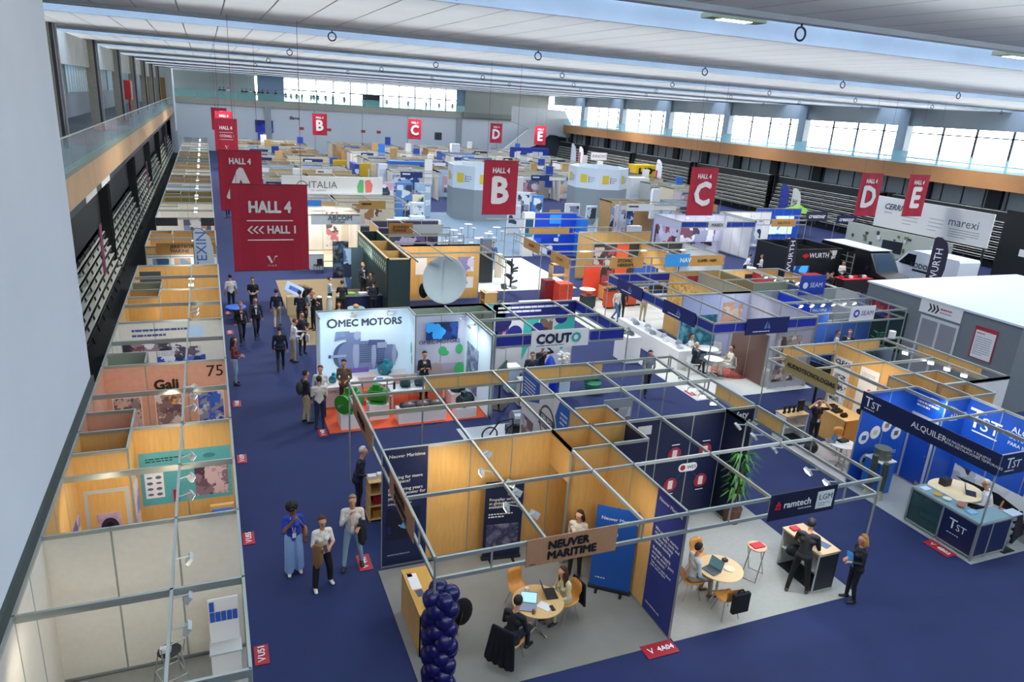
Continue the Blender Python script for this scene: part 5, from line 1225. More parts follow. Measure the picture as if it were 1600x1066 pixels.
# ================================================================== sea-blue stand (x 16.85..21.8, y 20.55..28.4) and pale stand
carpet('cream white carpet of the navy fascia stand', [(16.4, 20.3), (22, 20.3), (22, 24.9), (16.4, 24.9)], mat('#cfccc2', .85, var=.03))
carpet('second cream white carpet behind the navy fascia', [(16.6, 28.6), (26.5, 28.6), (26.5, 35), (16.6, 35)], mat('#c9c7bd', .85, var=.03))
FBD = mat('#17235c', .45)
S = Stand('navy fascia shared stand with tables on cream carpet', 16.85, 20.55)
S.fascia(16.85, 28.4, 16.85, 20.55, fill=[(0, 7.85)], m=mat('#1c2f84', .45), posts=(0, 7.85)); S.fascia(16.85, 20.55, 21.8, 20.55, fill=[(0, 4.95)], m=mat('#1b2a9c', .45), posts=(0, 5)); S.fascia(16.85, 28.4, 20.2, 28.4, fill=[(0, 3.35)], m=mat('#1b2a9c', .45))
S.rail(16.85, 24.5, 21.8, 24.5, h=.1); S.rail(18.3, 20.55, 18.3, 28.4); S.rail(20.1, 24.5, 20.1, 20.55); S.rail(16.85, 26.4, 20.2, 26.4)
for a, c, n_ in ((27.5, 25.4, 0), (23.8, 21.6, 1)):
    P, Q = (16.85, a), (16.85, c); S.sign(P, Q, 2.44, 3.0, FBD); S.shape(P, Q, [[(.95, 2.62), (1.08, 2.92), (1.1, 2.62)], [(1.14, 2.62), (1.14, 2.85), (1.28, 2.62)]], mat('#5a7ab0'), off=.065); S.small(P, Q, .4, 2.54, 1.4, 1, TEXTW, off=.065, h=.035)
P, Q = (18.3, 20.55), (20.35, 20.55); S.sign(P, Q, 2.40, 3.04, FBD); S.shape(P, Q, [[(.85, 2.62), (.98, 2.95), (1.0, 2.62)], [(1.04, 2.62), (1.04, 2.88), (1.18, 2.62)]], mat('#5a7ab0'), off=.065); S.small(P, Q, .35, 2.5, 1.4, 1, TEXTW, off=.065, h=.035)
S.wall(20.2, 24.5, 20.2, 28.4, WOOD); S.pic((20.2, 28.4), (20.2, 24.5), .3, 1.2, 3.6, 2.7, collage(150, ('#d8a040', '#e0b060', '#c08a38', '#e8c078'), 7), name='honeycomb_print')
S.wall(20.2, 24.5, 21.8, 24.5, mat('#b6bcd8', .5)); S.wall(21.8, 20.55, 21.8, 24.5, mat('#b8b6c4', .5)); S.wall(20.0, 20.62, 21.8, 20.62, mat('#a8a4ac', .5), z1=2.5, rail=False); S.wall(18.2, 24.45, 20.2, 24.45, mat('#a9b4d8', .5))
S.pic((20.0, 20.62), (21.8, 20.62), .1, .3, 1.3, 2.2, collage(151, ('#6a5a54', '#a8968a', '#c8b8ac', '#4a403c', '#8c7a70', '#d8ccc0'), 6), name='catch_print')
S.wall(19.9, 20.9, 19.9, 23.0, mat('#6a5046', .5), z1=2.2, rail=False); S.pic((18.2, 24.45), (20.2, 24.45), .05, .2, 1.95, 2.0, collage(152, ('#1f5f86', '#3f98a8', '#16465f', '#6ac0c8'), 2, soft=True), name='sea_print')
S.pic((20.2, 24.5), (21.8, 24.5), .2, 1.4, 1.3, 2.5, collage(153, ('#c89a7a', '#e0c8b0', '#8c5a48', '#a8b0d0', '#d8a088'), 5), name='food_print')
t = thing('round_rug', 'round coral rug with a floral print by the brown panel', 'rug', (19.7, 22.6, .013)); MB().lathe([(.8, 0), (.8, .01)], n=28).build('rug', collage(154, ('#d8705a', '#e08a72', '#c05a48'), 3), t)
for i, (x_, y_, lk) in enumerate(((18.0, 22.9, (1, -.2)), (19.35, 22.25, (-1, .3)), (18.6, 24.0, (.6, -1)))): plain_chair('white chair %s' % ('of the dark suited visitor on cream carpet', 'of the cream suited visitor on cream carpet', 'of the visitor near the navy fascia corner')[i], x_, y_, lk)
round_table('white round table between the two seated visitors on cream carpet', 18.7, 22.5, .4, top=PUREW); round_table('white table behind the navy fascia corner', 19.3, 23.7, .45, top=PUREW)
plain_chair('empty white chair by the teal sea print', 19.9, 23.9, (-.8, -.6))
person('person in a dark navy suit seated on a white chair facing right', 18.0, 22.9, (1, -.2), '#232a36', '#1c222c', pose='sit', near=1, arms=('lap', 'lap'), hair='#c0a890', style='thin', shirt='#e4e4e4', lean=4)
person('person in a cream blazer seated with back turned by the round table', 19.35, 22.25, (-1, .3), '#d9d0b8', '#d8d4c8', pose='sit', near=1, arms=('type', 'chin'), hair='#2a1d16', fem=True)
person('person in white seated near the navy fascia corner', 18.6, 24.0, (.6, -1), '#e0dcd4', '#3a3a40', pose='sit', near=1, arms=('type', 'type'), hair='#3a1a14', style='pony', fem=True)
tv('black screen seen edge on atop a floor stand at the cream carpet edge', 20.6, 18.75, 1.15, (1, .25), .9, .55)
# exhibits on the long white table behind the navy fascia
tag(MB().box(0, 0, .013, .8, 5.0, .8).build('display_counter', PUREW, loc=(17.6, 23.0+.4, 0)), 'long white counter with small exhibits along the navy fascia', 'counter')
r = random.Random(8)
for i in range(9): tag(MB().sph((0, 0, .1), (.12, .14, .1), 10, 7).box(-.12, -.1, 0, .12, .1, .08).build('exhibit', mat(('#c8ccce', '#9aa0a4', '#e4e4e2')[i % 3], .4), loc=(18.0+r.uniform(-.2, .2), 23.75+i*.5, .802)), '%s pale exhibit on the long white counter counted from its near end' % ords[i], 'exhibit', 'pale exhibits on the long white counter')
# grey and royal-blue stand
S = Stand('grey walled stand with a royal blue bay and two white name boards', 21.9, 20.8)
GW = mat('#a8aca8', .5); RB = mat('#1d3fd0', .4); PB = mat('#3a66b8', .45)
S.wall(21.95, 24.4, 27, 24.4, GW); S.wall(21.95, 22.6, 21.95, 24.4, GW); S.wall(23.3, 22.4, 23.3, 24.4, RB, posts=False); S.wall(23.3, 22.4, 24.4, 22.4, PB)
S.fascia(21.9, 20.8, 27, 20.8, posts=(0, 5.1)); S.fascia(27, 20.8, 27, 24.4, posts=(3.6,)); S.rail(24.4, 20.8, 24.4, 24.4); S.rail(21.9, 22.6, 27, 22.6, h=.1)
S.wall(24.4, 22.4, 27, 22.4, mat('#3f5fa0', .5), z1=2.1); S.wall(26.9, 20.9, 26.9, 22.4, mat('#7c8896', .5), z1=1.1, posts=False)
S.letters((23.3, 22.4), (24.4, 22.4), [('MACHINE\nENGINEERING', .1, 2.35, .3, 'L', .01)], TEXTW, off=.03)
P, Q = (23.75, 20.8), (25.1, 20.8); S.sign(P, Q, 2.6, 3.2, PUREW, [('SEAM', .6, 2.8, .2, 'L', .01, mat('#4a4a86'))]); S.shape(P, Q, [ell(.33, 2.9, .17, .17)], mat('#4a4aa0'), off=.064); S.shape(P, Q, [ell(.33, 2.9, .08, .08)], PUREW, off=.068)
P, Q = (24.4, 24.4), (25.9, 24.4); S.sign(P, Q, 2.7, 3.6, mat('#2747b0', .4), [('SEAM', .6, 3.05, .22, 'L', .01, TEXTW)]); S.shape(P, Q, [ell(.32, 3.15, .15, .15)], TEXTW, off=.064)
for i in range(6): S.spot(22.6+i*.6, 22.55, dx=.2, dy=-1, m=COOL)
S.wall(19.0, 20.6, 19.0, 20.61, GW) if False else None
t = counter('white low cabinet behind the suited pair of visitors', 24.6, 21.3, 25.7, 21.9, .95, PUREW, PUREW)
person('person in a white coat standing beside the dark suited one at the blue wall', 24.75, 22.0+.05, (.6, -.8), '#ddd8ca', '#c8c0b0', near=1, arms=('hold', 'down'), hair='#3a2a20', h=1.7)
person('person in a dark suit with folded arms at the blue wall', 25.3, 22.0-.1, (-.6, -.4), '#20262c', '#1a1e24', near=1, arms=('cross', 'cross'), hair='#6a4a3a', shirt='#e8e8ea')
# second row behind: wood, grey and red stands up to the black van
S = Stand('beech and grey stand with a row of six bright spotlights', 20.3, 24.6)
S.wall(21.9, 24.6, 21.9, 28.4, mat('#9a9a8c', .5)); S.wall(20.3, 28.5, 26.9, 28.5, WOOD, z0=1.2); S.wall(23.2, 25.9, 25.2, 25.9, GRN, posts=False); S.wall(23.2, 25.9, 23.2, 28.4, mat('#8c7a50', .5)); S.wall(25.2, 25.9, 25.2, 28.4, mat('#a02834', .5), posts=False)
S.fascia(26.9, 28.5, 26.9, 24.6, fill=[(.5, 3)], posts=(0, 4)); S.rail(21.9, 26.6, 26.9, 26.6); S.rail(25, 24.6, 25, 28.5)
S.pic((20.3, 28.5), (26.9, 28.5), 1.0, 1.3, 1.8, 2.7, mat('#b03a4a')); S.pic((20.3, 28.5), (26.9, 28.5), 4.5, 1.3, 5.6, 2.7, mat('#20232c'))
for i in range(6): S.spot(24.9+i*.28, 27.4-i*.42, dx=.2, dy=-1, m=COOL)
# ================================================================== rental stand (x 16.95..20, y 9.7..13.7)
carpet('grey carpet of the blue rental stand', [(16.85, 9.6), (20, 9.6), (20, 13.7), (16.85, 13.7)], mat('#9a9c9a', .9, var=.04))
TB = mat('#1b53b8', .42, var=.04); TD = mat('#142048', .45)
S = Stand('blue rental stand with a long navy fascia on the right', 16.95, 9.7)
S.wall(16.95, 13.7, 19, 13.7, TB); S.wall(19, 12.7, 19, 13.7, TB); S.wall(19, 12.7, 19.95, 12.7, TB); S.wall(19.95, 9.7, 19.95, 12.7, TB)
S.rail(16.95, 11.7, 19.95, 11.7); S.rail(18.5, 9.7, 18.5, 13.7, h=.1); S.posts((16.95, 9.7), (16.95, 13.7)); S.rail(16.95, 9.7, 16.95, 13.7); S.rail(16.95, 9.7, 19.95, 9.7)
P, Q = (16.95, 13.75), (16.95, 9.68)
S.sign(P, Q, 2.42, 2.98, TD, [('T', .12, 2.6, .28, 'L', .01), ('ST', .36, 2.6, .2, 'L', .01), ('ALQUILER', 1.66, 2.6, .19, 'L', .015), ('DE MAQUINARIA Y EQUIPOS\nPARA INSTALACIONES TEMPORALES', 2.7, 2.62, .15, 'L', .008)], TEXTW, off=.02)
S.small(P, Q, .15, 2.52, .6, 1, TEXTW, off=.05, h=.03)
P, Q = (16.95, 9.68), (19.95, 9.68); S.sign(P, Q, 2.42, 2.98, TD, [('T', .15, 2.6, .28, 'L', .01), ('ST', .39, 2.6, .2, 'L', .01)], TEXTW, off=.02); S.small(P, Q, .15, 2.52, .6, 1, TEXTW, off=.05, h=.03)
P, Q = (16.95, 13.7), (19, 13.7)
for i, (u, v) in enumerate(((.3, 1.5), (.72, 1.62), (1.14, 1.8), (1.6, 1.5), (.55, .75))):
    S.shape(P, Q, [ell(u, v, .2, .21)], PUREW, off=.026); S.shape(P, Q, [rect(u-.08, v-.08, u+.09, v+.07)], mat(('#2a56a8', '#c8b890', '#8f7a5c', '#5a5c60', '#4a4c50')[i]), off=.03)
S.small(P, Q, 1.2, .9, .6, 3, TEXTW)
P, Q = (19, 13.7), (19, 12.7); S.pic(P, Q, .06, .06, .94, 2.2, LGREY, name='door_frame'); S.pic(P, Q, .14, .06, .86, 2.12, mat('#1a46a4', .4), name='door', off=.026); S.pic(P, Q, .76, 1.0, .82, 1.06, STEEL, name='door_handle', off=.034); S.small(P, Q, .15, 2.65, .7, 3, TEXTW, pitch=.11, h=.06)
P, Q = (19, 12.7), (19.95, 12.7); S.letters(P, Q, [('+15.000', .25, 2.35, .14, 'L', .015)], TEXTW); S.small(P, Q, .25, 2.25, .6, 1, TEXTW)
P, Q = (19.95, 12.7), (19.95, 9.7); S.letters(P, Q, [('T', .12, 2.12, .55, 'L', .01), ('ST', .52, 2.12, .4, 'L', .01), ('ALQUILER', 1.35, 2.42, .2, 'L', .015), ('DE MAQUINARIA', 1.35, 2.24, .13, 'L', .012), ('PARA INSTALACIONES', 1.35, 2.08, .1, 'L', .012)], TEXTW); S.shape(P, Q, [rect(.3, 2.0, 1.05, 2.04)], TEXTW)
S.pic(P, Q, .1, .1, 2.9, .85, collage(160, ('#d8d8d4', '#b8bcbe', '#3a3c40', '#e8e8e6'), 1.6), name='photo_print'); S.shape(P, Q, [[(.2, .5), (1.5, .6), (2.6, .35), (1.4, .25)]], BLACK, off=.03)
for yy in (12.9, 12.3, 11.5, 10.7): S.spot(18.5, yy, dx=1, dy=0, on=False)
t = thing('glass_counter', 'glass fronted corner counter with navy lettered panel of the rental stand', 'counter', (17.0, 9.75, 0))
b = MB()
for a in ((0, 0), (.5, 0), (0, .95), (0, 1.9), (.5, 1.9), (.5, .95), (1.2, 0), (1.2, .5)): b.box(a[0]-.025, a[1]-.025, .013, a[0]+.025, a[1]+.025, 1.0)
for z in (.06, .98): b.box(-.025, -.025, z, .025, 1.92, z+.05); b.box(.48, .5, z, .525, 1.92, z+.05); b.box(-.025, -.025, z, 1.22, .025, z+.05); b.box(.5, .48, z, 1.22, .525, z+.05)
b.build('frame', ALU, t); MB().box(-.02, .02, .1, 0, .93, .97).box(.02, -.02, .1, 1.18, 0, .97).build('navy_panel', TD, t); MB().box(-.015, .97, .1, -.005, 1.88, .97).build('glass_pane', mat('#2a4a4a', .1, alpha=.75), t); MB().box(.0, 0, 1.03, .5, 1.92, 1.045).box(.5, 0, 1.03, 1.2, .5, 1.045).build('glass_top', mat('#9fc0c4', .1, alpha=.6), t); MB().box(0, 0, .5, .5, 1.92, .52).build('shelf', mat('#7f9a9a', .3), t)
b = MB(); M_ = face((-.02, .93), (-.02, .02), .004); put_text(b, 'T', M_, .2, .55, .26); put_text(b, 'ST', M_, .42, .55, .18); dashes(b, M_, .2, .4, .55, 1, h=.02); b.build('lettering', TEXTW, t)
for i, (dx, dy, c_, l) in enumerate(((.2, 1.35, '#d8a02c', 'yellow biscuit bowl'), (.25, 1.1, '#e8e0c8', 'cream plate'), (.3, .75, '#b0623a', 'brown snack bowl'), (.2, 1.7, '#d8e0e4', 'white leaflet pile'), (.3, .45, '#7fb0c8', 'pale blue leaflet pile'))):
    tag((MB().lathe([(.06, 0), (.11, .05), (.10, .05)], n=16) if 'bowl' in l or 'plate' in l else MB().box(-.12, -.09, 0, .12, .09, .03)).build('bowl' if 'bowl' in l else 'dish' if 'plate' in l else 'leaflets', mat(c_, .5), loc=(17.0+dx, 9.75+dy, 1.046)), l+' on the glass counter of the rental stand', 'bowl' if 'bowl' in l else 'plate' if 'plate' in l else 'leaflets')
t = thing('tablet_stand', 'slim leaflet rack with a tablet beside the rental counter corner', 'stand', (18.35, 9.85, 0)); MB().box(-.2, -.2, .013, .2, .2, .04).build('base', DARK, t); MB().box(-.03, -.03, .04, .03, .03, 1.05).build('pole', BLACK, t); MB().box(-.2, -.13, 1.05, .2, .15, 1.08).build('tablet', mat('#b8c4cc', .3), t)
for i in range(4): MB().box(-.14, -.06, .25+i*.2, .14, .06, .34+i*.2).build('pocket', mat('#8f949a', .4), t)
t = thing('half_table', 'half round beech table with a laptop against the blue rental wall', 'table', (18.6, 11.55, 0)); MB().prism([(0+.75*math.cos(a), .65*math.sin(a)) for a in [2*PI*i/24 for i in range(24)]], .72, .75).build('tabletop', mat('#e4cfa4', .5), t); MB().cyl((0, 0, .013), (0, 0, .72), .05).build('column', STEEL, t); MB().lathe([(.3, .013), (.28, .03)], n=20).build('base', STEEL, t)
laptop('black laptop open in front of the white shirted man', 18.75, 11.35, .752, (.6, -.8), '#2a3a50'); tag(MB().box(-.13, -.1, 0, .13, .1, .2).build('camera_bag', DARK, loc=(18.55, 11.85, .752)), 'dark bag on the half round rental table', 'bag')
shell_chair('beech chair in front of the half round rental table', 17.95, 11.95, (1, -.4), '#b87a3a'); shell_chair('beech chair under the white shirted man', 19.0, 10.8, (-.5, .85), '#b87a3a')
person('person in a white shirt bent over a laptop in the rental stand', 19.0, 10.8, (-.5, .85), '#dfe2e6', '#23262e', pose='sit', near=2, arms=('type', 'type'), hair='#c9b8a8', style='thin', lean=16, bulk=1.12)
shell_chair('beech chair hidden under a dark coat behind the rental counter', 18.75, 10.2, (-.3, 1), '#8a5a2c'); b = MB()
for i in range(9): q = _shell('', (-.26+.065*i, -.25, .85-.02*(i % 3)), (-.3+.075*i, -.33, .25), .07, .09, .6, 8); b.add(q.v, q.f)
o = b.build('coat', mat('#17151a', .95), smooth=True); o.location = (18.75, 10.2, 0); o.rotation_euler = (0, 0, .3); tag(o, 'dark coat thrown over the chair behind the rental counter', 'coat')
t = thing('blue_podium', 'blue podium with a metal cylinder by the round picture wall', 'podium', (17.55, 13.2, 0)); MB().box(-.28, -.28, .013, .28, .28, 1.0).build('body', mat('#2f6cc4', .45), t); MB().box(-.3, -.3, 1.0, .3, .3, 1.03).build('top', PUREW, t)
tag(MB().cyl((0, 0, 0), (0, 0, .3), .22, n=24).cyl((0, 0, .3), (0, 0, .34), .24, n=24).box(-.1, -.26, .05, .1, -.2, .2).build('metal_drum', mat('#7a8070', .35, .5), loc=(17.55, 13.2, 1.031)), 'grey metal cylinder on the blue podium', 'exhibit')
for i, (dx, h_) in enumerate(((0, 1.3), (.28, 1.15))):
    t = thing('dummy_arm', '%s dark green sleeve shaped exhibit left of the blue podium' % ('taller', 'shorter')[i], 'exhibit', (17.05+dx*.5, 13.0-dx, 0)); MB().cyl((0, 0, .02), (0, 0, .3), .12, .06).build('base', mat('#a8a890', .6), t); MB().tube([(0, 0, .3), (.03, 0, .8), (.0, 0, h_)], .085, 10).build('sleeve', mat('#3f4a3c', .6), t)
t = thing('mixer_machine', 'chrome machine with hoses at the right edge of the rental stand', 'machine', (19.4, 9.9, 0)); MB().lathe([(.25, .013), (.28, .3), (.2, .6), (.24, .7)], n=18).build('drum', STEEL, t); MB().tube([(.2, -.1, .6), (.5, -.2, .8), (.6, -.1, .3), (.9, 0, .2)], .07, 8).build('hose', mat('#5a5c60', .5), t); MB().cyl((0, 0, .7), (0, 0, .95), .1).build('head', GREY, t)
rollup('white roll-up banner behind the chrome machine', 19.75, 10.2, (-.9, -.4), .5, 1.5, PUREW, [(5, .06, 1.2, .35)])
# ================================================================== audio stand (x 16.95..20, y 13.7..17.7)
carpet('pinkish grey carpet of the audio stand', [(17, 13.75), (20, 13.75), (20, 16.2), (17, 16.2)], mat('#b9b2b0', .9, var=.04))
S = Stand('open beech audio stand with a long brown name board', 16.95, 13.75)
S.wall(19.95, 13.75, 19.95, 17.7, WOOD); S.fascia(16.95, 17.7, 19.95, 17.7, fill=[(.6, 2.9)], posts=(0,)); S.fascia(16.95, 17.7, 16.95, 13.75)
S.rail(17.95, 13.75, 17.95, 17.7, h=.1); S.rail(16.95, 15.7, 19.95, 15.7); S.wall(18.9, 13.75, 18.9, 14.6, WOOD, posts=False); S.wall(18.9, 14.6, 19.95, 14.6, WOOD)
S.sign((16.95, 16.85), (16.95, 14.7), 2.44, 3.0, mat('#a08a55', .55, kind='wood', var=.06), [('AUDIOTECNOLOGIAS', 1.1, 2.66, .14, 'C', .02)])
P, Q = (19.95, 17.7), (19.95, 13.75)
S.pic(P, Q, .1, .4, .8, 2.5, PUREW); S.letters(P, Q, [('CLEAR', .13, 2.25, .16, 'L', .02)], TEXTK); S.pic(P, Q, .13, .9, .78, 1.9, collage(170, ('#e8e8e6', '#3a3c40', '#8f9296', '#dcdcda'), 9), off=.026)
S.pic(P, Q, 1.2, .5, 1.95, 2.5, PUREW); S.shape(P, Q, [ell(1.7, 1.75, .09, .09)], mat('#e0583a'), off=.03); S.shape(P, Q, [ell(1.6, .95, .22, .12)], DARK, off=.03); S.small(P, Q, 1.28, 2.3, .55, 3, mat('#a08a86'))
counter('beech reception desk with black audio gear in the audio stand', 18.7, 15.6, 19.6, 17.0, 1.0, WOOD, BEECH)
for i, (dx, dy, l, d) in enumerate(((.2, .3, 'near black headset', (.2, .14, .1)), (.3, .7, 'middle black mixer', (.3, .24, .1)), (.5, 1.1, 'far black keyboard', (.34, .2, .06)))): tag(MB().box(-d[0]/2, -d[1]/2, 0, d[0]/2, d[1]/2, d[2]).cyl((-.05, 0, d[2]), (.08, 0, d[2]), .05).build('audio_device', BLACK, loc=(18.7+dx, 15.6+dy, 1.001)), l+' on the beech audio reception desk', 'audio device')
shell_chair('orange shell chair in front of the beech audio desk', 18.35, 15.35, (-.3, -1)); round_table('white round table with a laptop and papers in the audio stand', 17.75, 14.75, .42, top=PUREW)
laptop('grey laptop open on the white audio table', 17.55, 14.95, .745, (-.7, .4), '#33506a', '#5a6066'); tag(MB().box(-.16, -.1, 0, .16, .1, .06).build('black_case', BLACK, loc=(17.85, 14.85, .745)), 'black case on the white audio table', 'case'); paper('white paper at the edge of the white audio table', 17.95, 14.6, .746, .21, .3, .5)
t = thing('tripod_camera', 'black camera on a tripod in the audio stand', 'camera', (18.55, 14.55, 0))
for i in range(3): a = i*2.1; MB().tube([(0, 0, 1.25), (.34*math.cos(a), .34*math.sin(a), .02)], .016).build('leg', BLACK, t)
MB().cb((0, 0, 1.38), (.3, .14, .16)).cyl((-.15, 0, 1.4), (-.3, 0, 1.4), .06).build('camera_body', BLACK, t)
counter('white cabinet with black trophies at the near side of the audio stand', 16.3+.75, 16.5, 18.0, 17.0, .95, PUREW, BEECH, open_side='s')
for i in range(7): tag(MB().lathe([(.05, 0), (.03, .05), (.02, .1), (.05, .2), (.03, .26)], n=8).build('microphone', BLACK, loc=(17.15+i*.1, 16.75+.06*(i % 2), .951)), '%s black microphone in the row on the white audio cabinet' % ords[i], 'microphone', 'black microphones on the white audio cabinet')
tag(MB().box(-.12, -.03, 0, .12, .03, .38).build('sign_holder', BLACK, loc=(17.88, 16.8, .951)), 'black card holder at the right end of the white audio cabinet', 'sign')
tag(MB().sph((0, 0, .2), (.25, .2, .2), 12, 8).build('black_bag', BLACK, loc=(17.4, 15.6, .014), smooth=True), 'black bag on the floor beside the white audio cabinet', 'bag')
person('person in a black top with both hands on the head in the audio stand', 17.75, 15.95, (-.3, -1), '#15161a', '#15161a', near=2, arms=('head', 'head'), sleeves=False, hair='#3a2418', skin=2, extra=(('lanyard', '#c03a2c'),), h=1.72)
# ---- stand between them and the grey house
S = Stand('beech rimmed stand with a dark blue floor and closets beside the grey house', 20.0, 13.7)
S.fascia(20.0, 17.7, 22.9, 17.7, fill=[(.1, 2.0)]); S.fascia(22.95, 17.7, 22.95, 13.7, fill=[(.8, 3.2)], posts=(0, 4)); S.rail(20, 13.6, 22.95, 13.6, h=.1); S.rail(22.1, 13.7, 22.1, 17.7); S.rail(20, 15.6, 22.1, 15.6, h=.1)
for a in ((19.95, 14.6, 21, 14.6), (21, 12.7, 21, 14.6), (20, 13.65, 21, 13.65)): S.wall(*a, WOOD, posts=False)
S.rail(20, 12.7, 21, 12.7); S.rail(20.0, 12.7, 20.0, 14.6); S.wall(21.05, 13.6, 22.95, 13.6, PUREW, posts=False)
for yy in (16.6, 15.6, 15.0, 14.4): S.spot(22.05, yy, dx=-.8, dy=-.4, m=COOL)
tag(MB().lathe([(.12, 0), (.12, .25)], n=12).build('lamp_head', PUREW, loc=(22.4, 17.6, 2.99)), 'small white lamp head standing on the far beech rail corner', 'lamp')
# ================================================================== grey house with a white roof
t = thing('grey_cabin', 'large grey cabin with a flat white roof on the right', 'cabin', (27.3, 16.2, 0))
GH = mat('#767c80', .55, var=.03)
MB().box(0, 0, 0, 10, 7.0, 3.5).build('walls', GH, t); MB().box(-.06, -.06, 3.5, 10.1, 7.06, 3.58).build('roof', mat('#dfe5ea', .5, var=.02), t)
P, Q = (0, 7.0), (0, 0)
def hp_(name, u0, v0, u1, v1, m, off=.02, th=.02, parent=None): b = MB(); b.prism(rect(u0, v0, u1, v1), 0, th, mx=face(P, Q, off)); return b.build(name, m, parent or t)
sg = hp_('name_board', 2.75, 2.95, 4.65, 3.49, PUREW)
b = MB(); M_ = face(P, Q, .045)
for i in range(3): flat(b, M_, [(3.15+i*.16, 3.05), (3.22+i*.16, 3.05), (3.33+i*.16, 3.22), (3.22+i*.16, 3.4), (3.15+i*.16, 3.4), (3.24+i*.16, 3.22)])
b.build('emblem', TEXTK, sg); b = MB(); dashes(b, M_, 3.7, 3.25, .85, 1, h=.07); b.build('small_print', mat('#c03030'), sg); b = MB(); dashes(b, M_, 3.7, 3.12, .85, 1, h=.05); b.build('small_print', GREY, sg)
d = hp_('door', 2.9, .02, 4.65, 2.85, mat('#c4c8ca', .5)); hp_('glass_pane', 3.0, .15, 3.72, 2.72, mat('#8f8e92', .12), .042, .01, d); hp_('glass_pane', 3.84, .15, 4.55, 2.72, mat('#8f8e92', .12), .042, .01, d); hp_('handle', 3.66, 1.2, 3.7, 1.6, STEEL, .055, .03, d)
wn = hp_('window', .6, .9, 2.3, 2.7, mat('#2c3d3a', .1)); hp_('window_frame', 1.42, .9, 1.5, 2.7, GH, .04, .01, wn); hp_('red_display', .3, 2.2, 1.6, 2.85, collage(180, ('#8c2a38', '#c04a50', '#3a4a86', '#2a2f50'), 4), .045, .01)
pb = hp_('poster_board', 5.3, 1.83, 6.2, 3.1, mat('#b02a38', .5)); hp_('sheet', 5.36, 1.86, 6.16, 2.95, PUREW, .042, .006, pb); b = MB(); dashes(b, face(P, Q, .05), 5.42, 2.82, .5, 1, h=.05); b.build('small_print', mat('#b02a38'), pb); b = MB(); dashes(b, face(P, Q, .05), 5.42, 2.68, .65, 9, pitch=.085, h=.03); b.build('small_print', GREY, pb)
t = rollup('white poster stand leaning at the corner of the grey cabin', 26.7, 23.7, (-.7, -.7), 1.0, 3.0, mat('#c8c6c0', .5))
t = thing('potted_plant', 'leafy green plant in front of the cabin window', 'plant', (26.6, 21.6, 0)); MB().lathe([(.18, 0), (.24, .4)], n=14).build('pot', mat('#8c4a5a', .6), t); b = MB(); r = random.Random(4)
for i in range(40):
    a = r.uniform(0, 6.28); z = r.uniform(.5, 1.7); d = Vector((math.cos(a), math.sin(a), .3))*.3; c0 = Vector((0, 0, z)); s_ = Vector((-math.sin(a), math.cos(a), 0))*.07; b.add([c0, c0+d*.6-s_, c0+d, c0+d*.6+s_], [(0, 1, 2, 3)])
b.tube([(0, 0, .4), (0, 0, 1.7)], .02); b.build('leaves', mat('#3f7a5a', .6, var=.2), t)
# ================================================================== hanging banners
def text_w(body, h, bold):
    vs, fs, x0, x1, y0, y1 = text_geo(body, bold); return (x1-x0)*h/(y1-y0)
BR = mat('#a81232', .65, var=.03)
def banner(label, x, y, lines, w=2.0, z0=4.3, z1=7.2, logo=False):
    t = thing('hanging_banner', label, 'banner', (x, y, z0))
    h = z1-z0; b = MB(); n = 10
    vs = [(-w/2+w*i/n, .012*math.sin(i*1.3), z) for z in (0, h) for i in range(n+1)] + [(-w/2+w*i/n, .012*math.sin(i*1.3)+.012, z) for z in (0, h) for i in range(n+1)]
    k = n+1; fs = [(i, i+1, k+i+1, k+i) for i in range(n)]+[(2*k+i+1, 2*k+i, 3*k+i, 3*k+i+1) for i in range(n)]
    b.add(vs, fs); b.build('cloth', BR, t)
    MB().tube([(-w/2-.04, .006, h), (w/2+.04, .006, h)], .022).build('top_rod', mat('#7a1028', .5), t); MB().tube([(-w/2-.02, .006, 0), (w/2+.02, .006, 0)], .022).build('bottom_rod', mat('#7a1028', .5), t)
    for s in (-1, 1): MB().tube([(s*w*.42, .006, h), (s*w*.42, .006, CEIL-z0+.05)], .008).build('cable', mat('#8a3040', .5), t)
    b = MB(); M = face((-w/2, -.036), (w/2, -.036))
    for body, u, v, hh, al, bo in lines:
        if body == '---': flat(b, M, rect(u, v, u+hh, v+.035))
        elif body == '<<<':
            for i in range(3): o = u+i*.17; flat(b, M, [(o, v+.12), (o+.13, v+.25), (o+.19, v+.25), (o+.06, v+.12)]); flat(b, M, [(o+.06, v+.12), (o+.19, v), (o+.13, v), (o, v+.12)], off=.002)
        else: put_text(b, body, M, u, v, hh, al, bo, width=text_w(body, hh, bo)*.9)
    if logo:
        flat(b, M, [(w/2-.17, .5), (w/2-.08, .5), (w/2+.02, .28), (w/2-.03, .24)]); flat(b, M, [(w/2+.03, .28), (w/2+.09, .5), (w/2+.17, .5), (w/2+.17, .47), (w/2+.1, .46)], off=.002); put_text(b, 'ARVELO' if False else 'V I G O', M, w/2, .14, .06, 'C', .01)
    b.build('lettering', mat('#e6dfdc', .6), t); return t
def letter_banner(label, x, y, L): return banner(label, x, y, [('HALL 4', 1.0, 2.25, .27, 'C', .045), (L, 1.0, .65, 1.35, 'C', .045)])
h1 = [('HALL 4', 1.2, 1.95, .36, 'C', .045), ('---', .46, 1.66, 1.45, '', 0), ('<<<', .46, 1.25, 0, '', 0), ('HALL 1', 1.1, 1.26, .25, 'L', .035), ('---', .46, 1.02, 1.45, '', 0)]
banner('largest red hall banner with three arrows over the left aisle', 1.78, 25, h1, 2.4, 4.3, 7.15, True)
letter_banner('red letter A banner partly hidden behind the largest arrow banner', 1.42, 38.2, 'A')
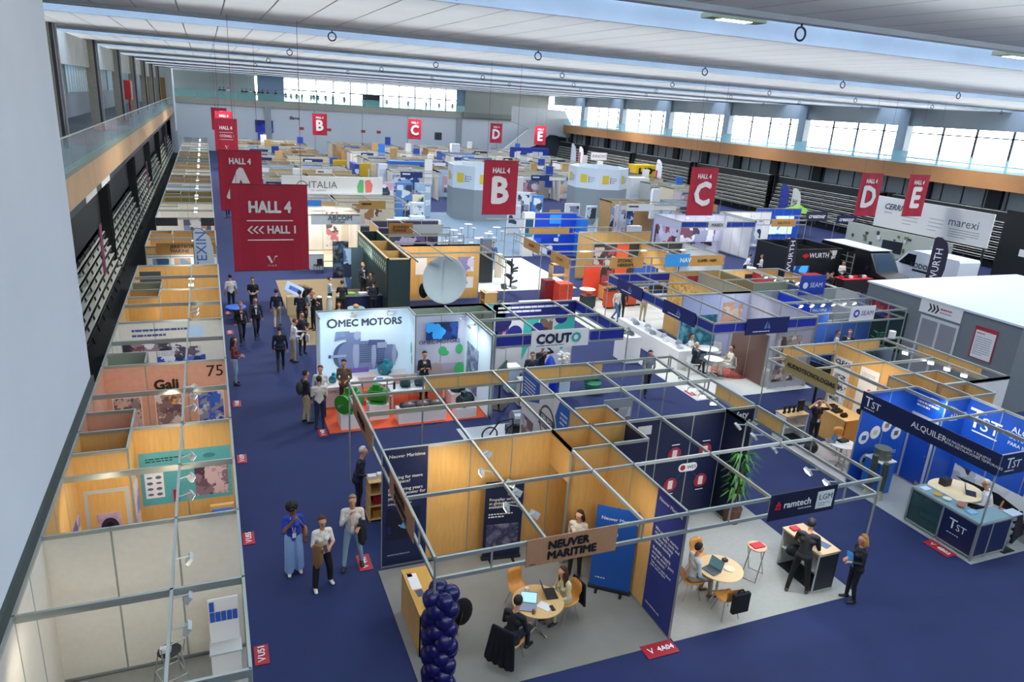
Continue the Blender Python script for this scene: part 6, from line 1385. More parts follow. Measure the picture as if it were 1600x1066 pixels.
banner('red arrow banner above the letter A banner in the left aisle', 1.7, 75, [(a, b*2/2.4, c, d*.83 if d < 1 else d*.83, e, f) for a, b, c, d, e, f in h1], 2.0, 4.3, 7.2, True)
letter_banner('red letter A banner behind the small arrow banner, far along the left aisle', 2.05, 97, 'A')
banner('highest looking red arrow banner, last in the left aisle row', 1.75, 111, [(a, b*2/2.4, c, d*.83, e, f) for a, b, c, d, e, f in h1], 2.0, 4.3, 7.2, True)
for L, x, xb in (('B', 14.7, 14.95), ('C', 28.1, 28.75), ('D', 42.0, 41.75), ('E', 46.55, 49.3)):
    letter_banner('large red letter %s banner hanging above the middle of the hall' % L, x, 37.3, L); letter_banner('small looking red letter %s banner far away before the back wall' % L, xb, 109, L)
# ================================================================== stands between the first aisle and banner B
carpet('tan carpet of the dark green stand', [(3.05, 29.5), (9, 29.5), (9, 41), (3.05, 41)], mat('#927b58', .85, var=.06))
DG = mat('#1d3335', .5, var=.05)
S = Stand('tall dark green box stand with a band of white leaf shapes', 7.45, 32.6)
for a in ((7.45, 32.6, 8.5, 32.6), (7.45, 32.6, 7.45, 40), (8.5, 32.6, 8.5, 40), (7.45, 40, 8.5, 40)): S.wall(*a, DG, rail=False, posts=False, th=.06)
for yy in (34.6, 37.2): S.wall(7.48, yy, 8.47, yy, WOOD, rail=False, posts=False)
S.add('top_rim', MB().box(7.4, 32.55, 2.9, 7.5, 40.05, 2.96).box(8.45, 32.55, 2.9, 8.55, 40.05, 2.96).box(7.4, 32.55, 2.9, 8.55, 32.65, 2.96), mat('#c9b48a', .5))
P, Q = (7.45, 40), (7.45, 32.6)
S.pic(P, Q, .1, 2.15, 7.3, 2.8, mat('#4a6a58', .5), name='band', off=.035)
S.shape(P, Q, [[(.4+i*.4, 2.2), (.62+i*.4, 2.35), (.66+i*.4, 2.55), (.45+i*.4, 2.4)] for i in range(17)]+[[(.5+i*.4, 2.52), (.7+i*.4, 2.6), (.72+i*.4, 2.75), (.55+i*.4, 2.68)] for i in range(17)], mat('#d4e6da'), off=.046)
S.wall(6.35, 38.3, 7.4, 38.3, mat('#4a6068', .5), z1=2.4, posts=False, rail=False); S.pic((6.35, 38.3), (7.4, 38.3), .0, .1, .4, 2.3, collage(200, ('#9ab8d8', '#4a6a9a', '#d0dce8', '#1f2c44'), 2))
t = thing('cloth_table', 'table under a navy cloth in front of the dark green box', 'table', (5.55, 33.6, 0)); MB().box(0, 0, .014, 1.9, .8, .9).build('tablecloth', mat('#1c2350', .8), t); MB().box(-.03, -.03, .9, 1.93, .83, .93).build('tabletop', mat('#39424a', .4), t)
for i, (dx, c_, l) in enumerate(((.4, '#7fa83a', 'green tray'), (1.0, '#d8d4cc', 'white paper pile'), (1.5, '#6a7a86', 'grey model'))): tag(MB().box(-.2, -.15, 0, .2, .15, .08).build('tray', mat(c_, .5), loc=(5.55+dx, 34.0, .931)), l+' on the navy cloth table', 'tray')
round_table('small round glass topped table before the navy cloth table', 5.9, 32.3, .4, top=mat('#8fb0b0', .15)); round_table('second shelf like round table beside the glass topped one', 6.6, 32.2, .3, h=.5, top=mat('#8fb0b0', .15))
tag(MB().sph((0, 0, .08), (.14, .14, .1), 10, 7).build('fruit_bowl', mat('#c89a5a', .5), loc=(5.9, 32.3, .742), smooth=True), 'tan bowl on the small round glass table', 'bowl')
t = thing('tall_bin', 'black tapered stand with brown goods under the arrow banner', 'stand', (3.9, 35.2, 0)); MB().lathe([(.3, .014), (.42, .95), (.42, 1.0)], n=4).build('body', BLACK, t); b = MB(); r = random.Random(1)
for i in range(6): b.sph((r.uniform(-.2, .2), r.uniform(-.2, .2), 1.08), .1, 8, 6)
b.build('goods', mat('#8a7456', .7), t)
t = thing('leaflet_rack', 'slanted silver leaflet rack with a tilted blue sign at the aisle', 'rack', (3.35, 34.2, 0)); MB().box(-.35, -.2, .014, .35, .2, .9).build('cabinet', mat('#c8b48a', .5), t); R = Matrix.Translation((0, -.1, 1.25)) @ Matrix.Rotation(.5, 4, 'Y') @ Matrix.Rotation(-.6, 4, 'X'); MB().obox(R, (.85, .03, .5)).build('tilted_sign', mat('#a8c4e8', .4), t); MB().obox(R @ Matrix.Translation((0, -.018, 0)), (.5, .004, .2)).build('sign_print', mat('#3a5ab8'), t)
for i in range(4):
    t = thing('white_bin', '%s white tapered drum in the row at the aisle side of the tan carpet' % ords[i], 'drum', (4.0+.45*i, 33.7+.1*(i % 2), 0), 0, 'white drums on the tan carpet'); MB().lathe([(.17, .014), (.13, .8), (.14, .84)], n=14).build('body', mat(('#d8dcd4', '#20262a')[i % 2], .5), t); MB().sph((0, 0, .9), (.13, .13, .07), 10, 6).build('lid', mat('#cfd8cc', .5), t, smooth=True)
# wood stand behind the dish
S = Stand('beech stand with posters behind the large grey dish', 8.7, 31.9)
S.wall(8.7, 35.7, 13.1, 35.7, WOOD); S.fascia(8.7, 35.7, 13.1, 35.7, fill=[(0, 4.4)]); S.rails((8.7, 33.8, 13.1, 33.8), (8.7, 32.9, 10.2, 32.9), (10.4, 31.9, 10.4, 35.7), (8.7, 31.9, 8.7, 35.7)); S.fascia(13.1, 35.7, 13.1, 31.9, posts=(3.8,)); S.wall(8.65, 33.7, 8.65, 35.7, WOOD, posts=False)
P, Q = (8.7, 35.7), (13.1, 35.7); S.pic(P, Q, .9, 1.4, 1.5, 2.3, PUREW); S.pic(P, Q, 3.2, 1.5, 4.1, 2.3, collage(210, ('#e8e6ec', '#8a86b0', '#d0cce0', '#4a4a78'), 3)); S.pic(P, Q, 3.3, .6, 4.1, 1.2, PUREW); S.shape(P, Q, [ell(3.7, .9, .08, .08)], GREY, off=.028); S.letters(P, Q, [('Llama', 3.3, 1.25, .14, 'L', .01)], TEXTK)
t = thing('satellite_dish', 'large grey round dish tilted up in front of the beech posters', 'dish', (10.34, 33.0, 0)); R = Matrix.Translation((0, 0, 1.76)) @ Matrix.Rotation(-.1, 4, 'Z') @ Matrix.Rotation(math.radians(82), 4, 'X')
n = 36; vs = []; prof = [(1e-3, -.24), (.3, -.22), (.6, -.14), (.9, .0), (1.08, .1), (1.1, .1), (1.08, .06), (.9, -.05), (.6, -.18), (.3, -.26), (1e-3, -.28)]
b = MB()
for rr, zz in prof:
    for i in range(n): vs.append(R @ Vector((rr*math.cos(2*PI*i/n), rr*1.08*math.sin(2*PI*i/n), zz)))
b.add(vs, [(j*n+i, j*n+(i+1) % n, (j+1)*n+(i+1) % n, (j+1)*n+i) for j in range(len(prof)-1) for i in range(n)]); b.build('reflector', mat('#a3b1b2', .85, var=.04, scale=1), t, smooth=True)
MB().cyl((0, .45, .05), (0, .45, 1.7), .09).build('mast', GREY, t); MB().box(-.5, -.3, .014, .5, .8, .08).build('base', DARK, t); MB().sph((-.95, .25, 1.2), (.25, .1, .4), 10, 8).build('cover', BLACK, t)
counter('beech shelf counter with boxes right of the dish', 12.5, 33.0, 13.2, 33.7, 1.0, WOOD, BEECH, open_side='w'); tag(MB().box(0, 0, 0, .5, .4, .08).build('paper_pile', PUREW, loc=(12.6, 33.1, 1.001)), 'white papers on the beech shelf counter right of the dish', 'papers')
round_table('white oval table with a dark laptop in the aisle right of the dish', 14.0, 34.6, .55, .8, top=PUREW); laptop('dark laptop on the white oval aisle table', 14.15, 34.55, .802, (.2, -1), '#2a3038', '#17181a')
plinth('long low white bench in the aisle beyond the navy header wall', 14.4, 32.6, 16.2, 33.1, .5)
tag(MB().cyl((0, 0, .1), (.3, 0, .5), .25).box(-.3, -.2, .014, .3, .2, .3).build('display_unit', DARK, loc=(8.7, 31.4, 0)), 'black unit behind the rail left of the dish', 'exhibit')
# white lit stand with a grey rounded fascia, and the stands right of it
S = Stand('white lit stand under a grey rounded fascia behind the dark green box', 3.1, 45.5)
S.wall(3.1, 49, 8.6, 49, PUREW); S.wall(8.6, 45.5, 8.6, 49, PUREW, posts=False); S.wall(5.6, 45.5, 8.6, 45.5, mat('#aebac0', .5), z0=2.35, z1=3.0, posts=False); S.rail(3.1, 45.5, 8.6, 45.5); S.rail(3.1, 47.2, 8.6, 47.2)
S.letters((5.6, 45.5), (8.6, 45.5), [('ABCOM', 1.0, 2.62, .3, 'L', .02), ('SOLUTIONS', 1.2, 2.45, .11, 'L', .02)], mat('#4a525a')); S.pic((3.1, 49), (8.6, 49), 3.9, .3, 4.7, 2.6, collage(220, ('#ece8e4', '#ddd8d4', '#c87a8a', '#6a5a60', '#f0eeec'), 3)); S.pic((3.1, 49), (8.6, 49), 4.9, .06, 5.4, 2.3, mat('#d8cfbf'))
for i in range(3): S.spot(4+i*1.5, 47.2, dx=0, dy=1, m=LAMP)
carpet('cream carpet of the white lit stand', [(3.1, 44), (8.6, 44), (8.6, 49), (3.1, 49)], mat('#d8c8a8', .8))
counter('white counter with a black chair in the white lit stand', 4.4, 43.2, 6.0, 43.8, 1.0, mat('#c8d0d4', .5), PUREW)
person('person in white behind the counter under the grey fascia', 4.2, 44.6, (0, -1), '#e4dcd0', '#3a3a40', hair='#8a4a30', arms=('hold', 'hold'))
plain_chair('black chair in front of the white counter under the grey fascia', 5.6, 42.6, (-.4, 1), '#17181c'); plain_chair('brown chair beside the white poster in the lit stand', 7.2, 43.5, (-1, 0), '#5a4030')
rollup('dark blue roll-up banner left of the grey panel', 6.7, 41.4, (0, -1), .9, 2.1, collage(221, ('#2a3a58', '#8ab0d8', '#1a2438', '#c8d8e8'), 1.5, soft=True))
S = Stand('purple dark walled stand with a brown and a white name board', 8.8, 41)
VP = mat('#3a3658', .5, var=.1); S.wall(8.8, 43.5, 13.1, 43.5, VP); S.wall(8.8, 41, 8.8, 43.5, WOOD, posts=False); S.fascia(8.8, 41, 13.1, 41, fill=[(0, .6)], m=VP, posts=(4.3,)); S.fascia(8.8, 38.4, 13.1, 38.4, posts=(4.3,)); S.rail(10.6, 38.4, 10.6, 43.5)
S.sign((9.38, 41), (10.81, 41), 2.6, 3.2, mat('#b07a34', .55), [('JEONNEO\nMARINE', .72, 2.7, .36, 'C', .02)]); S.sign((10.81, 41), (12.64, 41), 2.6, 3.12, mat('#c4c8c8', .5)); S.pic((8.8, 43.5), (13.1, 43.5), .2, .5, 4.1, 2.3, collage(222, ('#2a2840', '#4a4468', '#6a5a8c', '#3a5a50', '#c8b8d8'), 2.5))
S.wall(8.8, 38.3, 13.1, 38.3, mat('#44406a', .5), z0=1.4, z1=2.4, rail=False, posts=False); S.letters((8.8, 38.3), (13.1, 38.3), [('SERVICIOS NAVALES', .6, 1.9, .26, 'L', .01)], mat('#b8b0d8'))
for x_ in (10.2, 12.3): S.spot(x_, 42, dx=0, dy=1, m=LAMP)
person('person in a dark suit standing in the aisle left of the letter B banner foot', 13.6, 42.6, (-.6, -1), '#1c1d2c', '#1a1b28', hair='#2a1c14', coat=True)
# big white national fascia
S = Stand('wide white hanging fascia with green and red waves at its right end', 3.6, 56); WH = mat('#d2d3cf', .5)
S.add('fascia_board', MB().box(4.85, 55.95, 2.9, 12.3, 56.1, 4.15), WH); S.wall(3.6, 61, 12.3, 61, WH, z1=2.9, step=2); S.wall(12.3, 56.1, 12.3, 61, WH, z1=2.9, z0=2.2, posts=False); S.posts((4.9, 56), (12.25, 56), (8.5, 56), z1=2.9); S.wall(3.6, 56.1, 3.6, 61, mat('#2465c0', .45), z1=3.9, posts=False)
P, Q = (4.85, 55.95), (12.3, 55.95); S.letters(P, Q, [('ITALIA', 1.95, 3.3, .5, 'L', .0), ('ICE - AGENZIA', 2.1, 3.08, .12, 'L', .0)], mat('#6a5f58'), off=.01); S.shape(P, Q, [ell(1.45, 3.5, .4, .35)], mat('#9a8f80'), off=.01); S.shape(P, Q, [ell(1.45, 3.48, .3, .26)], WH, off=.014)
S.shape(P, Q, [[(5.55, 3.0), (6.0, 3.0), (6.0, 3.95), (5.7, 3.98), (5.5, 3.5)]], mat('#5aa86a'), off=.01); S.shape(P, Q, [[(6.15, 3.0), (6.6, 3.05), (6.7, 3.6), (6.45, 4.0), (6.1, 3.9)]], mat('#d86a5e'), off=.01)
for i in range(9): S.spot(4.6+i*.85, 55.2, dx=0, dy=1, m=COOL)
# ================================================================== block right of banner B
TNW = mat('#b98a4a', .55, kind='wood', var=.06)
S = Stand('tool makers stand with red product grids and two brown boards on its left fascia', 16.5, 31.7)
S.fascia(16.5, 39.2, 16.5, 31.7, posts=(0, 4, 7.5)); S.fascia(16.5, 31.7, 26, 31.7, posts=(0, 4.8, 9.5)); S.rails((16.5, 33.6, 26, 33.6), (16.5, 35.6, 26, 35.6), (20.5, 31.7, 20.5, 39.2), (23.6, 31.7, 23.6, 39.2))
S.wall(20, 35.7, 26, 35.7, mat('#33302c', .5)); S.wall(23.0, 31.8, 23.0, 35.7, WOOD, z0=1.9); S.wall(20.8, 39.2, 26, 39.2, WOOD); S.wall(26, 31.8, 26, 35.7, mat('#c8cdd0', .5), posts=False)
S.sign((16.5, 37.6), (16.5, 35.4), 2.4, 2.98, TNW, [('VALVER', 1.1, 2.62, .15, 'C', .01)]); S.sign((16.5, 33.9), (16.5, 31.75), 2.4, 2.98, TNW, [('ETOMIC', 1.1, 2.62, .15, 'C', .01)])
S.sign((18.75, 31.7), (20.75, 31.7), 2.42, 3.0, TNW, [('ETOMIC\nHERRAM.', .95, 2.5, .4, 'C', .02)]); S.sign((22.1, 31.7), (23.65, 31.7), 2.42, 3.1, mat('#2f8fd8', .4), [('NAV', .95, 2.65, .24, 'L', .02, TEXTW)]); S.sign((23.7, 31.7), (25.9, 31.7), 2.42, 3.0, TNW, [('ELAPID - NEM', 1.1, 2.65, .14, 'C', .02)])
S.pic((20, 35.7), (26, 35.7), .05, .2, 2.4, 2.7, collage(230, ('#7a2a30', '#c8b8b0', '#3a3034', '#a04048', '#2a2628'), 4), name='product_grid'); S.pic((20, 35.7), (26, 35.7), 1.5, .4, 2.3, 2.9, mat('#e0562a'), off=.026); S.pic((20, 35.7), (26, 35.7), 2.8, .3, 4.4, 2.2, mat('#2a5ab0')); S.pic((20, 35.7), (26, 35.7), 4.5, .3, 5.9, 2.4, collage(231, ('#3a4a50', '#5a6a70', '#c8d0d4'), 3))
S.wall(18.9, 34.6, 19.95, 34.6, mat('#d8452a', .5), z1=2.0, posts=False, rail=False)
t = thing('tool_cabinet', 'orange red roller tool cabinet at the carpet edge', 'cabinet', (17.2, 33.6, 0)); MB().box(-.4, -.35, .1, .4, .35, 1.25).build('body', mat('#d8442a', .4), t)
for i in range(5): MB().box(-.36, -.365, .15+i*.21, .36, -.352, .33+i*.21).build('drawer', mat('#c83a22', .35), t)
for a, c in ((-.3, -.25), (.3, -.25), (-.3, .25), (.3, .25)): MB().cyl((a, c-.03, .057), (a, c+.03, .057), .043).build('wheel', BLACK, t)
t = thing('tool_cabinet', 'dark red tool cabinet left of the orange one', 'cabinet', (16.75, 34.6, 0)); MB().box(-.3, -.3, .1, .3, .3, 1.2).build('body', mat('#7a2028', .4), t); MB().box(-.3, -.3, .014, .3, .3, .1).build('plinth', BLACK, t)
t = thing('open_shelf', 'beech open shelf over brown tools behind the orange cabinet', 'shelf', (17.6, 35.9, 0))
for x_ in (0, 1.0): MB().box(x_, 0, .014, x_+.05, .5, 1.7).build('side_panel', BEECH, t)
for z in (.4, 1.0, 1.66): MB().box(0, 0, z, 1.05, .5, z+.04).build('shelf_board', BEECH, t)
for i, (x_, y_, c_, l, h_) in enumerate(((18.3, 32.8, '#1f3a38', 'dark green steel chest', .7), (19.6, 32.6, '#d85028', 'orange tool trolley', 1.0), (20.9, 32.9, '#e0562a', 'second orange tool trolley', 1.0), (20.2, 34.2, '#d8a06a', 'beech tool stand', .9), (21.6, 33.0, '#e4e2dc', 'white info stand', 1.1))):
    t = thing('tool_trolley' if 'trolley' in l else 'chest', l+' on the white floor of the tool makers stand', 'trolley' if 'trolley' in l else 'chest', (x_, y_, 0)); MB().box(-.35, -.25, .12, .35, .25, h_).build('body', mat(c_, .45), t); MB().box(-.3, -.2, .014, .3, .2, .12).build('base', BLACK, t); MB().box(-.37, -.27, h_, .37, .27, h_+.03).build('top', mat('#2a2a2c', .5), t)
    b = MB(); r = random.Random(i)
    for j in range(5): b.cb((r.uniform(-.25, .25), r.uniform(-.15, .15), h_+.03+.05), (.12, .1, .1))
    b.build('tools', mat(('#c83a22', '#3a3c40', '#d8d4cc')[i % 3], .5), t)
round_table('cream round table in the tool makers stand', 18.9, 34.0, .45, top=CREAM)
t = thing('spiral_display', 'dark spiral rack of tools at the edge of the white floor', 'rack', (15.8, 37.6, 0)); b = MB()
for i in range(12): a = i*.9; b.bar((0, 0, .3+i*.11), (.4*math.cos(a), .4*math.sin(a), .42+i*.11), .1, .1)
b.build('arms', mat('#3a4048', .5), t); MB().cyl((0, 0, .014), (0, 0, 1.7), .05).build('pole', BLACK, t); MB().lathe([(.4, .014), (.4, .05)], n=18).build('base', GREY, t)
carpet('white carpet below the letter B banner', [(13.6, 36.9), (19.8, 36.9), (19.8, 45.5), (13.6, 45.5)], mat('#d3d3cc', .85, var=.03))
carpet('blue grey carpet around the bar tables', [(13.2, 46), (19.9, 46), (24, 48), (36, 60), (36, 66), (14, 66)], mat('#76899a', .85, var=.05))
t = thing('black_tower', 'dark grey display tower below the letter B banner', 'tower', (14.75, 39.2, 0)); MB().box(-.4, -.3, .014, .4, .3, 1.75).build('body', mat('#2f3438', .5), t); MB().box(-.3, -.2, 1.75, .3, .2, 2.6).build('glass_case', mat('#8f9ca6', .2, .3), t)
t = thing('info_column', 'slim cream column beside the dark display tower', 'column', (16.0, 40.2, 0)); MB().box(-.18, -.18, .014, .18, .18, 1.4).build('body', CREAM, t); MB().box(-.2, -.2, 1.4, .2, .2, 1.45).build('top', PUREW, t)
person('person in dark green at the dark display tower', 14.1, 40.0, (1, -.2), '#3a4434', '#2a2c30', hair='#2a1c14'); person('person in a light blue shirt behind the slim cream column', 16.4, 42.2, (-.4, -1), '#3f6aa0', '#5a9ad0', hair='#1a1210')
S = Stand('royal blue stand wall with a white screen pillar', 20, 46)
S.wall(20.8, 46, 24.1, 46, mat('#1a48c8', .4), z1=3.1, posts=False); S.wall(24.1, 44.2, 24.1, 46, mat('#2f7fd8', .4), z1=2.96, posts=False); S.add('pillar', MB().box(20, 45.85, .014, 20.8, 46.3, 3.1), PUREW); S.pic((20, 45.85), (20.8, 45.85), .1, 1.4, .7, 2.7, collage(240, ('#16466a', '#2f8098', '#0f3048'), 1.5, emit=.3), name='screen', off=.0)
S.pic((20.8, 46), (24.1, 46), 1.2, 2.3, 2.1, 2.95, mat('#3a9af0', .4), off=.02); S.shape((20.8, 46), (24.1, 46), [[(1.9, 1.4), (2.1, 1.4), (2.05, 2.3)]], mat('#9fd0f4'), off=.03); S.pic((20.8, 46), (24.1, 46), .1, .1, 2.0, 1.3, collage(241, ('#1540b8', '#2f6ae0', '#0f2a86', '#e0e8f8'), 1.2)); S.rail(16.6, 44.2, 24.1, 44.2); S.fascia(16.6, 40.9, 24.1, 40.9, fill=[(1.6, 4.4)], posts=(0, 7.5))
for i in range(8):
    x_, y_ = ((15.6, 48), (17.2, 47.2), (18.6, 49), (16.4, 50.5), (20.2, 51.5), (18.4, 53), (22, 50.5), (15.2, 52.5))[i]
    t = thing('bar_table', '%s slim white bar table on the blue grey carpet, counted from the letter B banner' % ords[i], 'table', (x_, y_, 0), 0, 'bar tables on the blue grey carpet'); MB().lathe([(.32, 1.07), (.33, 1.1)], n=18).build('tabletop', PUREW, t); MB().cyl((0, 0, .014), (0, 0, 1.07), .035).build('column', STEEL, t); MB().lathe([(.24, .014), (.22, .03)], n=16).build('base', STEEL, t)
    for j in (-1, 1):
        s_ = thing('bar_stool', '%s white stool beside the %s slim white bar table' % (('left', 'right')[j > 0], ords[i]), 'stool', (x_+j*.5, y_+.1, 0), 0, 'white stools at the bar tables'); MB().sph((0, 0, .76), (.18, .18, .05), 10, 6).build('seat', PUREW, s_); MB().cyl((0, 0, .03), (0, 0, .74), .025).build('column', STEEL, s_); MB().lathe([(.2, .014), (.19, .03)], n=14).build('base', STEEL, s_)
for i, (x_, y_, m_) in enumerate(((12.0, 48.5, '#d8dee4'), (13.3, 49.3, '#5a7ab8'), (13.9, 47.4, '#e8f0f6'), (15.1, 56, '#2f8fb8'), (11.3, 47.6, '#d0d8dc'))):
    t = thing('display_cabinet', '%s tall white lit display cabinet in the row left of the grey tower' % ords[i], 'cabinet', (x_, y_, 0)); MB().box(-.5, -.3, .014, .5, .3, 2.3).build('body', mat('#dde8ee', .4), t); MB().box(-.45, -.305, .3, .45, -.301, 1.1).build('print_panel', mat(m_, .4), t); MB().box(-.4, -.31, 1.3, .4, -.301, 2.1).build('product_print', collage(250+i, ('#eef2f4', '#c8d4dc', '#3a4450', '#8fa8c0'), 2.5), t)
for i, (x_, y_, w_, h_, c_, l) in enumerate(((14.2, 63.5, 1.5, 3.0, '#d8b4c4', 'pink'), (15.9, 63.5, 1.5, 3.0, '#5a8ac8', 'blue'), (17.6, 63.5, 1.5, 3.0, '#a8c4d8', 'pale blue'), (12.9, 59.5, 1.1, 2.6, '#3a4a58', 'dark'), (16.2, 59.8, 1.0, 2.4, '#e0d8b8', 'cream'), (24.4, 56.5, 1.2, 3.2, '#e8ecec', 'tall white'), (26.2, 57.5, 1.0, 2.8, '#2f7fd8', 'bright blue'), (27.2, 52.8, 1.3, 2.8, '#f0f2f0', 'lit white'), (25.2, 51.8, .9, 2.4, '#c09050', 'tan'), (22.6, 54.0, 1.1, 2.4, '#dfe4e8', 'off white'), (30.2, 55.0, 1.0, 2.3, '#d8ecf4', 'ice blue'), (32.2, 53.5, 1.1, 2.6, '#e4e6f0', 'violet edged'))):
    t = thing('display_wall', '%s standing display wall on the blue grey carpet between the two grey towers' % l, 'display wall', (x_, y_, 0)); MB().box(-w_/2, -.1, .014, w_/2, .1, h_).build('panel', mat(c_, .45), t); MB().box(-w_/2+.08, -.115, h_*.3, w_/2-.08, -.101, h_*.93).build('print_panel', collage(340+i, (c_, '#e8ecf0', '#8a94a8', c_, '#3a4456'), 2.2), t)
# the two grey towers with white tops and yellow crests
for i, (x_, y_, l) in enumerate(((23.0, 63.6, 'grey eight sided tower with a white crest band left of the letter B banner'), (36.4, 65.6, 'grey eight sided tower with a white crest band right of the letter B banner'))):
    t = thing('octagon_tower', l, 'tower', (x_, y_, 0)); p = [(3.0*math.cos(PI/8+j*PI/4-.1), 3.0*math.sin(PI/8+j*PI/4-.1)) for j in range(8)]; pi_ = [(a*.96, b_*.96) for a, b_ in p]
    b = MB(); b.prism(p, 0, 2.75); b.build('lower_walls', mat('#8d979c', .5), t)
    b = MB()
    for j in range(8):
        q0, q1 = p[j], p[(j+1) % 8]; r0, r1 = pi_[j], pi_[(j+1) % 8]
        b.add([(*q0, 2.75), (*q1, 2.75), (*q1, 4.75), (*q0, 4.75), (*r0, 2.75), (*r1, 2.75), (*r1, 4.75), (*r0, 4.75)], [(0, 1, 2, 3), (5, 4, 7, 6), (3, 2, 6, 7)])
    b.build('white_band', mat('#dfe8ee', .45), t)
    for j in range(8):
        P, Q = p[j], p[(j+1) % 8]
        if (Vector(P)+Vector(Q)).y > 1: continue
        M_ = face(P, Q, .02); c1 = MB(); flat(c1, M_, rect(.45, 3.3, 1.15, 4.1)); c1.build('crest_print', mat('#e0c83a', .5), t); c2 = MB(); flat(c2, M_, rect(1.3, 3.35, 1.38, 3.95)); dashes(c2, M_, 1.45, 3.8, .5, 3, .2, .07); c2.build('small_print', mat('#8a6aa0'), t)
# ================================================================== block right of banner C
S = Stand('lilac print walled stand under a blue and white fascia below the letter C banner', 31, 43)
LV = mat('#c8c4d8', .5); S.fascia(31, 43, 37.6, 43, fill=[(0, 6.6)], m=mat('#2340a8', .45), posts=(0, 6.6), step=1.1); S.wall(31, 46.5, 37.6, 46.5, LV); S.wall(31, 43, 31, 46.5, LV, posts=False); S.wall(37.6, 43.2, 37.6, 46.5, PUREW)
S.sign((33.3, 43), (34.95, 43), 2.35, 3.02, PUREW, [('MAREX', .3, 2.6, .22, 'L', .02)]); S.pic((31, 46.5), (37.6, 46.5), .2, .2, 5.8, 2.3, collage(260, ('#b8b0c8', '#d8d4e4', '#7a4a5a', '#4a3a48', '#e8e4ec', '#98a0b8'), 2.2)); S.pic((31, 46.5), (31, 43), .3, .5, 3.2, 2.3, collage(263, ('#b8b0c8', '#d8d4e4', '#a04a58', '#4a3a48', '#e8e4ec'), 2.4)); S.wall(31.6, 43.3, 34.8, 43.3, LV, z1=1.5, posts=False, rail=False); S.pic((31.6, 43.3), (34.8, 43.3), .1, .1, 3.0, 1.4, collage(264, ('#c8c0d4', '#7a4a5a', '#4a3a48', '#e8e4ec', '#98a0b8'), 2.2))
for x_ in (33, 35): S.spot(x_, 45, dx=0, dy=1, m=COOL)
S = Stand('lit white stand with brown boards right of the lilac print walls', 38.2, 44); S.wall(38.2, 48, 43.5, 48, PUREW); S.wall(38.2, 44, 38.2, 48, PUREW, posts=False); S.fascia(38.2, 44, 43.5, 44, posts=(0, 5.3)); S.sign((40, 44), (42.4, 44), 2.4, 3.0, TNW, [('NAUTICA', 1.2, 2.6, .2, 'C', .01)]); S.pic((38.2, 48), (43.5, 48), 2.0, .2, 4.5, 2.2, collage(261, ('#4a5a78', '#2a3448', '#8a98b0', '#c8d0dc'), 2)); S.spot(40, 46, dx=0, dy=1, m=COOL)
S = Stand('blue lit stand with a bright video wall and dark name boards', 43.6, 46); S.wall(43.6, 50, 48.6, 50, mat('#2a5ac8', .4)); S.fascia(43.6, 46, 48.6, 46, posts=(0, 5)); S.sign((45.3, 46), (47.6, 46), 2.5, 3.3, mat('#2a2e40', .5), [('creatour', .3, 2.75, .28, 'L', .02, TEXTW)]); S.sign((48.7, 46), (50.9, 46), 2.3, 3.0, mat('#202a4a', .5), [('creatour', .3, 2.5, .26, 'L', .02, TEXTW)]); S.posts((50.9, 46)); S.rail(48.6, 46, 50.9, 46); S.pic((43.6, 50), (48.6, 50), 1.2, .7, 4.2, 2.3, collage(262, ('#8ac4f0', '#5a9ae0', '#cfe4f8', '#2a4a90'), 1.2, emit=.5), name='video_wall', off=.05, th=.08)
# black workshop box with a red counter
S = Stand('black workshop box stand with a white lettered wall and a red counter', 35, 36)
BK = mat('#15191a', .5)
for a in ((35, 36, 39.2, 36), (35, 36, 35, 39.5), (39.2, 36, 39.2, 39.5), (35, 39.5, 39.2, 39.5)): S.wall(*a, BK, z1=2.35, rail=False, posts=False, th=.08)
S.wall(37, 36.1, 37, 39.4, BK, z1=2.35, rail=False, posts=False); S.letters((35, 36), (39.2, 36), [('WURTH', 1.35, 1.72, .32, 'L', .02)], TEXTW, off=.06); S.shape((35, 36), (39.2, 36), [ell(1.05, 1.86, .16, .16), rect(.78, 1.78, 1.3, 1.95)], mat('#d01828'), off=.056); S.pic((35, 36), (39.2, 36), 2.85, .2, 3.7, 2.2, collage(270, ('#1a1a1c', '#3a3032', '#c89a7a', '#e0d8d0', '#15181a'), 2.2), off=.05); S.pic((35, 36), (39.2, 36), .2, .6, 1.5, 1.2, collage(271, ('#4aa8f0', '#8ad0f8', '#1a3a78'), 1.5, emit=.4), name='screen', off=.06, th=.05)
counter('red topped workshop counter with tools left of the black van', 36.6, 33.0, 39.1, 33.8, .95, mat('#2a2224', .5), mat('#c0202c', .4)); counter('dark red counter in front of the black workshop box', 35.0, 34.6, 36.4, 35.2, .9, mat('#3a1418', .5), mat('#a01824', .4))
for i in range(6): tag(MB().box(-.12, -.1, 0, .12, .1, .14).build('tool_box', mat(('#d02030', '#20242a', '#e4e0da')[i % 3], .4), loc=(36.8+i*.38, 33.4, .951)), '%s small tool box in the row on the red workshop counter' % ords[i], 'tool box', 'tool boxes on the red workshop counter')
person('person with folded arms in white behind the red workshop counter', 38.0, 34.6, (-.2, -1), '#e0dcd6', '#1f2228', near=1, arms=('cross', 'cross'), hair='#2a1c14'); person('person in a white shirt leaning over a table left of the black workshop box', 32.6, 37.6, (1, -.3), '#e2e4e4', '#23262c', near=1, arms=('reach', 'hold'), lean=25, hair='#2a1c14'); person('person seated in black beside the dark red workshop counter', 36.0, 33.4, (-1, .2), '#15161a', '#1a1b20', pose='sit', arms=('lap', 'lap'), hair='#2a1c14'); person('second person in white at the table left of the black workshop box', 33.4, 37.0, (-.6, .4), '#dcd8d2', '#3a3c44', arms=('hold', 'hold'), hair='#5a3a28')
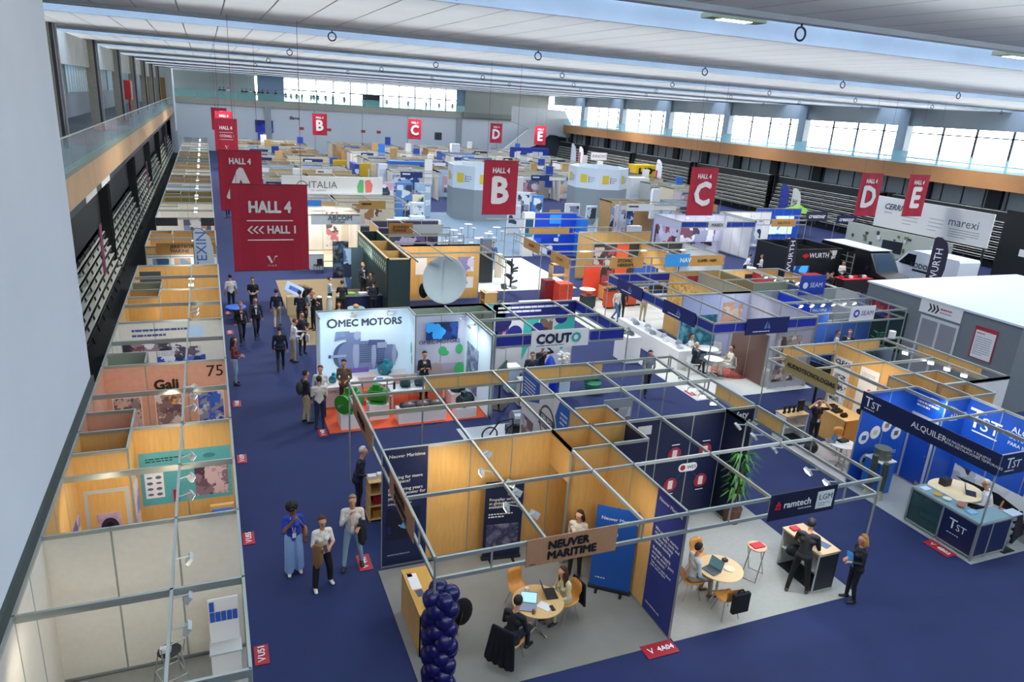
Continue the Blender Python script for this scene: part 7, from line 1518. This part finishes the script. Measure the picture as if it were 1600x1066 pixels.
round_table('white table between the two people left of the black workshop box', 33.2, 37.8, .45, top=PUREW); plain_chair('dark chair beside the dark red workshop counter', 36.0, 33.4, (-1, .2), '#17181c')
feather_flag('black sail flag with red emblem left of the workshop box', 33.9, 35.4, .1, 3.2, .9, mat('#262036', .6), 'HTRUW'[::-1], TEXTW, .4); feather_flag('black sail flag leaning before the white van', 42.0, 31.6, -.9, 3.9, .95, mat('#2a2438', .6), 'WURTH', TEXTW, .4)
t = thing('red_emblem', 'round red emblem', 'x') if False else None
# vans
def van(label, x, y, L=5.6, W=2.0, H=2.3, col='#e8eaec', dark=False, sign=None):
    """panel van whose bonnet points to +y of its own frame; (x, y) = rear left corner"""
    t = thing('van', label, 'van', (x, y, 0)); m = mat(col, .25)
    pr_ = [(0, .35), (L, .35), (L, .95), (L-.15, 1.1), (L-1.0, 1.25), (L-1.75, H-.12), (L-2.1, H), (.1, H), (0, H-.15)]
    M_ = Matrix(((0,0,1,0),(1,0,0,0),(0,1,0,0),(0,0,0,1))); b = MB(); b.prism(pr_, 0, W, mx=M_); b.build('body', m, t)
    gl = mat('#1a2228', .1); b = MB(); s_ = Matrix(((0,0,1,-.012),(1,0,0,0),(0,1,0,0),(0,0,0,1)))
    MB().prism([(L-1.2, 1.3), (L-1.85, H-.25), (L-2.5, H-.25), (L-2.5, 1.25)], 0, .008, mx=s_).build('side_window', gl, t)
    a = Vector((0, L-1.0, 1.25)); c = Vector((0, L-1.72, H-.16)); n_ = Vector((0, .82, .57))*.012
    MB().add([Vector((.12, a.y-.05, a.z+.06))+n_, Vector((W-.12, a.y-.05, a.z+.06))+n_, Vector((W-.18, c.y, c.z))+n_, Vector((.18, c.y, c.z))+n_], [(0, 1, 2, 3)]).build('windscreen', mat('#33475a', .08), t)
    MB().box(.1, L-.02, .35, W-.1, L+.08, .6).build('bumper', mat('#2a2c2e', .5), t)
    for px in (-.02, W-.2):
        for py in (1.0, L-1.0):
            w_ = MB().cyl((px, py, .34), (px+.22, py, .34), .34, n=20).build('wheel', BLACK, t); MB().cyl((px-.005, py, .34), (px+.225, py, .34), .17, n=14).build('rim', LGREY, w_)
    for s in (0, 1): MB().box((-.2 if s == 0 else W), L-1.75, 1.3, (0 if s == 0 else W+.2), L-1.65, 1.55).build('mirror', BLACK, t)
    for px in (.15, W-.5): MB().box(px, L-.05, .75, px+.35, L+.02, .95).build('headlamp', mat('#d8e0e6', .1), t)
    if sign:
        b = MB(); put_text(b, sign, Matrix(((0,0,-1,-.02),(-1,0,0,L-2.2),(0,1,0,1.2),(0,0,0,1))), 0, 0, .32, 'L', .02); b.build('lettering', mat('#2a2c30'), t); b = MB(); M2 = Matrix(((0,0,-1,-.015),(-1,0,0,L-2.2),(0,1,0,.95),(0,0,0,1))); flat(b, M2, rect(0.2, 0, 1.9, .14)); b.build('black_strip', TEXTK, t)
    return t
van('white panel van with black lettering behind the black sail flag', 44.6, 31.4, 5.7, 1.95, 2.3, '#e4e8ec', sign='RODOSA')
v_ = van('black van with a pale roof and an open side full of tool racks', 39.6, 32.0, 6.0, 2.0, 2.5, '#16181b'); v_.location = (41.5, 38.2, 0); v_.rotation_euler = (0, 0, PI)
MB().box(.05, .1, 2.5, 1.95, 4.2, 2.54).build('roof_panel', mat('#d0d4d2', .4), v_); MB().box(2.0, .6, .5, 2.02, 3.2, 2.2).build('open_side', mat('#0c0d0e', .7), v_)
b = MB()
for i in range(4): b.box(2.02, .7, .7+i*.38, 2.06, 3.1, .74+i*.38)
for i in range(5): b.box(2.02, .7+i*.58, .6, 2.06, .75+i*.58, 2.1)
b.build('tool_rack', mat('#8a8f86', .5), v_)
# billboard and pegboard wall
t = thing('billboard', 'huge white wall board with company lettering above the pegboards', 'billboard', (49.1, 33.0, 2.75)); MB().box(0, 0, 0, .1, 9.6, 2.35).build('board', mat('#d8d9d6', .5), t); MB().box(.1, .2, -2.75, .2, .3, 2.3).box(.1, 9.3, -2.75, .2, 9.4, 2.3).build('legs', DARK, t)
b = MB(); M_ = face((-.012, 9.6), (-.012, 0)); put_text(b, 'marexi', M_, 6.4, 1.1, .55, 'L', .0); put_text(b, 'CERRI', M_, .75, 1.45, .42, 'L', .03, slant=.25); b.build('lettering', mat('#4a5466'), t)
b = MB(); dashes(b, M_, 6.5, .85, 2.4, 4, .17, .05, 5); dashes(b, M_, .8, 1.15, 1.2, 1, .1, .07); dashes(b, M_, 2.6, 1.6, 1.3, 5, .26, .05, 6); dashes(b, M_, 4.8, 1.3, 1.2, 4, .27, .05, 7); b.build('small_print', GREY, t)
t = thing('pegboard_wall', 'pale pegboard wall with small devices under the huge white board', 'display wall', (48.6, 35.2, 0)); MB().box(0, 0, 0, .15, 9.4, 2.7).build('board', mat('#a9b0a6', .5, var=.05), t); MB().box(-1.1, -.05, .014, .15, .1, 2.5).build('end_panel', mat('#9aa09c', .5), t)
r = random.Random(6)
for i in range(26):
    y_, z_ = .4+r.random()*8.6, .5+r.random()*1.9; tag(MB().box(-.09, 0, 0, 0, r.uniform(.1, .35), r.uniform(.1, .3)).build('device', mat(('#3a4044', '#6a7054', '#c8ccc8', '#2a3a44')[i % 4], .5), parent=t, loc=(0, y_, z_)))
for x_, y_, z_, rz in ((33.9, 35.4, .8, .1), (42.0, 31.6, .95, -.9)): pass
tv('black television on a stand before the pegboard wall', 47.6, 39.2, 1.2, (-1, -.3), 1.5, .9, collage(280, ('#0f1c24', '#2a8ab0', '#0a1218'), 1.5, emit=.2))
t = thing('round_gate', 'black partition with a white round arch door beyond the white van', 'partition', (52.5, 25.5, 0)); MB().box(0, 0, 0, .3, 9, 5.2).build('wall', mat('#161b1d', .6), t); b = MB(); M_ = face((-.02, 6.2), (-.02, 0))
flat(b, M_, [(1.0+2.4-2.4*math.cos(a), .1+3.4*math.sin(a)) for a in [PI*i/20 for i in range(21)]]); b.build('arch_panel', mat('#8a9090', .5), t); b = MB(); flat(b, face((-.03, 6.2), (-.03, 0)), rect(3.3, .1, 3.45, 3.5)); flat(b, face((-.03, 6.2), (-.03, 0)), rect(1.2, 1.6, 5.6, 1.72)); b.build('arch_bars', mat('#3a4040'), t); b = MB(); flat(b, face((-.02, 9), (-.02, 6)), rect(1.6, 2.2, 2.3, 2.7)); b.build('notice', PUREW, t)
for i, (x_, y_, rz, h_, c_, st) in enumerate(((50.5, 55, -1.0, 4.6, '#2a3a8c', None), (51.4, 54.4, -1.0, 4.3, '#c9ccc8', None), (52.6, 80, -1.1, 4.2, '#dfe4ee', '#c03048'), (54.0, 82, -1.1, 4.6, '#dfe4ee', '#c03048'), (56.0, 108, -1.0, 4.4, '#e4e8ee', '#c03048'), (50.5, 100, -1.0, 5.2, '#c4cad4', None), (52.6, 104, -1.0, 4.6, '#b8c0cc', None))):
    feather_flag(('dark blue sail flag before the right grandstand', 'grey lettered sail flag beside the dark blue one', 'white and red sail flag beside the yellow machine', 'taller white and red sail flag behind the yellow machine', 'white sail flag near the enclosed stair', 'tall pale sail flag left of the enclosed stair foot', 'second pale sail flag near the enclosed stair foot')[i], x_, y_, rz, h_, .9, mat(c_, .6), 'MARINE' if i == 1 else '', TEXTK, .4, mat(st, .5) if st else None)
S = Stand('green roofed stand under the grey lettered sail flag', 50.2, 52); MB().add([(0, 0, 2.2), (1.9, 0, 2.2), (1.9, 1.9, 2.4), (0, 1.9, 2.4), (1, 1, 2.9)], [(0, 1, 4), (1, 2, 4), (2, 3, 4), (3, 0, 4)]).build('green_roof', mat('#6f9a30', .6), S.o); S.posts((50.2, 52), (52.1, 52), (50.2, 53.9), (52.1, 53.9), z1=2.3); S.wall(50.2, 53.9, 52.1, 53.9, mat('#3a3a5c', .5), z1=2.4, posts=False)
t = thing('yellow_machine', 'large yellow machine with black print right of the second tower', 'machine', (52.2, 84, 0)); MB().box(0, 0, 1.4, 3.6, 2, 3.6).build('body', mat('#e0b820', .5), t); b = MB(); M_ = face((.2, -.01), (3.4, -.01)); put_text(b, 'HP', M_, .3, 2.0, 1.2, 'L', .05); flat(b, M_, rect(2.0, 2.9, 3.0, 3.1)); b.build('lettering', TEXTK, t); MB().box(.1, .1, .014, 3.5, 1.9, 1.4).build('red_base', mat('#7a2420', .5), t)
t = thing('hanging_sign', 'white boxed sign hung before the right grandstand left of the second tower', 'sign', (54.0, 100, 2.9)); MB().box(0, 0, 0, 2.7, .2, 1.1).build('board', PUREW, t); b = MB(); put_text(b, 'INNOVO', face((.2, -.01), (2.6, -.01)), 0, .35, .45, 'L', .02); b.build('lettering', mat('#7a7a98'), t); MB().tube([(.2, .1, 1.1), (.2, .1, CEIL-2.9)], .012).tube([(2.5, .1, 1.1), (2.5, .1, CEIL-2.9)], .012).build('cable', DARK, t)
# back wall details
t = thing('wall_screen', 'blue double screen mounted on the back wall', 'screen', (7.5, YB-.1, 3.2)); MB().box(0, -.1, 0, 2.75, .1, 1.95).build('casing', NAVY, t); MB().box(.08, -.13, .08, 1.33, -.101, 1.87).box(1.42, -.13, .08, 2.67, -.101, 1.87).build('screen', collage(290, ('#1a2a8c', '#3a4ac0', '#8a9af0', '#0f1a5a'), 1.2, emit=.5), t)
t = thing('wall_logo', 'dark lettering sign fixed on the back wall above the far stands', 'sign', (13.0, YB-.06, 5.5)); b = MB(); put_text(b, 'ifevigo' if False else 'ifema', face((0, 0), (2, 0)), 0, 0, .5, 'L', .02); b.build('lettering', DARK, t)
tag(MB().box(0, -.06, 0, 1.3, 0, 1.3).build('wall_panel', mat('#3a464c', .5), loc=(38, YB, 3.25)), 'dark square panel on the back wall right of the small letter C banner', 'panel')
for i, x_ in enumerate((18.5, 23.0, 28.8, 31.5)): tag(MB().box(0, -.05, 0, .7, 0, .45).build('wall_sign', mat('#c0504c', .5), loc=(x_-4, YB, 3.9)), '%s small red notice along the back wall' % ords[i], 'sign')
# ================================================================== far rows
# each far stand: back and side walls, fascia rails, a name board, a print, lamps
FARC = [('white', '#dcdad2', .30), ('cream', '#d8ccb0', .18), ('beech', None, .22), ('blue', '#2c62b8', .07), ('pale blue', '#b4cbe0', .10), ('grey', '#a4a8a4', .13)]
SGN = [('brown', '#a9803f'), ('navy', '#20306a'), ('white', '#e4e4e0'), ('blue', '#2f7fd0'), ('black', '#22242a')]
PALS = [('#8d9ab0', '#d8cfc4', '#5a5f72', '#b88a6c', '#c8d0dc'), ('#e8e4e0', '#c8ccd4', '#7a8496', '#d8b890'), ('#2a4a88', '#8ab0d8', '#d8e4f0', '#1a2c50'), ('#d8c8b0', '#a87850', '#e8e0d0', '#6a5a48'), ('#c8a0a8', '#e8dce0', '#8a5a68', '#5a6a88')]
names5 = ['first', 'second', 'third', 'fourth', 'fifth', 'sixth', 'seventh', 'eighth', 'ninth', 'tenth', 'eleventh', 'twelfth', 'thirteenth']
rows = [(51.5, 55), (62, 66), (66.4, 70), (73, 77), (77.4, 81.5), (84.5, 88.5), (88.9, 93), (96, 100), (100.4, 104.5), (107.5, 112), (112.4, 117.5)]
cols = [('right of aisle A', 3.2, 8.0), ('left of aisle B', 8.2, 13.0), ('right of aisle B', 17.2, 22.2), ('left of aisle C', 22.4, 27.0), ('right of aisle C', 30.9, 36.4), ('left of aisle D', 36.6, 40.6), ('right of aisle D', 44.2, 49.2)]
r = random.Random(21); fs_ = {}
def far_ok(cx0, cx1, y0, y1):
    for (a, b_, c, d) in ((3.1, 12.6, 55, 61.9), (13, 27, 46, 66.9), (13.2, 30.5, 56, 67.2), (33, 40.6, 61, 69.2), (17, 27, 46, 56), (49, 60, 50, 60)):
        if cx0 < b_ and cx1 > a and y0 < d and y1 > c: return False
    return True
for ri, (y0, y1) in enumerate(rows):
    for ci, (cn, x0, x1) in enumerate(cols):
        if not far_ok(x0, x1, y0, y1): continue
        u = r.random(); acc = 0
        for nm, c_, w_ in FARC:
            acc += w_
            if u <= acc: break
        sn, sc = SGN[min(4, int(r.random()**1.3*5))]
        m = WOODK if c_ is None else mat(c_, .5, var=.03)
        S = Stand('%s stand with a %s name board, %s far row, %s' % (nm, sn, names5[ri], cn), x0, y0, group='far stands before the back wall')
        S.wall(x0, y1-.1, x1, y1-.1, m, posts=False); S.wall(x0, y0+1.4, x0, y1-.1, m, posts=False)
        if r.random() < .6: S.wall(x1, y0+1.0, x1, y1-.1, m, posts=False)
        S.rail(x0, y0, x1, y0, h=.1); S.rail(x0, y0, x0, y1); S.rail(x1, y0, x1, y1); S.rail(x0, (y0+y1)/2, x1, (y0+y1)/2); S.rail(x0, y0, x1, y0, z=2.5); S.rail((x0+x1)/2, y0, (x0+x1)/2, y1)
        S.posts((x0, y0), (x1, y0))
        if r.random() < .5: S.add('fascia_panel', MB().box(x0, y0-.01, 2.52, x1, y0+.01, 2.9), mat(r.choice(('#dcd8cc', '#c9a468', '#2a3f8c', '#d0d4d4')), .5))
        a = x0+.4+r.random()*1.5; bw = 1.3+r.random()*1.4
        S.sign((a, y0), (min(a+bw, x1), y0), 2.42, 3.02, mat(sc, .5)); S.small((a, y0), (min(a+bw, x1), y0), .2, 2.72, bw*.6, 1, TEXTW if sn in ('navy', 'black', 'blue') else TEXTK, off=.065, h=.14)
        S.pic((x0, y1-.1), (x1, y1-.1), .5+r.random(), .5, 2.6+r.random()*1.6, 2.3, collage(300+len(fs_) % 12, PALS[r.randrange(5)], 1.6+r.random()))
        cx, cy = x0+1.4+r.random()*2, y0+.9
        S.add('counter', MB().box(cx, cy, .014, cx+1.2, cy+.5, 1.0), mat(r.choice(('#dcdcd8', '#c9a468', '#3a4050', '#e4e4e2')), .5))
        if r.random() < .5:
            S.add('tall_panel', MB().box(x1-1.0, y1-1.2, 1.4, x1-.2, y1-.9, 3.4+r.random()*.7), mat(r.choice(('#e8ecee', '#2a6ac0', '#f0f0ec', '#1f3f9c', '#c9a468')), .5))
        for k_ in range(2): S.spot(x0+1.2+k_*2.2, (y0+y1)/2+.1, dx=0, dy=1, m=COOL)
        fs_[len(fs_)] = 1
# a few taller far landmarks
for i, (x_, y_, w_, d_, h_, c_, l) in enumerate(((13.9, 76.5, .5, 3, 3.3, '#1f4a9c', 'blue post beside the yellow panels'), (14.6, 78.5, 1.4, .3, 3.2, '#e0b420', 'yellow panel right of the blue post'), (12.2, 79.5, 1.4, .3, 3.4, '#e0b420', 'yellow panel left of the blue post'), (16.4, 76.3, .9, .5, 3.4, '#e4e8f4', 'white lettered pillar right of the yellow panels'), (34.0, 107, 1.3, 1, 4.0, '#eef2f2', 'bright white tower before the back wall'), (43.5, 106.8, 6.5, .4, 3.9, '#1c3a98', 'long dark blue header before the back wall'), (19.0, 82.7, 4.2, 1.2, 3.2, '#2a72c8', 'lit blue curved wall among the far rows'), (29.2, 70.6, 1.2, .4, 3.0, '#e0e2e0', 'white panel in aisle C among the far rows'), (43.0, 70, 2.4, 1.5, 3.3, '#c9ced0', 'pale box in aisle D among the far rows'))):
    t = thing('display_wall', l, 'display wall', (x_, y_, 0)); MB().box(0, 0, .014, w_, d_, h_).build('body', mat(c_, .45), t); MB().box(w_*.1, -.02, h_*.45, w_*.9, -.002, h_*.85).build('print_panel', collage(320+i, (c_, '#e8ecf0', c_, '#c8d4e4'), 1.5), t)
# ================================================================== visitors in the aisles
person('person with a black afro, blue top and wide pale jeans, hand at mouth', 1.2, 14.1, (.05, -1), '#1f3fb0', '#8fb2e4', '#d8d4cc', arms=('chin', 'down') if False else ('down', 'chin'), sleeves=False, skin=1, style='afro', hair='#0f0b0a', fem=True, h=1.72, wide=1.75, near=2, turn=28, extra=(('lanyard', '#d8b0b8'), ('bag', '#a8784c', -1)))
person('person with a hair bun in a white top and black trousers looking at a phone', 1.72, 13.45, (.15, -1), '#e8e2d8', '#141418', '#e8e4dc', arms=('phone', 'phone'), sleeves=False, style='bun', hair='#4a2c1c', fem=True, h=1.70, wide=1.25, near=2, lean=3, pose='wide', extra=(('lanyard', '#d8b46a'), ('phone', 1), ('coat_on_arm', '#8a6a48', 1)))
person('person in pale shirt and jeans, hand on chin, dark jacket on the arm', 2.45, 13.95, (-.15, -1), '#d4cdc4', '#8fa9c0', '#1a1a20', arms=('hold', 'chin'), style='thin', hair='#8a7a6c', h=1.78, near=2, pose='wide', extra=(('lanyard', '#e0c0a0'), ('coat_on_arm', '#17181f', -1)))
person('person with a dark backpack and sand trousers facing the group at the motor stand', 2.4, 21.85, (.8, .3), '#1a1c26', '#b8a888', arms=('hold', 'down'), near=1, hair='#1a120e', extra=(('backpack', '#2a3230'),), h=1.76)
person('person in a pale striped shirt seen from behind beside the motor stand', 2.75, 21.35, (.05, 1), '#d4cabc', '#232a44', arms=('hold', 'hold'), near=1, hair='#2a2018', h=1.72)
person('person in a white shirt with a dark tie facing the aisle by the motor stand', 2.92, 22.25, (-.3, -1), '#e4e0dc', '#2a2e3c', arms=('hold', 'down'), near=1, hair='#6a5040', shirt='#1a1a22')
person('person in a brown jacket looking at the large green motor block', 3.75, 22.7, (-.4, -1), '#6a543c', '#2a2420', arms=('hold', 'hold'), near=1, hair='#1c1410', coat=True, lean=4)
person('person with dark blazer and a ponytail standing at the teal motor table', 6.55, 22.9, (-.1, -1), '#16171c', '#1a1b20', arms=('cross', 'cross'), near=1, hair='#1c1210', style='pony', fem=True, shirt='#e8dcd0')
person('person with long hair and a red lanyard stepping out of the left row', .42, 25.7, (1, -.2), '#6a2a2a', '#8fa4b8', arms=('hold', 'hold'), near=1, hair='#2a1812', style='long', fem=True, extra=(('lanyard', '#d83028'),))
person('person in a dark suit and pink shirt walking towards the camera', .85, 30.3, (.1, -1), '#17181e', '#1c1e28', pose='walk', arms=('swing', 'down'), near=1, hair='#8a6a50', style='thin', shirt='#d8a8a0', coat=True, extra=(('paper', 0),))
person('person in a dark suit and pale shirt walking beside the pink shirted one', 1.45, 30.95, (.1, -1), '#181a24', '#191b24', pose='walk', arms=('down', 'swing'), near=1, hair='#2a1c14', shirt='#d8dce4', coat=True)
person('person in a white t-shirt seen from behind near the left row', .6, 35.2, (-.2, 1), '#dcd6cc', '#1f2434', arms=('down', 'down'), sleeves=False, near=1, hair='#1c1410')
person('person in a black t-shirt with a badge facing the aisle', 1.55, 34.5, (-.1, -1), '#16171b', '#1c1d24', arms=('hold', 'hold'), sleeves=False, near=1, hair='#2a1c14', extra=(('lanyard', '#303038'),), bulk=1.08)
person('person in a navy sweater and beige trousers walking away', 2.4, 32.2, (.15, 1), '#161a2c', '#c0ac88', arms=('down', 'swing'), pose='walk', near=1, hair='#1c1512')
person('person in a dark suit walking away in the middle of the aisle', 2.05, 26.7, (.1, 1), '#151825', '#141722', arms=('down', 'down'), pose='walk', near=1, hair='#2a1f18', coat=True)
person('person in a white shirt and beige trousers writing at the aisle edge', 2.6, 27.6, (1, .2), '#dfe0e0', '#a89878', arms=('reach', 'hold'), near=1, hair='#5a4434', lean=8, extra=(('paper', 1),))
person('person with a white tote bag beside the one writing at the aisle edge', 3.05, 28.5, (.4, -1), '#1e2230', '#1b1e2a', arms=('hold', 'down'), near=1, hair='#2a1a14', extra=(('tote', '#e4e2dc', 0),))
person('person in a black suit with folded hands behind the motor wall', 3.9, 31.6, (-1, -.3), '#171a20', '#15171d', arms=('hold', 'hold'), near=1, hair='#a88a70', style='thin', shirt='#d8d4cc')
person('person in navy with back turned beside the tan carpet', 3.35, 31.8, (.4, 1), '#1a2036', '#1a1d28', arms=('hold', 'down'), near=1, hair='#1c1512'); person('person in a grey vest crouching over the tan carpet edge', 3.65, 32.4, (1, -.4), '#8f959a', '#23262e', arms=('reach', 'reach'), near=1, hair='#2a1d16', lean=22)
person('person in a pale blue shirt at the navy cloth table', 5.0, 34.2, (1, .1), '#a9bccc', '#27304a', arms=('hold', 'hold'), near=1, hair='#1c1512'); person('person in black leaning at the navy cloth table', 5.45, 33.35, (.2, 1), '#15161c', '#181920', arms=('reach', 'hold'), near=1, hair='#2a1c14', lean=12)
person('person in a navy suit at the right end of the navy cloth table', 6.9, 33.2, (-.2, 1), '#1a1e2c', '#191c28', arms=('hold', 'hold'), near=1, hair='#1c1410', coat=True); person('second person in a navy suit beside the dark green box wall', 7.1, 34.6, (-1, -.3), '#1f2436', '#1c2030', arms=('hold', 'down'), near=1, hair='#2a1c14', coat=True, h=1.8)
person('person in a grey blue suit standing high behind the navy cloth table', 7.05, 36.6, (.5, -1), '#2d3342', '#252a36', arms=('hold', 'hold'), near=1, hair='#b08a70', style='thin', shirt='#d8d8dc', coat=True, h=1.84)
plain_chair('black chair of the person phoning on the tan carpet', 4.95, 31.2, (-.1, -1), '#17181c'); person('person seated with a phone at the ear on the tan carpet', 4.95, 31.2, (-.1, -1), '#17181e', '#20242e', pose='sit', arms=('chin', 'lap'), near=1, hair='#4a2c20', shirt='#e0d8d4', extra=(('lanyard', '#c06a7a'),))
person('person in jeans whose legs show under the navy fascia', 18.6, 30.3, (.3, -1), '#d8d4cc', '#3a6a98', '#17181c', pose='walk', near=1, hair='#2a1c14'); person('person in black trousers beside the jeans at the navy fascia', 19.1, 30.6, (.2, 1), '#23252c', '#1d2028', near=1, hair='#1c1410'); person('person in a beige coat at the tool makers stand', 20.0, 30.0, (-.4, -1), '#c8b898', '#b8a888', near=1, arms=('hold', 'hold'), hair='#3a2a20', coat=True)
person('person in a white t-shirt at the red product grid', 41.0, 42.9, (-.3, -1), '#e0dcd4', '#2a2c34', arms=('hold', 'hold'), hair='#2a1c14')
t = thing('round_blue_table', 'low round blue table beside the white sail flag', 'table', (.75, 34.0-.2, 0)); MB().lathe([(.42, .5), (.46, .55), (.46, .6), (.42, .62)], n=22).build('tabletop', mat('#1f5ac0', .4), t); MB().lathe([(.1, .014), (.1, .5)], n=12).build('column', BLACK, t)
for i, (x_, y_, lk, tp, lw, l) in enumerate(((14.6, 57.5, (0, -1), '#2a2c34', '#1a1c22', 'dark jacket'), (15.6, 61, (.5, 1), '#c8ccd0', '#3a3f4a', 'grey shirt'), (28.6, 47, (0, -1), '#1c2230', '#1a1c24', 'navy jacket'), (28.0, 55, (.3, 1), '#e4e0d8', '#2a2e3a', 'white shirt'), (29.3, 64, (0, -1), '#a03030', '#1f2026', 'red top'), (42.2, 52, (.2, -1), '#d8d4cc', '#2a2c34', 'cream top'), (42.8, 60, (0, 1), '#20242e', '#1c1e26', 'black jacket'), (14.9, 71, (0, -1), '#3a4a6a', '#23262e', 'blue shirt'), (28.5, 74, (0, 1), '#1a1c22', '#15171c', 'black suit'), (1.6, 46, (0, -1), '#23262e', '#1a1c22', 'dark coat'), (2.2, 55, (0, 1), '#8a8e94', '#2a2c34', 'grey coat'), (1.2, 63, (0, -1), '#3a3040', '#1f2026', 'plum top'))):
    person('small distant person in a %s in the aisle, %s of the far visitors' % (l, ords[i]), x_, y_, lk, tp, lw, hair='#2a1c14', pose='walk' if i % 2 else 'stand')
# people behind the terrace glass
protoA = None; TZ = 8.11
xs_ = [2.4, 3.0, 3.7, 5.8, 6.4, 7.1, 7.7, 8.3, 8.9, 9.7, 11.0, 12.6, 13.4, 14.3, 15.2, 16.6, 17.1, 17.8, 19.0, 20.2, 22.2, 25.6, 29.5, 33.4, 36.5, 39.0, 41.6]
TT = ('#1a1e2c', '#2a2f3c', '#e0e2e4', '#15171f', '#23293a')
protos = {}
for i, x_ in enumerate(xs_):
    c_ = TT[(i*3+i//2) % 5]; lb = '%s clothed person behind the terrace glass on the back wall, number %d from the left' % ('white' if c_ == '#e0e2e4' else 'dark', i+1)
    if c_ not in protos: protos[c_] = person(lb, x_, YB+.9+.28*(i % 3), (.1*((i % 5)-2), 1), c_, '#1a1c24', hair='#1c1410', coat=True, z=TZ); protos[c_]['group'] = 'people behind the terrace glass'
    else: clone(protos[c_], (x_, YB+.9+.28*(i % 3), TZ), .4*((i % 5)-2), lb)
t = thing('sofa', 'dark high backed sofa on the terrace before the bright window', 'sofa', (25.4, YB+1.6, TZ)); MB().box(0, 0, 1.0, 3.0, .5, 2.1).build('backrest', mat('#2a3440', .6), t); MB().box(0, 0, 0, 3.0, .6, 1.0).build('seat', mat('#8fb0b0', .6), t)
# ================================================================== light of the stands' own lamps
def lamp(x, y, z, power, col=(1, .86, .66), size=.25, aim=None, spread=150):
    l = bpy.data.lights.new('stand_lamp', 'SPOT'); l.energy = power*.6; l.color = col; l.shadow_soft_size = size*.4; l.spot_size = math.radians(spread); l.spot_blend = .8
    o = bpy.data.objects.new('stand_lamp', l); COL.objects.link(o); o.location = (x, y, z)
    d = Vector(aim or (x, y, 0))-Vector((x, y, z)); o.rotation_euler = d.to_track_quat('-Z', 'Y').to_euler(); return o
WARM = (1, .84, .62); COLD = (.92, .96, 1)

for a in ((4.6, 12.6, 2.7, 60, (3.9, 13.6, 1.6)), (5.2, 11.6, 2.7, 60, (5.2, 13.7, 1.2)), (6.3, 12.3, 2.7, 28, (7.0, 13.7, 1.2)), (6.9, 10.8, 2.7, 50, (8.0, 11.0, 1.2)), (4.4, 10.6, 2.7, 40, (4.4, 10.4, 0))): lamp(*a[:4], WARM, aim=a[4])
lamp(11.6, 10.0, 2.75, 160, COLD, aim=(10.6, 10.6, 0)); lamp(11.8, 12.3, 2.75, 70, COLD, aim=(10.4, 13.5, 1.0)); lamp(11.9, 11.4, 2.75, 90, COLD, aim=(10.2, 11.0, 0))
for y in (13.1, 14.6): lamp(-1.0, y, 2.75, 60, WARM, aim=(-1.2, y+1.8, 1.2))
lamp(-2.2, 13.4, 2.75, 45, WARM, aim=(-2.6, 15.0, 1.2)); lamp(-2.0, 9.6, 2.75, 60, (1, .9, .76), aim=(-2.7, 10.4, 1.0)); lamp(-.9, 10.3, 2.75, 40, (1, .9, .76), aim=(-1.0, 12, 1.2))
lamp(-1.2, 18.0, 2.75, 70, WARM, aim=(-1.2, 20.1, 1.4)); lamp(-1.2, 22.2, 2.75, 70, COLD, aim=(-1.2, 24.1, 1.4)); lamp(-1.2, 26.2, 2.75, 80, WARM, aim=(-1.2, 28.1, 1.4)); lamp(-1.2, 30.2, 2.75, 80, WARM, aim=(-1.2, 32.1, 1.4)); lamp(-1.2, 35.2, 2.75, 60, COLD, aim=(-1.2, 36.2, 1.4))
for x in (4.0, 5.4): lamp(x, 23.6, 2.9, 42, COLD, aim=(x, 24.4, 1.4))
for y in (21.5, 22.6): lamp(7.5, y, 2.9, 50, COLD, aim=(8.2, y, 1.4))
lamp(10.6, 22.8, 2.85, 80, COLD, aim=(10.6, 24.4, 1.4)); lamp(18.5, 22.5, 2.9, 120, COLD, aim=(18.6, 22.6, 0)); lamp(20.8, 22.8, 2.9, 60, COLD, aim=(20.8, 24.4, 1.6))
for y in (10.6, 11.6, 12.6): lamp(18.7, y, 2.8, 60, COLD, aim=(19.9, y, 1.4))
lamp(17.9, 12.9, 2.8, 40, COLD, aim=(17.9, 13.7, 1.4)); lamp(18.6, 15.6, 2.8, 90, WARM, aim=(19.9, 15.8, 1.2)); lamp(18.0, 14.8, 2.85, 50, WARM, aim=(18, 15, 0))
lamp(11.2, 16.2, 2.8, 60, COLD, aim=(11.0, 14.4, 0)); lamp(24.5, 22.0, 2.85, 80, COLD, aim=(24.5, 21.4, 0)); lamp(24.4, 27, 2.85, 90, COLD, aim=(24.4, 28.4, 1.4))
for x in (5.4, 7.4): lamp(x, 46.5, 2.8, 130, WARM, aim=(x, 48.9, 1.2))
for x in (9.5, 11.8): lamp(x, 34.0, 2.85, 70, WARM, aim=(x, 35.7, 1.4))
for x, y in ((33, 44.5), (36, 44.5), (40.5, 45.5), (22, 33.4), (24.6, 33.4), (18.5, 33.0), (22, 37), (5.5, 33.5), (6.8, 36.0)): lamp(x, y, 2.85, 120, COLD, aim=(x, y+1.6, .8))
for i in range(9): lamp(4.6+i*.95, 55.0, 2.8, 8, COLD, aim=(4.6+i*.95, 56, 2.6))
for ob in list(TMP.collection.objects): TMP.collection.objects.unlink(ob)
bpy.data.scenes.remove(TMP)
